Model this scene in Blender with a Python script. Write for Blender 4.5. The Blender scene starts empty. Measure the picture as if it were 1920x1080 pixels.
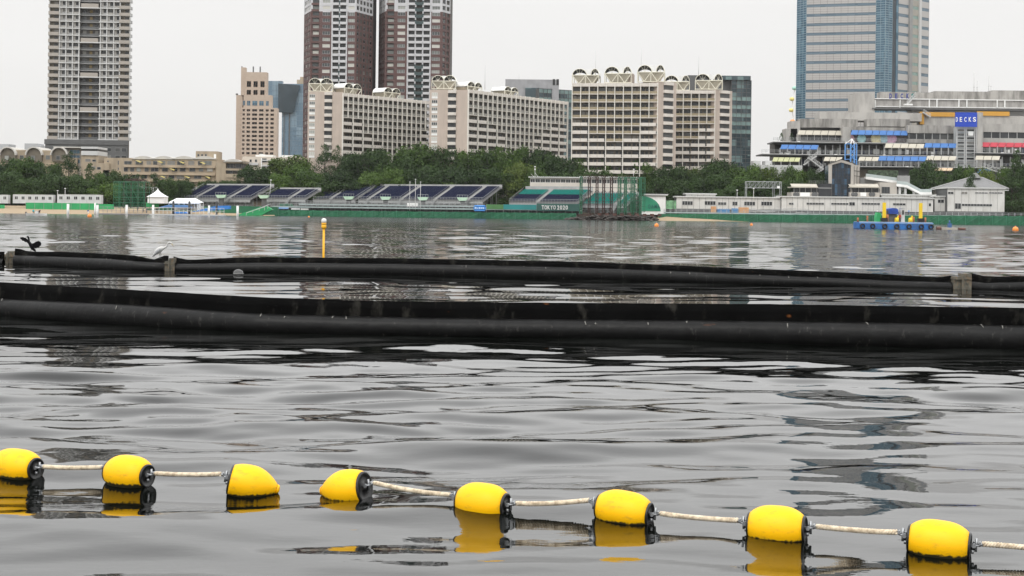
import bpy, math, random
import numpy as np
from mathutils import Vector, Matrix
random.seed(7); R = math.radians
scene = bpy.context.scene
# ---------------------------------------------------------------- camera
F = 2667.0; H = 2.8; HY = 395.0; TH = R(0.7)
CT, ST = math.cos(TH), math.sin(TH)
cam_d = bpy.data.cameras.new('camera'); cam = bpy.data.objects.new('camera', cam_d)
scene.collection.objects.link(cam); scene.camera = cam
cam_d.sensor_width = 36; cam_d.lens = 36*F/1920; cam_d.shift_y = -(540-HY)/1920
cam_d.clip_start = .5; cam_d.clip_end = 9000
cam.matrix_world = Matrix(((CT, -ST, 0, 0), (0, 0, -1, 0), (ST, CT, 0, H), (0, 0, 0, 1)))
# ---------------------------------------------------------------- sky: closed overcast over a Nishita sky
SUN_EL, SUN_AZ = R(52), R(215)
world = bpy.data.worlds.new('World'); scene.world = world; world.use_nodes = True
nt = world.node_tree; nt.nodes.clear()
wo = nt.nodes.new('ShaderNodeOutputWorld'); bg = nt.nodes.new('ShaderNodeBackground')
sky = nt.nodes.new('ShaderNodeTexSky'); sky.sky_type = 'NISHITA'; sky.sun_disc = False
sky.sun_elevation = SUN_EL; sky.sun_rotation = SUN_AZ
hs = nt.nodes.new('ShaderNodeHueSaturation'); hs.inputs['Saturation'].default_value = .15
tc = nt.nodes.new('ShaderNodeTexCoord'); sx = nt.nodes.new('ShaderNodeSeparateXYZ')
mr = nt.nodes.new('ShaderNodeMapRange'); mr.inputs['From Min'].default_value = 0; mr.inputs['From Max'].default_value = 1
mr.inputs['To Min'].default_value = 0; mr.inputs['To Max'].default_value = 1
cr = nt.nodes.new('ShaderNodeValToRGB'); cr.color_ramp.interpolation = 'EASE'
e_ = cr.color_ramp.elements; e_[0].position = .0; e_[0].color = (7.8, 7.7, 7.5, 1); e_[1].position = 1; e_[1].color = (19.5, 19.6, 19.8, 1)
for p_, c_ in ((.14, (8.4, 8.32, 8.2, 1)), (.2, (13.5, 13.5, 13.4, 1)), (.32, (17.0, 17.0, 16.9, 1)), (.6, (18.5, 18.5, 18.6, 1))): q_ = e_.new(p_); q_.color = c_
nz = nt.nodes.new('ShaderNodeTexNoise'); nz.inputs['Scale'].default_value = 2.2; nz.inputs['Detail'].default_value = 4
mpw = nt.nodes.new('ShaderNodeMapping'); mpw.inputs['Scale'].default_value = (1, 1, 3.5)
mrn = nt.nodes.new('ShaderNodeMapRange'); mrn.inputs['To Min'].default_value = .93; mrn.inputs['To Max'].default_value = 1.07
mul = nt.nodes.new('ShaderNodeMix'); mul.data_type = 'RGBA'; mul.blend_type = 'MULTIPLY'; mul.inputs[0].default_value = 1
mx = nt.nodes.new('ShaderNodeMix'); mx.data_type = 'RGBA'; mx.inputs[0].default_value = .95
L = nt.links.new
L(tc.outputs['Generated'], sx.inputs[0]); L(sx.outputs['Z'], mr.inputs['Value']); L(mr.outputs[0], cr.inputs[0])
L(tc.outputs['Generated'], mpw.inputs[0]); L(mpw.outputs[0], nz.inputs['Vector']); L(nz.outputs['Fac'], mrn.inputs['Value'])
L(cr.outputs[0], mul.inputs[6]); L(mrn.outputs[0], mul.inputs[7])
L(sky.outputs[0], hs.inputs['Color']); L(hs.outputs[0], mx.inputs[6]); L(mul.outputs[2], mx.inputs[7])
L(mx.outputs[2], bg.inputs['Color']); bg.inputs['Strength'].default_value = .1; L(bg.outputs[0], wo.inputs[0])
sl = bpy.data.lights.new('sun', 'SUN'); sl.energy = 1.0; sl.angle = R(22); sl.color = (1, .97, .92)
so = bpy.data.objects.new('sun', sl); scene.collection.objects.link(so)
_a = R(52)
sdir = Vector((-.45*math.cos(_a), -.89*math.cos(_a), math.sin(_a)))
so.rotation_euler = sdir.to_track_quat('Z', 'Y').to_euler(); so.location = (-40, -80, 120)
vs = scene.view_settings; vs.view_transform = 'Standard'; vs.look = 'None'; vs.exposure = .12; vs.gamma = 1; vs.use_curve_mapping = False
scene.render.engine = 'CYCLES'

# ---------------------------------------------------------------- helpers
COL = scene.collection
def at(px, py, Y):
    u = (px-960)/F; v = (HY-py)/F
    return Vector(((u*CT-v*ST)*Y, Y, H+(u*ST+v*CT)*Y))
def wat(px, py):                       # pixel on the water plane
    u = (px-960)/F; v = (HY-py)/F; z = u*ST+v*CT; Y = -H/z
    return Vector(((u*CT-v*ST)*Y, Y, 0))
MATS = {}
def mat(name, c, rough=.7, var=.12, vscale=.6, metal=0, bump=0, bscale=20, rnd=0, spec=.5, dirt=None, dscale=(.3, .3, .08), damt=.5, dlo=.45, dhi=.62, trans=0):
    if name in MATS: return MATS[name]
    m = bpy.data.materials.new(name); m.use_nodes = True; n = m.node_tree; l = n.links.new
    b = n.nodes['Principled BSDF']; b.inputs['Roughness'].default_value = rough; b.inputs['Metallic'].default_value = metal
    b.inputs['Specular IOR Level'].default_value = spec
    geo = n.nodes.new('ShaderNodeNewGeometry')
    nz = n.nodes.new('ShaderNodeTexNoise'); nz.inputs['Scale'].default_value = vscale; nz.inputs['Detail'].default_value = 5
    l(geo.outputs['Position'], nz.inputs['Vector'])
    mr = n.nodes.new('ShaderNodeMapRange'); mr.inputs['From Min'].default_value = .3; mr.inputs['From Max'].default_value = .7
    mr.inputs['To Min'].default_value = 1-var; mr.inputs['To Max'].default_value = 1+var
    l(nz.outputs['Fac'], mr.inputs['Value'])
    mm = n.nodes.new('ShaderNodeMix'); mm.data_type = 'RGBA'; mm.blend_type = 'MULTIPLY'; mm.inputs[0].default_value = 1
    mm.inputs[6].default_value = (*c, 1); l(mr.outputs[0], mm.inputs[7]); out = mm.outputs[2]
    if rnd:
        oi = n.nodes.new('ShaderNodeObjectInfo'); m2 = n.nodes.new('ShaderNodeMapRange')
        m2.inputs['To Min'].default_value = 1-rnd; m2.inputs['To Max'].default_value = 1+rnd
        l(oi.outputs['Random'], m2.inputs['Value'])
        m3 = n.nodes.new('ShaderNodeMix'); m3.data_type = 'RGBA'; m3.blend_type = 'MULTIPLY'; m3.inputs[0].default_value = 1
        l(out, m3.inputs[6]); l(m2.outputs[0], m3.inputs[7]); out = m3.outputs[2]
    if dirt:
        mp = n.nodes.new('ShaderNodeMapping'); mp.inputs['Scale'].default_value = dscale; l(geo.outputs['Position'], mp.inputs[0])
        n2 = n.nodes.new('ShaderNodeTexNoise'); n2.inputs['Scale'].default_value = 1; n2.inputs['Detail'].default_value = 7; n2.inputs['Roughness'].default_value = .65
        l(mp.outputs[0], n2.inputs['Vector'])
        r2 = n.nodes.new('ShaderNodeMapRange'); r2.inputs['From Min'].default_value = dlo; r2.inputs['From Max'].default_value = dhi; r2.inputs['To Max'].default_value = damt
        l(n2.outputs['Fac'], r2.inputs['Value'])
        m4 = n.nodes.new('ShaderNodeMix'); m4.data_type = 'RGBA'; l(r2.outputs[0], m4.inputs[0]); l(out, m4.inputs[6]); m4.inputs[7].default_value = (*dirt, 1); out = m4.outputs[2]
    l(out, b.inputs['Base Color'])
    if bump:
        n3 = n.nodes.new('ShaderNodeTexNoise'); n3.inputs['Scale'].default_value = bscale; n3.inputs['Detail'].default_value = 4
        l(geo.outputs['Position'], n3.inputs['Vector'])
        bp = n.nodes.new('ShaderNodeBump'); bp.inputs['Strength'].default_value = bump; bp.inputs['Distance'].default_value = .02
        l(n3.outputs['Fac'], bp.inputs['Height']); l(bp.outputs[0], b.inputs['Normal'])
    if trans:
        b.inputs['Transmission Weight'].default_value = trans; b.inputs['IOR'].default_value = 1.2
    MATS[name] = m; return m
def glassmat(name, cols, rough=.25, grid=None):
    """window glass: every pane its own tone (dark room, blind, curtain)"""
    if name in MATS: return MATS[name]
    m = bpy.data.materials.new(name); m.use_nodes = True; n = m.node_tree; l = n.links.new
    b = n.nodes['Principled BSDF']; b.inputs['Roughness'].default_value = rough
    oi = n.nodes.new('ShaderNodeObjectInfo'); r = n.nodes.new('ShaderNodeValToRGB'); r.color_ramp.interpolation = 'CONSTANT'
    e = r.color_ramp.elements
    while len(e) < len(cols): e.new(.5)
    for i, (p, c) in enumerate(cols): e[i].position = p; e[i].color = (*c, 1)
    if grid:
        geo = n.nodes.new('ShaderNodeNewGeometry'); mp = n.nodes.new('ShaderNodeMapping'); mp.inputs['Scale'].default_value = grid
        sn = n.nodes.new('ShaderNodeVectorMath'); sn.operation = 'FLOOR'; wn = n.nodes.new('ShaderNodeTexWhiteNoise')
        l(geo.outputs['Position'], mp.inputs[0]); l(mp.outputs[0], sn.inputs[0]); l(sn.outputs[0], wn.inputs['Vector'])
        ad = n.nodes.new('ShaderNodeMath'); ad.operation = 'ADD'; l(wn.outputs['Value'], ad.inputs[0]); l(oi.outputs['Random'], ad.inputs[1])
        fr = n.nodes.new('ShaderNodeMath'); fr.operation = 'FRACT'; l(ad.outputs[0], fr.inputs[0]); l(fr.outputs[0], r.inputs[0])
    else: l(oi.outputs['Random'], r.inputs[0])
    l(r.outputs[0], b.inputs['Base Color']); MATS[name] = m; return m

class MB:
    def __init__(s): s.v = []; s.f = []; s.m = []; s.sm = []
    def quad(s, a, b, c, d, mi=0, sm=False):
        n = len(s.v); s.v += [tuple(a), tuple(b), tuple(c), tuple(d)]; s.f.append((n, n+1, n+2, n+3)); s.m.append(mi); s.sm.append(sm)
    def tri(s, a, b, c, mi=0):
        n = len(s.v); s.v += [tuple(a), tuple(b), tuple(c)]; s.f.append((n, n+1, n+2)); s.m.append(mi); s.sm.append(False)
    def box(s, x0, x1, y0, y1, z0, z1, mi=0):
        n = len(s.v)
        s.v += [(x0,y0,z0),(x1,y0,z0),(x1,y1,z0),(x0,y1,z0),(x0,y0,z1),(x1,y0,z1),(x1,y1,z1),(x0,y1,z1)]
        for q in ((0,3,2,1),(4,5,6,7),(0,1,5,4),(1,2,6,5),(2,3,7,6),(3,0,4,7)):
            s.f.append(tuple(n+i for i in q)); s.m.append(mi); s.sm.append(False)
        return s
    def prism(s, pts, y0, y1, mi=0):            # polygon in x,z extruded along y
        n = len(s.v); k = len(pts)
        s.v += [(x, y0, z) for x, z in pts]+[(x, y1, z) for x, z in pts]
        s.f.append(tuple(range(n, n+k))); s.f.append(tuple(range(n+2*k-1, n+k-1, -1))); s.m += [mi, mi]; s.sm += [False]*2
        for i in range(k):
            j = (i+1) % k; s.f.append((n+i, n+k+i, n+k+j, n+j)); s.m.append(mi); s.sm.append(False)
        return s
    def plan(s, pts, z0, z1, mi=0):             # polygon in x,y extruded along z
        n = len(s.v); k = len(pts)
        s.v += [(x, y, z0) for x, y in pts]+[(x, y, z1) for x, y in pts]
        s.f.append(tuple(range(n+k-1, n-1, -1))); s.f.append(tuple(range(n+k, n+2*k))); s.m += [mi, mi]; s.sm += [False]*2
        for i in range(k):
            j = (i+1) % k; s.f.append((n+i, n+j, n+k+j, n+k+i)); s.m.append(mi); s.sm.append(False)
        return s
    def tube(s, pts, r, n=8, mi=0, caps=True, sm=True):
        pts = [Vector(p) for p in pts]; rs = r if isinstance(r, (list, tuple)) else [r]*len(pts)
        base = len(s.v); up = None
        for i, p in enumerate(pts):
            t = (pts[min(i+1, len(pts)-1)]-pts[max(i-1, 0)])
            t = t.normalized() if t.length > 1e-9 else Vector((0, 0, 1))
            if up is None: up = Vector((0, 0, 1)) if abs(t.z) < .9 else Vector((1, 0, 0))
            a = t.cross(up); a = a.normalized() if a.length > 1e-6 else t.orthogonal().normalized()
            b = a.cross(t).normalized(); up = b
            for k in range(n):
                q = 2*math.pi*k/n; s.v.append(tuple(p+(a*math.cos(q)+b*math.sin(q))*rs[i]))
        for i in range(len(pts)-1):
            for k in range(n):
                j = (k+1) % n; A = base+i*n
                s.f.append((A+k, A+j, A+n+j, A+n+k)); s.m.append(mi); s.sm.append(sm)
        if caps:
            s.f.append(tuple(base+k for k in reversed(range(n)))); s.f.append(tuple(base+(len(pts)-1)*n+k for k in range(n))); s.m += [mi, mi]; s.sm += [False]*2
        return s
    def bar(s, a, b, w, mi=0): return s.tube([a, b], w/2*1.2, 4, mi, True, False)
    def lathe(s, prof, n=24, mi=0, axis='z', sm=True):   # prof list of (r, h)
        base = len(s.v)
        for r, h in prof:
            for k in range(n):
                q = 2*math.pi*k/n; x, y = r*math.cos(q), r*math.sin(q)
                s.v.append((h, x, y) if axis == 'x' else (x, y, h))
        for i in range(len(prof)-1):
            for k in range(n):
                j = (k+1) % n; A = base+i*n; s.f.append((A+k, A+j, A+n+j, A+n+k)); s.m.append(mi); s.sm.append(sm)
        s.f.append(tuple(base+k for k in reversed(range(n)))); s.f.append(tuple(base+(len(prof)-1)*n+k for k in range(n))); s.m += [mi, mi]; s.sm += [False]*2
        return s
    def mesh(s, name, *mats):
        me = bpy.data.meshes.new(name); me.from_pydata(s.v, [], s.f)
        me.polygons.foreach_set('material_index', s.m); me.polygons.foreach_set('use_smooth', s.sm)
        for m in mats: me.materials.append(m)
        me.validate(); me.update(); return me
WL = {}
def thing(name, label, cat, loc=(0, 0, 0), group=None, mesh=None, rot=0, kind=None):
    o = bpy.data.objects.new(name, mesh); COL.objects.link(o); o.location = loc; o.rotation_euler.z = rot
    WL[o.name] = (Vector(loc), rot)
    if kind: o['kind'] = kind
    if label: o['label'] = label; o['category'] = cat
    if group: o['group'] = group
    return o
def struct(name, mesh, loc=(0, 0, 0)): return thing(name, None, None, loc, mesh=mesh, kind='structure')
def part(name, mesh, parent, loc=None, rot=0, kind=None, label=None, scale=None):
    """loc is WORLD; default = parent's origin frame (mesh in world coords when parent at 0)"""
    o = bpy.data.objects.new(name, mesh); COL.objects.link(o); o.parent = parent
    pl, pr = WL[parent.name]
    if loc is None: loc = Vector((0, 0, 0))
    loc = Vector(loc); WL[o.name] = (loc, rot)
    d = loc-pl; c, s_ = math.cos(-pr), math.sin(-pr)
    o.location = (d.x*c-d.y*s_, d.x*s_+d.y*c, d.z); o.rotation_euler.z = rot-pr
    if scale: o.scale = scale
    if kind: o['kind'] = kind
    if label: o['label'] = label
    return o
class Fr:
    """facade frame: u along the wall left to right, d>0 into the building"""
    def __init__(s, A, B):
        s.A = Vector((A[0], A[1], 0)); v = Vector((B[0]-A[0], B[1]-A[1])); s.W = v.length; s.a = math.atan2(v.y, v.x)
    def p(s, u, d=0, z=0):
        c, q = math.cos(s.a), math.sin(s.a); return Vector((s.A.x+u*c-d*q, s.A.y+u*q+d*c, z))
    def put(s, name, mesh, parent, u, z, d=0, **k): return part(name, mesh, parent, s.p(u, d, z), s.a, **k)
def pF(px0, Y0, px1, Y1, py=300):
    a = at(px0, py, Y0); b = at(px1, py, Y1); return Fr((a.x, a.y), (b.x, b.y))
def zpx(px, py, Y): return at(px, py, Y).z
ORD = ['leftmost', 'second from left', 'third from left', 'fourth from left', 'fifth from left', 'sixth from left', 'seventh from left', 'eighth from left', 'ninth from left', 'tenth from left', 'eleventh from left', 'twelfth from left', 'thirteenth from left', 'fourteenth from left', 'fifteenth from left', 'sixteenth from left']

# ---------------------------------------------------------------- materials
beige = mat('beige_render', (.48, .4, .34), .85, .05, .3, dirt=(.33, .28, .24), dscale=(.5, .5, .05), damt=.35)
cream = mat('cream_paint', (.6, .555, .5), .7, .05, .5)
creamtruss = mat('cream_truss', (.68, .65, .54), .6, .04)
white = mat('white_paint', (.76, .76, .74), .55, .05, .4, dirt=(.5, .49, .46), dscale=(.6, .6, .15), damt=.3)
brick = mat('red_brown_tile', (.1, .053, .048), .7, .12, .25)
lgrey = mat('light_grey_cladding', (.5, .5, .49), .7, .06, .3)
mgrey = mat('mid_grey', (.26, .26, .255), .75, .1, .3)
dgrey = mat('dark_grey', (.09, .092, .092), .6, .1, .3)
blackm = mat('near_black', (.012, .012, .013), .5, .2)
recess = mat('recess_wall', (.075, .07, .064), .9, .25, .35)  # dark tone paints in the shade of recessed walls
recess2 = mat('gallery_back_wall', (.15, .13, .1), .9, .25, .3)  # shade of the deep galleries is put into this wall colour
tan = mat('tan_render', (.37, .3, .215), .85, .08, .3, dirt=(.2, .165, .12), dscale=(.4, .4, .06), damt=.5)
concrete = mat('weathered_concrete', (.36, .345, .32), .85, .1, .25, dirt=(.1, .095, .088), dscale=(.35, .35, .06), damt=.75, dlo=.42)
steel = mat('galvanised_steel', (.33, .34, .34), .45, .12, 2, metal=.3)
steelg = mat('scaffold_grey', (.21, .21, .21), .6, .15, 2)
navy = mat('navy_seat', (.016, .021, .052), .85, .2, 2, spec=.1)
teal = mat('teal_seat', (.01, .19, .16), .8, .2, 2, spec=.2)
glass = glassmat('dark_glass', [(0, (.018, .02, .022)), (.4, (.035, .038, .04)), (.72, (.07, .072, .07)), (.9, (.2, .19, .17))])
glassb = glassmat('window_blinds', [(0, (.05, .055, .055)), (.25, (.14, .15, .14)), (.55, (.3, .31, .28)), (.8, (.5, .49, .44))], .3)
bluegl = glassmat('blue_curtain_glass', [(0, (.05, .105, .15)), (.3, (.065, .13, .185)), (.6, (.085, .16, .215)), (.85, (.1, .19, .25))], .1, (.33, .33, .3))
tealgl = glassmat('teal_office_glass', [(0, (.028, .045, .052)), (.4, (.05, .075, .085)), (.75, (.13, .19, .19))], .1, (.35, .35, .26))
print('helpers ok')
# ================================================================ WATER
def make_water():
    NR, NC = 600, 800
    rng = np.random.default_rng(11)
    py = np.linspace(1130, 512, NR); Yr = H*F/(py-HY)          # near rows evenly spread as seen from the bank
    far = [Yr[-1]+.2]
    while far[-1] < 330: far.append(far[-1]+.24+.75*((far[-1]-60)/270)**1.2)
    Yr = np.concatenate([[3., 6., 8.], Yr, far, [350, 400, 460, 540, 700, 1200]])
    an = np.linspace(-.52, .52, NC); yy = Yr[:, None]*np.ones(NC)[None]; xx = (Yr[:, None]+14)*an[None]
    xx += 0.0
    dY = np.abs(np.gradient(Yr))[:, None]; dX = ((Yr+14)*(an[1]-an[0]))[:, None]
    z = np.zeros_like(xx)
    N = 80
    wob = .35*np.sin(xx*.31+yy*.17)+.3*np.sin(yy*.23-xx*.11+1.3)
    amp = 1+.35*np.sin(xx*.23+.4*np.sin(yy*.3))*np.sin(yy*.21+1)
    for i in range(N):
        lam = .45*(9.5**(rng.random()**1.35)); k = 2*math.pi/lam
        th = rng.normal(math.pi/2+.1, .33)
        sl_ = .068*math.sqrt(2/N)*(lam/1.2)**.45
        kx, ky = k*math.cos(th), k*math.sin(th); ph = rng.random()*6.28
        f = np.clip((lam/abs(math.sin(th)+1e-3)/dY-2.5)/3, 0, 1)*np.clip((lam/(abs(math.cos(th))+1e-3)/dX-2.5)/3, 0, 1)
        z += f*sl_/k*np.sin(kx*xx+ky*yy+ph+wob*(.5/lam))
    for i in range(36):          # short ripples in front of the near boom
        lam = .6*(2.4**rng.random()); k = 2*math.pi/lam; th = rng.normal(math.pi/2+.08, .24); kx, ky = k*math.cos(th), k*math.sin(th)
        f = np.clip((lam/abs(math.sin(th)+1e-3)/dY-2.2)/2, 0, 1)*np.clip((yy-13)/5, 0, 1)*np.clip((30-yy)/6, 0, 1)
        z += f*.062*math.sqrt(2/36)/k*np.sin(kx*xx+ky*yy+rng.random()*6.28+wob*2)
    for i in range(40):          # longer chop of the open bay outside the booms
        lam = 3.2*(3.2**rng.random()); k = 2*math.pi/lam; th = rng.normal(math.pi/2, .45); kx, ky = k*math.cos(th), k*math.sin(th)
        f = np.clip((lam/abs(math.sin(th)+1e-3)/dY-2.5)/3, 0, 1)*np.clip((yy-62)/45, 0, 1)
        z += f*.026*math.sqrt(2/40)/k*np.sin(kx*xx+ky*yy+rng.random()*6.28)
    z *= amp*np.clip(.6+(yy-13)*.085, .6, 1.25)*np.where(yy < 32, 1-.58*np.clip((yy-22.5)/4, 0, 1), np.where(yy < 58, .42, np.clip(.42+(yy-58)*.01, .42, .55)))
    z = z*np.clip((330-yy)/40, 0, 1)
    v = np.stack([xx, yy, z], -1).reshape(-1, 3).astype(np.float32)
    nr = len(Yr); idx = np.arange(nr*NC).reshape(nr, NC)
    q = np.stack([idx[:-1, :-1], idx[:-1, 1:], idx[1:, 1:], idx[1:, :-1]], -1).reshape(-1, 4)
    me = bpy.data.meshes.new('water'); me.vertices.add(len(v)); me.vertices.foreach_set('co', v.ravel())
    me.loops.add(q.size); me.loops.foreach_set('vertex_index', q.ravel().astype(np.int32))
    me.polygons.add(len(q)); me.polygons.foreach_set('loop_start', np.arange(0, q.size, 4, dtype=np.int32))
    me.polygons.foreach_set('use_smooth', np.ones(len(q), bool)); me.update(calc_edges=True)
    m = bpy.data.materials.new('bay_water'); m.use_nodes = True; n = m.node_tree; l = n.links.new
    b = n.nodes['Principled BSDF']; b.inputs['Base Color'].default_value = (.0025, .0032, .0026, 1); b.inputs['IOR'].default_value = 1.36
    geo = n.nodes.new('ShaderNodeNewGeometry'); sp = n.nodes.new('ShaderNodeSeparateXYZ'); l(geo.outputs['Position'], sp.inputs[0])
    r1 = n.nodes.new('ShaderNodeMapRange'); r1.inputs['From Min'].default_value = 61; r1.inputs['From Max'].default_value = 300
    r1.inputs['To Min'].default_value = .012; r1.inputs['To Max'].default_value = .14; l(sp.outputs['Y'], r1.inputs['Value']); l(r1.outputs[0], b.inputs['Roughness'])
    mp2 = n.nodes.new('ShaderNodeMapping'); mp2.inputs['Scale'].default_value = (4, 9, 1); l(geo.outputs['Position'], mp2.inputs[0])
    n2 = n.nodes.new('ShaderNodeTexNoise'); n2.inputs['Scale'].default_value = 1; n2.inputs['Detail'].default_value = 2; l(mp2.outputs[0], n2.inputs['Vector'])
    b2 = n.nodes.new('ShaderNodeBump'); b2.inputs['Strength'].default_value = 1; b2.inputs['Distance'].default_value = .0013
    r4 = n.nodes.new('ShaderNodeMapRange'); r4.inputs['From Min'].default_value = 20; r4.inputs['From Max'].default_value = 55; r4.inputs['To Min'].default_value = .0013; r4.inputs['To Max'].default_value = 0; l(sp.outputs['Y'], r4.inputs['Value']); l(r4.outputs[0], b2.inputs['Distance']); l(n2.outputs['Fac'], b2.inputs['Height']); l(b2.outputs[0], b.inputs['Normal'])
    me.materials.append(m); struct('water', me)
make_water()
# ================================================================ LAND
soil = mat('park_soil', (.1, .085, .06), .95, .3, .2)
sandm = mat('beach_sand', (.3, .225, .14), .95, .1, .5)
mb = MB(); mb.quad((-900, 512, 2.4), (900, 512, 2.4), (2500, 3500, 2.4), (-2500, 3500, 2.4)); mb.quad((-900, 512, -1), (900, 512, -1), (900, 512, 2.4), (-900, 512, 2.4))
struct('ground', mb.mesh('ground', soil))
# rising park behind the stands
mb = MB()
xs = [(-330+i*20) for i in range(34)]
for i in range(33):
    for j, (y0, y1) in enumerate(((548, 560), (560, 580), (580, 640))):
        zz = [[2.45, 6], [6, 8], [8, 8]][j]
        w = lambda x: .5*math.sin(x*.05)
        mb.quad((xs[i], y0, zz[0]), (xs[i+1], y0, zz[0]), (xs[i+1], y1, zz[1]+w(xs[i+1])*j), (xs[i], y1, zz[1]+w(xs[i])*j), 0, True)
struct('hill', mb.mesh('hill', soil))
def sand(name, pts_px, zb):
    pass
mb = MB()        # beach on the left
P = [at(x, 0, 1).x for x in (-80, 100, 250, 330, 430, 520)]
wl = [440, 445, 455, 468, 480, 500]
for i in range(5):
    mb.quad((P[i]*wl[i], wl[i], -.25), (P[i+1]*wl[i+1], wl[i+1], -.25), (P[i+1]*512, 512, 2.45), (P[i]*512, 512, 2.45), 0, True)
struct('beach', mb.mesh('beach', sandm))
mb = MB()        # sand spit beside the steel frame island
a = [at(x, 400, 1).x for x in (1200, 1250, 1300, 1370, 1500, 1560)]; w2 = [505, 478, 480, 490, 500, 509]; zt = [2, 1.9, 1.5, 1.1, .7, .3]
for i in range(5):
    mb.quad((a[i]*w2[i], w2[i], -.2), (a[i+1]*w2[i+1], w2[i+1], -.2), (a[i+1]*511, 511, zt[i+1]), (a[i]*511, 511, zt[i]), 0, True)
struct('sand_spit', mb.mesh('sand_spit', sandm))

# ================================================================ BUILDINGS
def win_mesh(name, w, h, gl=None, fr_=None, split=1, d=.12):
    """frame proud of the wall + recessed pane(s)"""
    m = MB(); f = .09
    m.box(0, w, 0, .1, 0, f, 0); m.box(0, w, 0, .1, h-f, h, 0)
    m.box(0, f, 0, .1, f, h-f, 0); m.box(w-f, w, 0, .1, f, h-f, 0)
    for k in range(1, split): m.box(w*k/split-f/2, w*k/split+f/2, 0, .1, f, h-f, 0)
    m.quad((f, .06, f), (w-f, .06, f), (w-f, .06, h-f), (f, .06, h-f), 1)
    return m.mesh(name, fr_ or mgrey, gl or glass)

# ---- tall residential tower at the left
def left_tower():
    Y = 640; fr = pF(91, Y, 243, Y+3, 130); base = fr.p(0); W = fr.W
    t = thing('residential_tower', 'tall grey apartment tower at the left, balconies gridded around a dark central shaft', 'tower', fr.p(fr.W/2))
    zp = zpx(165, 262, Y); fh = 3.12; NF = 28
    s = W/ (617-226)
    cols = [(x-226)*s for x in (226, 277, 308, 340, 371, 383, 470, 474, 505, 538, 568, 617)]
    mb = MB(); mb.box(0, cols[4], .9, 22, 0, zp+fh*NF); mb.plan([(cols[7], .9), (W, .9), (W-7, 22), (cols[7], 22)], 0, zp+fh*NF); mb.box(cols[4], cols[7], 2.6, 22, 0, zp+fh*NF)
    fr.put('wall', mb.mesh('tower_wall', recess2), t, 0, 0)
    fr.put('shaft_wall', MB().box(cols[4]+.1, cols[7]-.1, 2.55, 2.6, zp, zp+fh*NF).mesh('shaft_wall', recess), t, 0, 0)
    # podium
    pod = MB(); x0 = -.9; x1 = W-.2
    pod.plan([(x0, -.8), (x1, -.8), (x1-7, 22), (x0, 22)], 0, zp-2.2); pod.plan([(x0-.3, -1.2), (x1+.3, -1.2), (x1-6.7, 22.2), (x0-.3, 22.2)], zp-2.2, zp)
    fr.put('podium', pod.mesh('tower_podium', dgrey), t, 0, 0)
    wm = win_mesh('podium_window', 2.2, 1.7)
    for r in range(3):
        for c in (3, 6, 13.5, 19, 22, 26, 30, 32.8):
            fr.put('window', wm, t, c, zp-5.2-r*3.4, -.95)
    slabL = MB().box(-.25, cols[4]+.4, -.45, .9, 0, .42).mesh('floor_slab', lgrey)
    slabR = MB().box(cols[6]-.2, W+.35, -.45, .9, 0, .42).mesh('floor_slab', lgrey)
    slabC = MB().box(cols[4]+.4, cols[6]-.2, 1.1, 2.6, 0, .3).mesh('shaft_slab', mgrey)
    slabD = MB().box(cols[4]+.4, cols[6]-.2, -.4, 2.6, 0, .45).mesh('shaft_slab', lgrey)
    colm = MB().box(-.2, .2, -.3, .9, 0, fh*NF).mesh('column', lgrey)
    for i in (0, 1, 2, 3, 4, 7, 8, 9, 10, 11): fr.put('column', colm, t, cols[i] if i != 0 else .1, zp)
    bayw = mat('bay_wall', (.3, .29, .27), .8, .08); inner = (cols[2]-cols[1])
    cell = MB(); cell.box(.25, inner*.42, .3, .9, .42, fh, 0); cell.box(inner*.42, inner-.25, .0, .12, .42, 1.35, 1)
    cell.quad((inner*.42, .86, 1.3), (inner-.25, .86, 1.3), (inner-.25, .86, fh), (inner*.42, .86, fh), 2)
    cell = cell.mesh('window_bay', bayw, mgrey, glass)
    cellb = MB(); cellb.box(.25, inner-.25, -.05, .1, .42, 1.45, 0); cellb.quad((.5, .86, 1.2), (inner-.6, .86, 1.2), (inner-.6, .86, fh-.2), (.5, .86, fh-.2), 1)
    cellb = cellb.mesh('window_bay', bayw, glass)
    wide = cols[1]-cols[0]
    parap = mat('warm_grey_parapet', (.33, .3, .265), .8, .06)
    bal = MB(); bal.box(-.2, wide-.25, -.6, -.42, .05, 1.5, 0); bal.quad((wide*.45, .86, .5), (wide-.8, .86, .5), (wide-.8, .86, fh-.4), (wide*.45, .86, fh-.4), 1)
    bal = bal.mesh('balcony', parap, glass)
    cpar = MB().box(cols[4]+.8, cols[6]-.6, -.3, -.1, .4, 2.2).mesh('shaft_balcony', parap)
    ox = mat('ochre_panel', (.2, .145, .06), .8, .15)
    cen = MB(); w = cols[6]-cols[4]
    for a0, a1, mi in ((.12, .3, 0), (.46, .6, 1), (.72, .88, 0)): cen.quad((w*a0, 2.5, .4), (w*a1, 2.5, .4), (w*a1, 2.5, 2.8), (w*a0, 2.5, 2.8), mi)
    cen.box(.2, w-.2, 1.3, 1.38, .3, 1.3, 2)
    cen = cen.mesh('shaft_window', glass, ox, dgrey)
    for i in range(NF):
        z = zp+i*fh
        fr.put('floor_slab', slabL, t, 0, z); fr.put('floor_slab', slabR, t, 0, z)
        for c in (1, 2, 3, 7, 8, 9): fr.put('window_bay', cell if (i*7+c*3) % 5 else cellb, t, cols[c], z)
        fr.put('balcony', bal, t, cols[0], z); fr.put('balcony', bal, t, cols[10], z)
        if i % 5 == 4: fr.put('shaft_slab', slabD, t, 0, z); fr.put('shaft_balcony', cpar, t, 0, z)
        else: fr.put('shaft_slab', slabC, t, 0, z); fr.put('shaft_window', cen, t, cols[4], z)
    side = MB()
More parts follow.
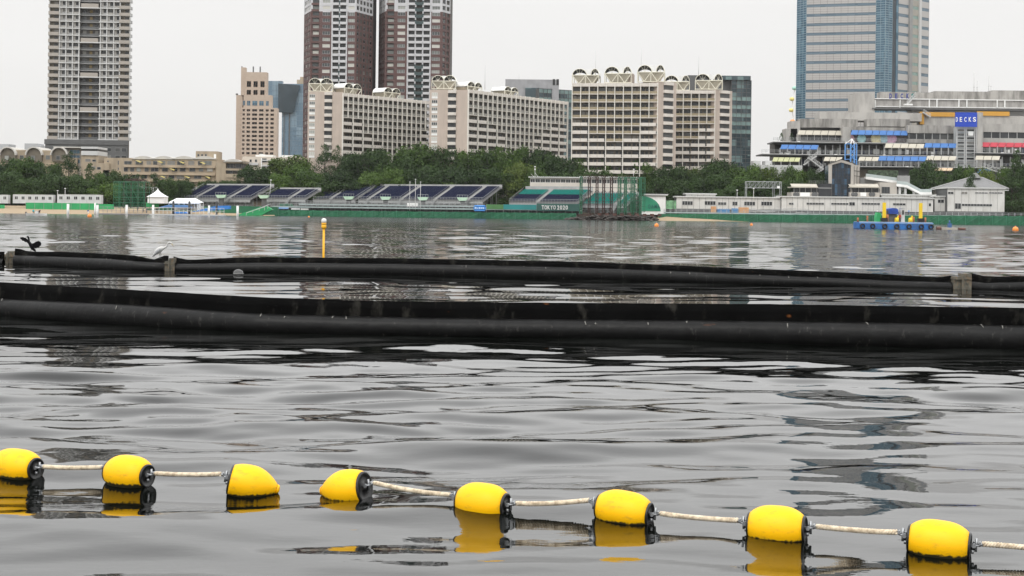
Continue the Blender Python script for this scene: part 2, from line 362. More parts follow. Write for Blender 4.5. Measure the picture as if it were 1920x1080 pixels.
    for i in range(NF): side.box(W-.6, W+.55, 1+((i % 2)*.4), 3, zp+i*fh, zp+i*fh+1.3)
    fr.put('side_balcony', side.mesh('side_balcony', lgrey), t, 0, 0, kind='stuff')
left_tower()

# ---- pair of red brown towers
white_t = mat('pale_grey_tile', (.5, .5, .51), .7, .04)
dkgreen = mat('dark_green_tile', (.035, .06, .06), .6, .1)
def brown_tower(px0, px1, Y, cuts, label, rside):
    """cuts: zoom px (3.375 px per photo px from x=420)"""
    P = lambda zx: 420+zx/3.375
    fl, c0, c1 = cuts['front'][0], cuts['front'][0], cuts['front'][1]
    fr = pF(P(c0), Y, P(c1), Y, 90); s = fr.W/(c1-c0)
    t = thing('red_brown_tower', label, 'tower', fr.p(fr.W/2))
    fh = 11.95*Y/F; zt = zpx(P(c0), 21, Y); z0 = 22; n = int((zt-z0)/fh)+1; z0 = zt-n*fh; up = 8
    D = 26
    L0 = (P(cuts['left'])); A = at(L0, 90, Y+14); Rr = at(P(cuts['right']), 90, Y+(16 if rside else 7))
    def loc(v):
        d = Vector((v.x, v.y, 0))-fr.A; c, q = math.cos(fr.a), math.sin(fr.a); return (d.x*c+d.y*q, -d.x*q+d.y*c)
    la, lr = loc(A), loc(Rr)
    pl = [(0, 0), (fr.W, 0), lr, (lr[0], D+8), (la[0], D+8), la]
    # recess notches are cut by building the wall as strips
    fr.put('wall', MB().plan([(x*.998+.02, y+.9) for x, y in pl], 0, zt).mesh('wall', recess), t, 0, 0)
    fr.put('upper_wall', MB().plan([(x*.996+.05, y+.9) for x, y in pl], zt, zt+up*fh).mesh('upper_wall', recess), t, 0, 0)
    # side skins
    for nm, a_, b_ in (('left', la, (0, 0)), ('right', (fr.W, 0), lr)):
        pa = fr.p(*a_); pb = fr.p(*b_); f2 = Fr(pa, pb); nb = max(2, int(f2.W/3.3)); bw = f2.W/nb
        sk = MB()
        for k in range(nb+1): sk.box(k*bw-(.55 if 0 < k < nb else (0 if k == 0 else .9)), k*bw+(.55 if 0 < k < nb else (.9 if k == 0 else 0)), 0, 1.2, z0-20, zt, 0); sk.box(k*bw-.4*(0 < k), k*bw+.4*(k < nb), -.0, 1.2, zt, zt+up*fh, 1)
        f2.put('side_pier', sk.mesh('side_pier', brick, white_t), t, 0, 0)
        g = win_mesh('side_window', bw-1.3, 1.6, glassb if nm == 'left' else glass)
        sp = MB().box(.5, bw-.5, .1, .8, 0, 1.1).mesh('side_parapet', brick)
        sp2 = MB().box(.4, bw-.4, .1, .8, 0, 1.1).mesh('side_parapet', white_t)
        for i in range(-2, n+up):
            for k in range(nb):
                if nm == 'left' or k % 2 == 0: f2.put('side_window', g, t, k*bw+.65, z0+i*fh+1.2, .25)
                f2.put('side_parapet', sp if i < n else sp2, t, k*bw, z0+i*fh, 0)
    skin = MB(); u = lambda zx: (zx-c0)*s
    wins = []
    for (a0, a1, kind) in cuts['bays']:
        ua, ub = u(a0), u(a1)
        wins.append((ua, ub, kind))
    # brick piers between bays
    edges = [0]+[e for w_ in wins for e in w_[:2]]+[fr.W]
    for k in range(0, len(edges), 2):
        if edges[k+1]-edges[k] > .1:
            skin.box(edges[k], edges[k+1], 0, 1, z0-20, zt, 0); skin.box(edges[k], edges[k+1], 0, 1, zt, zt+up*fh, 1)
    fr.put('brick_pier', skin.mesh('brick_pier', brick, white_t), t, 0, 0)
    for (ua, ub, kind) in wins:
        w = ub-ua
        if kind == 'win':
            g = win_mesh('window', w, 1.75, glassb, white_t, 3)
            band = MB().box(0, w, 0, 1, 0, fh-1.75).mesh('spandrel', brick); b2 = MB().box(0, w, 0, 1, 0, fh-1.75).mesh('spandrel', white_t)
            for i in range(-2, n+up):
                fr.put('window', g, t, ua, z0+i*fh+1.1, .12); fr.put('spandrel', band if i < n else b2, t, ua, z0+i*fh+1.1-(fh-1.75))
        elif kind == 'bal':
            g = MB(); g.box(0, w, .1, .35, 0, 1.1, 0); g.quad((w*.2, .88, 1.1), (w*.95, .88, 1.1), (w*.95, .88, 2.7), (w*.2, .88, 2.7), 1); g = g.mesh('balcony', brick, glassb)
            for i in range(-2, n+up): fr.put('balcony', g, t, ua, z0+i*fh)
        else:
            nb = kind; bw = w/nb
            post = MB().box(-.35, .35, -.3, 1, z0-20, zt+up*fh).mesh('white_column', white_t)
            for k in range(nb+1): fr.put('white_column', post, t, ua+k*bw, 0)
            g = MB(); g.box(.3, bw-.3, -.7, -.4, 0, 1.25, 0); g.box(.3, bw-.3, -.4, .9, 0, .2, 0); g.quad((bw*.15, .88, .3), (bw*.85, .88, .3), (bw*.85, .88, 2.6), (bw*.15, .88, 2.6), 1); g = g.mesh('white_balcony', white_t, glass)
            gg = MB(); gg.box(.3, bw-.3, -.35, .9, 0, 1.6, 0); gg = gg.mesh('green_panel', dkgreen)
            gc = MB().box(-.38, .38, -.36, -.31, -.5, 1.5).mesh('green_tile_panel', dkgreen)
            for i in range(-2, n+up):
                mid = (nb == 3 and (i >= n-2 or n-14 <= i <= n-9)) or (nb == 2 and False)
                for k in range(nb):
                    fr.put('green_panel' if (mid and k == 1) else 'white_balcony', gg if (mid and k == 1) else g, t, ua+k*bw, z0+i*fh)
                if nb == 2:
                    if (i % 1 == 0) and (i > n-4 or (n-14 < i < n-8)): fr.put('green_tile_panel', gc, t, ua+bw, z0+i*fh+.8)
                elif mid:
                    for k in (1, 2): fr.put('green_tile_panel', gc, t, ua+k*bw, z0+i*fh+.8)
brown_tower(568, 698, 720, dict(left=505, right=940, front=(545, 835), bays=[(550, 600, 'bal'), (622, 670, 'win'), (683, 775, 2), (785, 825, 'win')]), 'left one of the two red brown towers, with two white balcony columns in its middle', True)
brown_tower(709, 843, 735, dict(left=978, right=1430, front=(1018, 1378), bays=[(1025, 1075, 'bal'), (1097, 1145, 'win'), (1162, 1305, 3), (1315, 1365, 'win')]), 'right one of the two red brown towers, with three white balcony columns in its middle', False)

# ---- hotel and blue glass arch building far behind
def hotel():
    Y = 1050; px = lambda x: at(x, 220, Y).x; z = lambda y, x=480: zpx(x, y, Y)
    ter = mat('terracotta_cladding', (.43, .345, .275), .85, .05); ter2 = mat('terracotta_frame', (.38, .29, .235), .85, .05)  # second, darker terracotta is for the window frames
    t = thing('hotel', 'stepped tan hotel tower with rows of small square windows, left of the blue glass building', 'hotel', (px(480), Y, 0))
    mb = MB(); mb.box(px(453), px(519), Y, Y+9, 0, z(202)); mb.box(px(456), px(508), Y+.5, Y+8, z(202), z(178)); mb.box(px(458), px(499), Y+1, Y+8, z(178), z(135))
    mb.box(px(450), px(458), Y+2, Y+8, z(178), z(126)); mb.box(px(441), px(453), Y+3, Y+8, 0, z(178))
    part('wall', mb.mesh('wall', ter), t)
    mb = MB()
    for x in (450.5, 472, 485): mb.box(px(x)-.3, px(x)+.5, Y+3, Y+4, z(135), z(124))
    mb.box(px(440), px(443), Y+3, Y+6, z(178), z(175))
    part('spire', mb.mesh('spire', dgrey), t)
    rows = [205+i*8.05 for i in range(12)]
    cols_ = [(454.5, 459), (462.5, 469), (472.5, 482), (485.5, 494), (498, 503.5), (507, 513.5)]
    for a_, b_ in cols_:
        w = px(b_)-px(a_); m = win_mesh('window', w, 1.75, glass, ter2, 2)
        for r in rows: part('window', m, t, (px(a_), Y-.06, z(r+4)))
        if a_ < 500:
            m2 = win_mesh('tall_window', w, 3.6, bluegl, ter2, 2); part('tall_window', m2, t, (px(a_), Y+.42, z(198))); 
    m3 = win_mesh('top_window', px(470)-px(462), 4.4, bluegl, ter2, 2); m4 = win_mesh('top_window', px(470)-px(462), 3.6, glass, ter2, 2)
    for a_ in (461.5, 474, 487): part('top_window', m3, t, (px(a_), Y+.94, z(163))); part('top_window', m4, t, (px(a_), Y+.42 if 0 else Y+.94, z(177.6)))
    # blue glass arch
    Y2 = 1150; q = lambda x: at(x, 220, Y2).x; zz = lambda y: zpx(530, y, Y2)
    t = thing('glass_office_building', 'blue glass office block with a see-through slot and dark slanted panel, beside the tan hotel', 'office building', (q(530), Y2, 0))
    def curtain(x0, x1, y0, y1, dy=0, m=glassmat('far_blue_glass', [(0, (.13, .2, .26)), (.4, (.2, .28, .34)), (.8, (.13, .2, .26))], .2, (.2, .2, .25)), nm='glass_wing'):
        mb = MB(); mb.box(q(x0), q(x1), Y2+dy, Y2+5, zz(y1), zz(y0), 0)
        p_ = part(nm, mb.mesh(nm, m), t)
        mu = MB(); x = q(x0)
        while x < q(x1): mu.box(x-.12, x+.12, Y2+dy-.25, Y2+dy, zz(y1), zz(y0)); x += 2.6
        zc = zz(y1)
        while zc < zz(y0): mu.box(q(x0), q(x1), Y2+dy-.2, Y2+dy-.02, zc-.2, zc+.2); zc += 4
        part('mullions', mu.mesh('mullions', mat('blue_grey_mullion', (.14, .2, .25), .5)), p_, kind='stuff')
    curtain(499, 521, 152, 300); curtain(529, 569, 157, 300); curtain(521, 529, 152, 208, .3)
    dk = mat('dark_mirror_glass', (.03, .045, .055), .08, .3, .08)
    mb = MB(); mb.prism([(q(522), zz(157)), (q(523), zz(211)), (q(550), zz(212)), (q(562), zz(160))], Y2-3, Y2-.3)
    part('slanted_panel', mb.mesh('slanted_panel', dk), t)
    mb = MB(); mb.box(q(542), q(544), Y2-.5, Y2-.27, zz(300), zz(212)); mb.box(q(532), q(533.5), Y2-.5, Y2-.27, zz(300), zz(212)); part('fin', mb.mesh('fin', dgrey), t)
    mb = MB(); mb.box(q(554), q(568), Y2+5, Y2+20, zz(160), zz(148)); mb.box(q(559), q(565), Y2+8, Y2+18, zz(148), zz(142)); part('penthouse', mb.mesh('penthouse', tan), t)
hotel()

# ---- roof crown: cream truss funnel below twin barrel vaults
def crown_meshes(w, h, d=7, turned=False):
    tr = MB(); hb = h*.58; b = .28
    xs = [0, w/4, w/2, 3*w/4, w]
    for y in (0, d):
        tr.bar((0, y, hb), (w, y, hb), b*1.2); tr.bar((0, y, .15), (w, y, .15), b)
        for x in (0, w/2, w): tr.bar((x, y, 0), (x, y, hb), b)
        for a_, c in ((0, w/4), (w/2, w/4), (w/2, 3*w/4), (w, 3*w/4)): tr.bar((a_, y, hb), (c, y, .1), b)
    ar = MB(); n = 10; hv = h-hb; sp_ = ((0, .5), (.5, 1)) if not turned else ((0, .54), (.7, 1)); sh = MB(); un = MB(); P2_ = []
    for x0, x1 in sp_:
        cx, r = w*(x0+x1)/2, w*(x1-x0)/2
        pts = [(cx-r*math.cos(math.pi*i/n), hb+hv*math.sin(math.pi*i/n)) for i in range(n+1)]; P2_.append((cx, r, pts))
        for y in (0, d):
            for i in range(n): ar.bar((pts[i][0], y, pts[i][1]), (pts[i+1][0], y, pts[i+1][1]), .2)
        for f in (-.5, 0, .5): ar.bar((cx, 0, hb), (cx+f*r, 0, hb+hv*math.sqrt(1-f*f)), .1)
        for i in range(n):
            (xa, za), (xb, zb_) = pts[i], pts[i+1]
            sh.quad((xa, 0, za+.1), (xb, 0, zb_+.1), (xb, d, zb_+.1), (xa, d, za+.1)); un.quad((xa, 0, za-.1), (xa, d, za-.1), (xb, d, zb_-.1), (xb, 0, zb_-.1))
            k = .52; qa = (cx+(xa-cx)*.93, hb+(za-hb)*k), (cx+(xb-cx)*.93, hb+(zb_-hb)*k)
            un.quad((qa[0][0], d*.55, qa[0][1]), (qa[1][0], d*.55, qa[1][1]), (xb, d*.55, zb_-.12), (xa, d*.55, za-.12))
    (c1, r1, p1_), (c2, r2, p2_) = P2_
    sh.prism([(c1+r1*.45, hb+hv*.9)]+p1_[7:n+1][:3]+[((c1+r1+c2-r2)/2, hb+hv*(.1 if not turned else .02))]+p2_[1:4]+[(c2-r2*.45, hb+hv*.9), ((c1+r1+c2-r2)/2, hb+hv*.96)], .2, .35)
    tk = MB(); y0, y1 = 1.2, d-.6
    n0 = len(tk.v); tk.v += [(w*.2, y0+1, 0), (w*.8, y0+1, 0), (w*.8, y1, 0), (w*.2, y1, 0), (.3, y0, hb), (w-.3, y0, hb), (w-.3, y1, hb), (.3, y1, hb)]
    for q in ((0,3,2,1),(4,5,6,7),(0,1,5,4),(1,2,6,5),(2,3,7,6),(3,0,4,7)): tk.f.append(tuple(n0+i for i in q)); tk.m.append(0); tk.sm.append(False)
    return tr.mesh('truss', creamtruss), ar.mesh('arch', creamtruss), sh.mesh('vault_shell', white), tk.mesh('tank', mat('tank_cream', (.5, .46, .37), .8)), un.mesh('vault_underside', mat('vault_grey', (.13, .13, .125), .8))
def crown(t, fr, u, z, w, h, d=.2, turned=False):
    tr, ar, sh, tk, un = crown_meshes(w, h, 7, turned)
    p_ = fr.put('roof_crown', tr, t, u, z, d)
    for nm, m in (('arch', ar), ('vault_shell', sh), ('tank', tk), ('vault_underside', un)): part(nm, m, p_, fr.p(u, d, z), fr.a)

# ---- gallery apartment blocks
railm = mat('grey_railing_panel', (.27, .26, .23), .7, .1)
def gallery_block(name, label, fr, nb, floors, fh, ztop, skip, solid_par, par_mat=None, depth=14, top_par=1.3):
    """grid of galleries; skip(b, f) True when the thin fin between bays is missing there (f counted from the top)"""
    t = thing(name, label, 'apartment block', fr.p(fr.W/2))
    bw = fr.W/nb; zb = ztop-top_par-floors*fh
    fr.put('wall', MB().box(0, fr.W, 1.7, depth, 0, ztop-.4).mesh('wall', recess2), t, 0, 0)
    fr.put('parapet', MB().box(-.1, fr.W+.1, -.15, .3, ztop-top_par, ztop).box(-.1, fr.W+.1, .3, 1.8, ztop-top_par, ztop-top_par+.3).mesh('parapet', cream), t, 0, 0)
    slab = MB().box(0, fr.W, -.05, 1.7, 0, .28).mesh('floor_slab', cream)
    g1 = MB(); g1.quad((bw*.12, 1.66, .3), (bw*.45, 1.66, .3), (bw*.45, 1.66, fh-.5), (bw*.12, 1.66, fh-.5)); g1.quad((bw*.6, 1.66, 1.0), (bw*.9, 1.66, 1.0), (bw*.9, 1.66, fh-.6), (bw*.6, 1.66, fh-.6)); g1 = g1.mesh('window', glass)
    g2 = MB(); g2.quad((bw*.1, 1.66, .3), (bw*.9, 1.66, .3), (bw*.9, 1.66, fh-.45), (bw*.1, 1.66, fh-.45)); g2 = g2.mesh('window', glass)
    par = MB().box(.05, bw-.05, -.18, -.05, 0, 1.3).mesh('solid_parapet', cream)
    ac = MB(); ac.box(.05, bw-.6, -.18, -.05, 0, 1.3, 0); ac.box(bw-.55, bw-.1, -.1, .5, .2, 1.0, 1); ac = ac.mesh('solid_parapet', cream, dgrey)
    rail = MB(); rail.box(.05, bw-.05, -.02, .04, .28, 1.25, 0); rail.box(bw*.55, bw*.9, .3, .7, .3, 1.2, 1); rail = rail.mesh('railing', par_mat or railm, lgrey)
    for f in range(floors):
        z = ztop-top_par-(f+1)*fh
        fr.put('floor_slab', slab, t, 0, z)
        for b in range(nb):
            fr.put('window', g1 if (b+f) % 3 else g2, t, b*bw, z)
            sp = solid_par(b, f)
            if sp: fr.put('solid_parapet', ac if b % 2 else par, t, b*bw, z)
            else: fr.put('railing', rail, t, b*bw, z)
    for b in range(nb+1):
        f = 0
        while f < floors and not skip(b, f): f += 1
        z1 = ztop+.05; z0 = ztop-top_par-f*fh if f < floors else 2
        if z1-z0 > 2.5: fr.put('fin', MB().box(-.15, .15, -.5, .12, z0, z1).mesh('fin', creamf), t, b*bw, 0)
    return t
creamf = mat('cream_fin', (.66, .63, .57), .6, .04)
def end_wall(t, fr, ztop, z0, wincol, balcol, fh, n, nm='end_wall', top_off=0):
    fr.put(nm, MB().box(0, fr.W, 0, 12, 0, ztop).mesh(nm, beige), t, 0, 0)
    if wincol:
        m = win_mesh('end_window', wincol[1]-wincol[0], 1.3, glassb, white, 3)
        pm = MB().box(0, wincol[1]-wincol[0], -.1, 0, 0, .9).mesh('window_panel', white)
        for i in range(n):
            fr.put('end_window', m, t, wincol[0], ztop-2.4-i*fh, -.1); fr.put('window_panel', pm, t, wincol[0], ztop-3.5-i*fh)
    if balcol:
        w = balcol[1]-balcol[0]
        m = MB(); n0 = 8
        pts = [(0, 0)]+[(w*(1-math.cos(math.pi*k/n0))/2, -1.1*math.sin(math.pi*k/n0)**.6) for k in range(1, n0)]+[(w, 0)]
        m.plan(pts, 0, 1.2, 0); m = m.mesh('end_balcony', cream)
        gl = MB().quad((.2, -.03, 0), (w-.3, -.03, 0), (w-.3, -.03, 1.6), (.2, -.03, 1.6)) or None
        gl = MB(); gl.quad((.2, -.05, 0), (w-.3, -.05, 0), (w-.3, -.05, 1.55), (.2, -.05, 1.55), 0); gl.quad((.1, -.03, -.0), (w-.05, -.03, 0), (w-.05, -.03, 1.65), (.1, -.03, 1.65), 1); gl = gl.mesh('balcony_door', glass, recess)
        for i in range(n+1):
            fr.put('end_balcony', m, t, balcol[0], ztop-1.3-i*fh)
            if i < n: fr.put('balcony_door', gl, t, balcol[0], ztop-1.3-i*fh-1.75)
def blocks():
    P3 = lambda zx: 560+zx/3.692; Z3 = lambda zy: 120+zy/3.692
    # block 1
    Y = 582; fr = pF(P3(303), Y, 805.5, 622, 230); fh = 13.45*Y/F
    zt = zpx(P3(303), Z3(200), Y)
    def sk(b, f):
        if b % 2 == 0: return False
        lim = 3 if b <= 3 else 5 if b <= 5 else 6 if b <= 7 else 9 if b <= 13 else 6 if b <= 15 else 4
        return f >= lim
    def solid(b, f):
        b2 = b | 1
        return sk(b2, f)
    t = gallery_block('apartment_block', 'beige gallery apartment block directly below the red brown towers, left of the lookalike block', fr, 18, 9, fh, zt, sk, solid)
    f0 = pF(P3(62), Y-1, P3(303), Y, 230); s = f0.W/(303-62)
    end_wall(t, f0, zpx(P3(150), Z3(193), Y), 0, (s*10, s*50), (s*113, s*170), fh, 9)
    w = 44*Y/F
    crown(t, f0, .3, zpx(599, 172, Y), w, 25*Y/F); 
    crown(t, fr, 8/4.6, zpx(672, 176, 590)-1, w, 22.5*590/F, .8); crown(t, fr, fr.W*.475, zpx(742, 180, 600)-1, w, 21*600/F, .8)
    # block 2
    Y = 570; fr = pF(P3(1170), Y, P3(1858), 628, 240); fh = 13.9*Y/F; zt = zpx(P3(1170), Z3(176), Y)
    def sk2(b, f):
        if b % 2 == 0: return False
        lim = 3 if b <= 4 else 4 if b <= 5 else 5 if b <= 8 else 8 if b <= 14 else 5 if b <= 16 else 4 if b <= 18 else 3
        return f >= lim
    t = gallery_block('apartment_block', 'long beige gallery apartment block in mid skyline, below the grey metal penthouse', fr, 22, 9, fh, zt, sk2, lambda b, f: sk2(b | 1, f))
    f0 = pF(P3(905), Y+1, P3(1170), Y, 230); s = f0.W/(1170-905)
    end_wall(t, f0, zpx(P3(1000), Z3(178), Y), 0, (s*14, s*55), (s*125, s*185), fh, 9)
    w = 45*Y/F
    crown(t, f0, .8, zpx(830, 167, Y), w, 26*Y/F); crown(t, fr, .6, zpx(900, 171, 575)-1, w, 21*575/F, .8); crown(t, fr, fr.W*.36, zpx(964, 176, 590)-1, w, 19*590/F, .8)
    # block 3
    P4 = lambda zx: 1040+zx/4.695; Z4 = lambda zy: 100+zy/4.695
    Y = 556; fr = pF(P4(152), Y+3, P4(905), Y-2, 230); fh = 14.85*Y/F; zt = zpx(P4(152), Z4(263), Y+3)
    lims = {1: 4, 2: 99, 3: 6, 4: 99, 5: 7, 6: 99, 7: 6, 8: 99, 9: 4, 10: 99, 0: 99}
    ocher = mat('ochre_railing', (.3, .25, .165), .75, .1)
    def solid3(b, f):
        return f >= {0: 4, 1: 4, 2: 6, 3: 6, 4: 7, 5: 7, 6: 6, 7: 6, 8: 4, 9: 4, 10: 0}[b]
    t = gallery_block('apartment_block', 'cream apartment block with tall white fins and three big roof crowns, above the steel columns', fr, 10, 11, fh, zt, lambda b, f: f >= lims[b], solid3, ocher)
    f1 = pF(P4(905), Y-2, P4(1068), Y+4, 230); s = f1.W/163
    end_wall(t, f1, zpx(P4(985), Z4(250), Y), 0, None, (s*48, s*135), fh, 11)
    w = 50*Y/F
    for px_, pb, hh in ((1073.5, 155, 29), (1134.5, 154, 31), (1196, 152.5, 31.5)):
        crown(t, fr, (at(px_, 150, Y).x-fr.A.x), zpx(px_, pb, Y)-.3, w, hh*Y/F, .4, True)
    fr.put('stair_house', MB().box(0, 5, 3, 9, 0, 3.6).mesh('stair_house', beige), t, (at(1164, 150, Y).x-fr.A.x), zpx(1165, 154, Y))
    # block 4
    Y = 585; fr = pF(P4(1060), Y, P4(1408), Y-2, 240); fh = 14.2*Y/F; zt = zpx(P4(1200), Z4(328), Y)
    lims4 = {0: 99, 1: 99, 2: 99, 3: 4, 4: 99, 5: 99}; l4 = {0: 99, 1: 6, 2: 99, 3: 99, 4: 4, 5: 99}
    t = gallery_block('apartment_block', 'narrow cream apartment block at the right end of the row, before the dark glass office', fr, 5, 10, fh, zt, lambda b, f: f >= {0: 99, 1: 99, 2: 6, 3: 99, 4: 4, 5: 99}[b], lambda b, f: f >= {0: 6, 1: 6, 2: 6, 3: 4, 4: 4}[b], ocher)
    f1 = pF(P4(1408), Y-2, P4(1560), Y+4, 240); s = f1.W/152
    end_wall(t, f1, zpx(P4(1480), Z4(325), Y), 0, None, (s*42, s*128), fh, 10)
    crown(t, fr, (at(1246.5, 160, Y).x-fr.A.x), zpx(1250, 168, Y)-.3, 46*Y/F, 28*Y/F, .4, True); crown(t, fr, (at(1303.5, 160, Y).x-fr.A.x), zpx(1320, 167, Y)-.3, 50*Y/F, 29*Y/F, .4, True)
    # antennas on the roofs
    for i, (px_, y0, y1, Y, lb) in enumerate(((909, 122, 165, 585, 'thin mast on the roof of the middle gallery block'), (973, 138, 160, 690, 'short thin mast above the grey metal penthouse'), (1117, 95, 150, 560, 'thin mast behind the leftmost crown of the fin fronted block'), (1203, 92, 130, 560, 'thin mast rising at the third crown of the fin fronted block'), (1311, 105, 140, 600, 'thin mast above the block at the right end of the row'))):
        a_ = at(px_, y1, Y); h = at(px_, y0, Y).z-a_.z
        thing('antenna', lb, 'antenna', (a_.x, Y+2, a_.z-.5), mesh=MB().tube([(0, 0, 0), (0, 0, h*.6), (0, 0, h+.5)], [.12, .08, .05], 5).mesh('antenna', lgrey), group='antennas on roofs')
blocks()

# ---- glass offices behind
def offices():
    def office(px0, px1, ptop, Y, label, bands, dY=6):
        fr = pF(px0, Y, px1, Y+dY, 240); zt = zpx((px0+px1)/2, ptop, Y)
        t = thing('glass_office_building', label, 'office building', fr.p(fr.W/2))
        n = int((zt-10)/4); fh = 4.0
        fr.put('core', MB().box(0, fr.W, .3, 25, 0, zt).mesh('core', dgrey), t, 0, 0)
        nb = max(2, int(fr.W/2.2)); bw = fr.W/nb
        lite = mat('pale_green_glass', (.16, .235, .225), .15, .25, .5); dk_ = tealgl
        for i in range(n):
            z = zt-(i+1)*fh
            m = MB(); m.quad((0, .2, 0), (fr.W, .2, 0), (fr.W, .2, fh*.5), (0, .2, fh*.5), 0); m.quad((0, .2, fh*.5), (fr.W, .2, fh*.5), (fr.W, .2, fh), (0, .2, fh), 1 if bands(i) else 0)
            fr.put('glass_band', m.mesh('glass_band', dk_, lite), t, 0, z)
        mu = MB()
        for k in range(nb+1): mu.box(k*bw-.07, k*bw+.07, 0, .2, 8, zt)
        for i in range(2*n+1): mu.box(0, fr.W, .05, .2, zt-i*fh/2-.1, zt-i*fh/2+.1)
        fr.put('mullions', mu.mesh('mullions', dgrey), t, 0, 0, kind='stuff')
        return t, fr, zt
    t, fr, zt = office(1371, 1408, 150, 690, 'dark green glass office tower behind the right end of the cream apartment row', lambda i: i in (2, 3, 4, 5, 6), 2)
    a_ = at(1290, 200, 692); b_ = at(1371, 200, 690)
    part('rear_wing', MB().box(a_.x, b_.x, 693, 712, 0, zpx(1330, 141, 692)).mesh('rear_wing', dgrey), t)
    part('roof_plant', MB().box(at(1382, 0, 690).x, at(1393, 0, 690).x, 693, 700, zt, zt+2).mesh('roof_plant', mgrey), t)
    part('upper_glass', MB().box(at(1355, 150, 689).x, at(1408, 150, 689).x, 689.6, 700, zt, zt+2).mesh('upper_glass', tealgl), t)
    t, fr, zt = office(1010, 1073, 166, 680, 'teal glass office with a grey metal penthouse, behind the long middle apartment block', lambda i: i < 2 or i % 3 == 0, 10)
    Yp = 684; ph = MB(); x0 = at(948, 160, Yp).x; x1 = at(1048, 160, Yp).x; z0 = zpx(1000, 168, Yp); z1 = zpx(1000, 149, Yp)
    ph.box(x0, x1, Yp, Yp+16, z0-9, z1)
    x = x0
    while x < x1: ph.box(x-.12, x+.12, Yp-.15, Yp, z0, z1); x += 2.2
    part('penthouse', ph.mesh('penthouse', mat('zinc_panel', (.3, .3, .31), .5, .12, .4)), t)
    part('left_wing', MB().box(at(985, 160, 682).x, at(1012, 160, 682).x, 682.5, 700, 0, zpx(1000, 164.5, 682)).mesh('left_wing', tealgl), t)
    for px_ in (1036, 1043): part('vent_window', win_mesh('vent_window', 1.3, 3, blackm), t, (at(px_, 160, Yp).x, Yp-.13, zpx(1040, 160, Yp)))
offices()

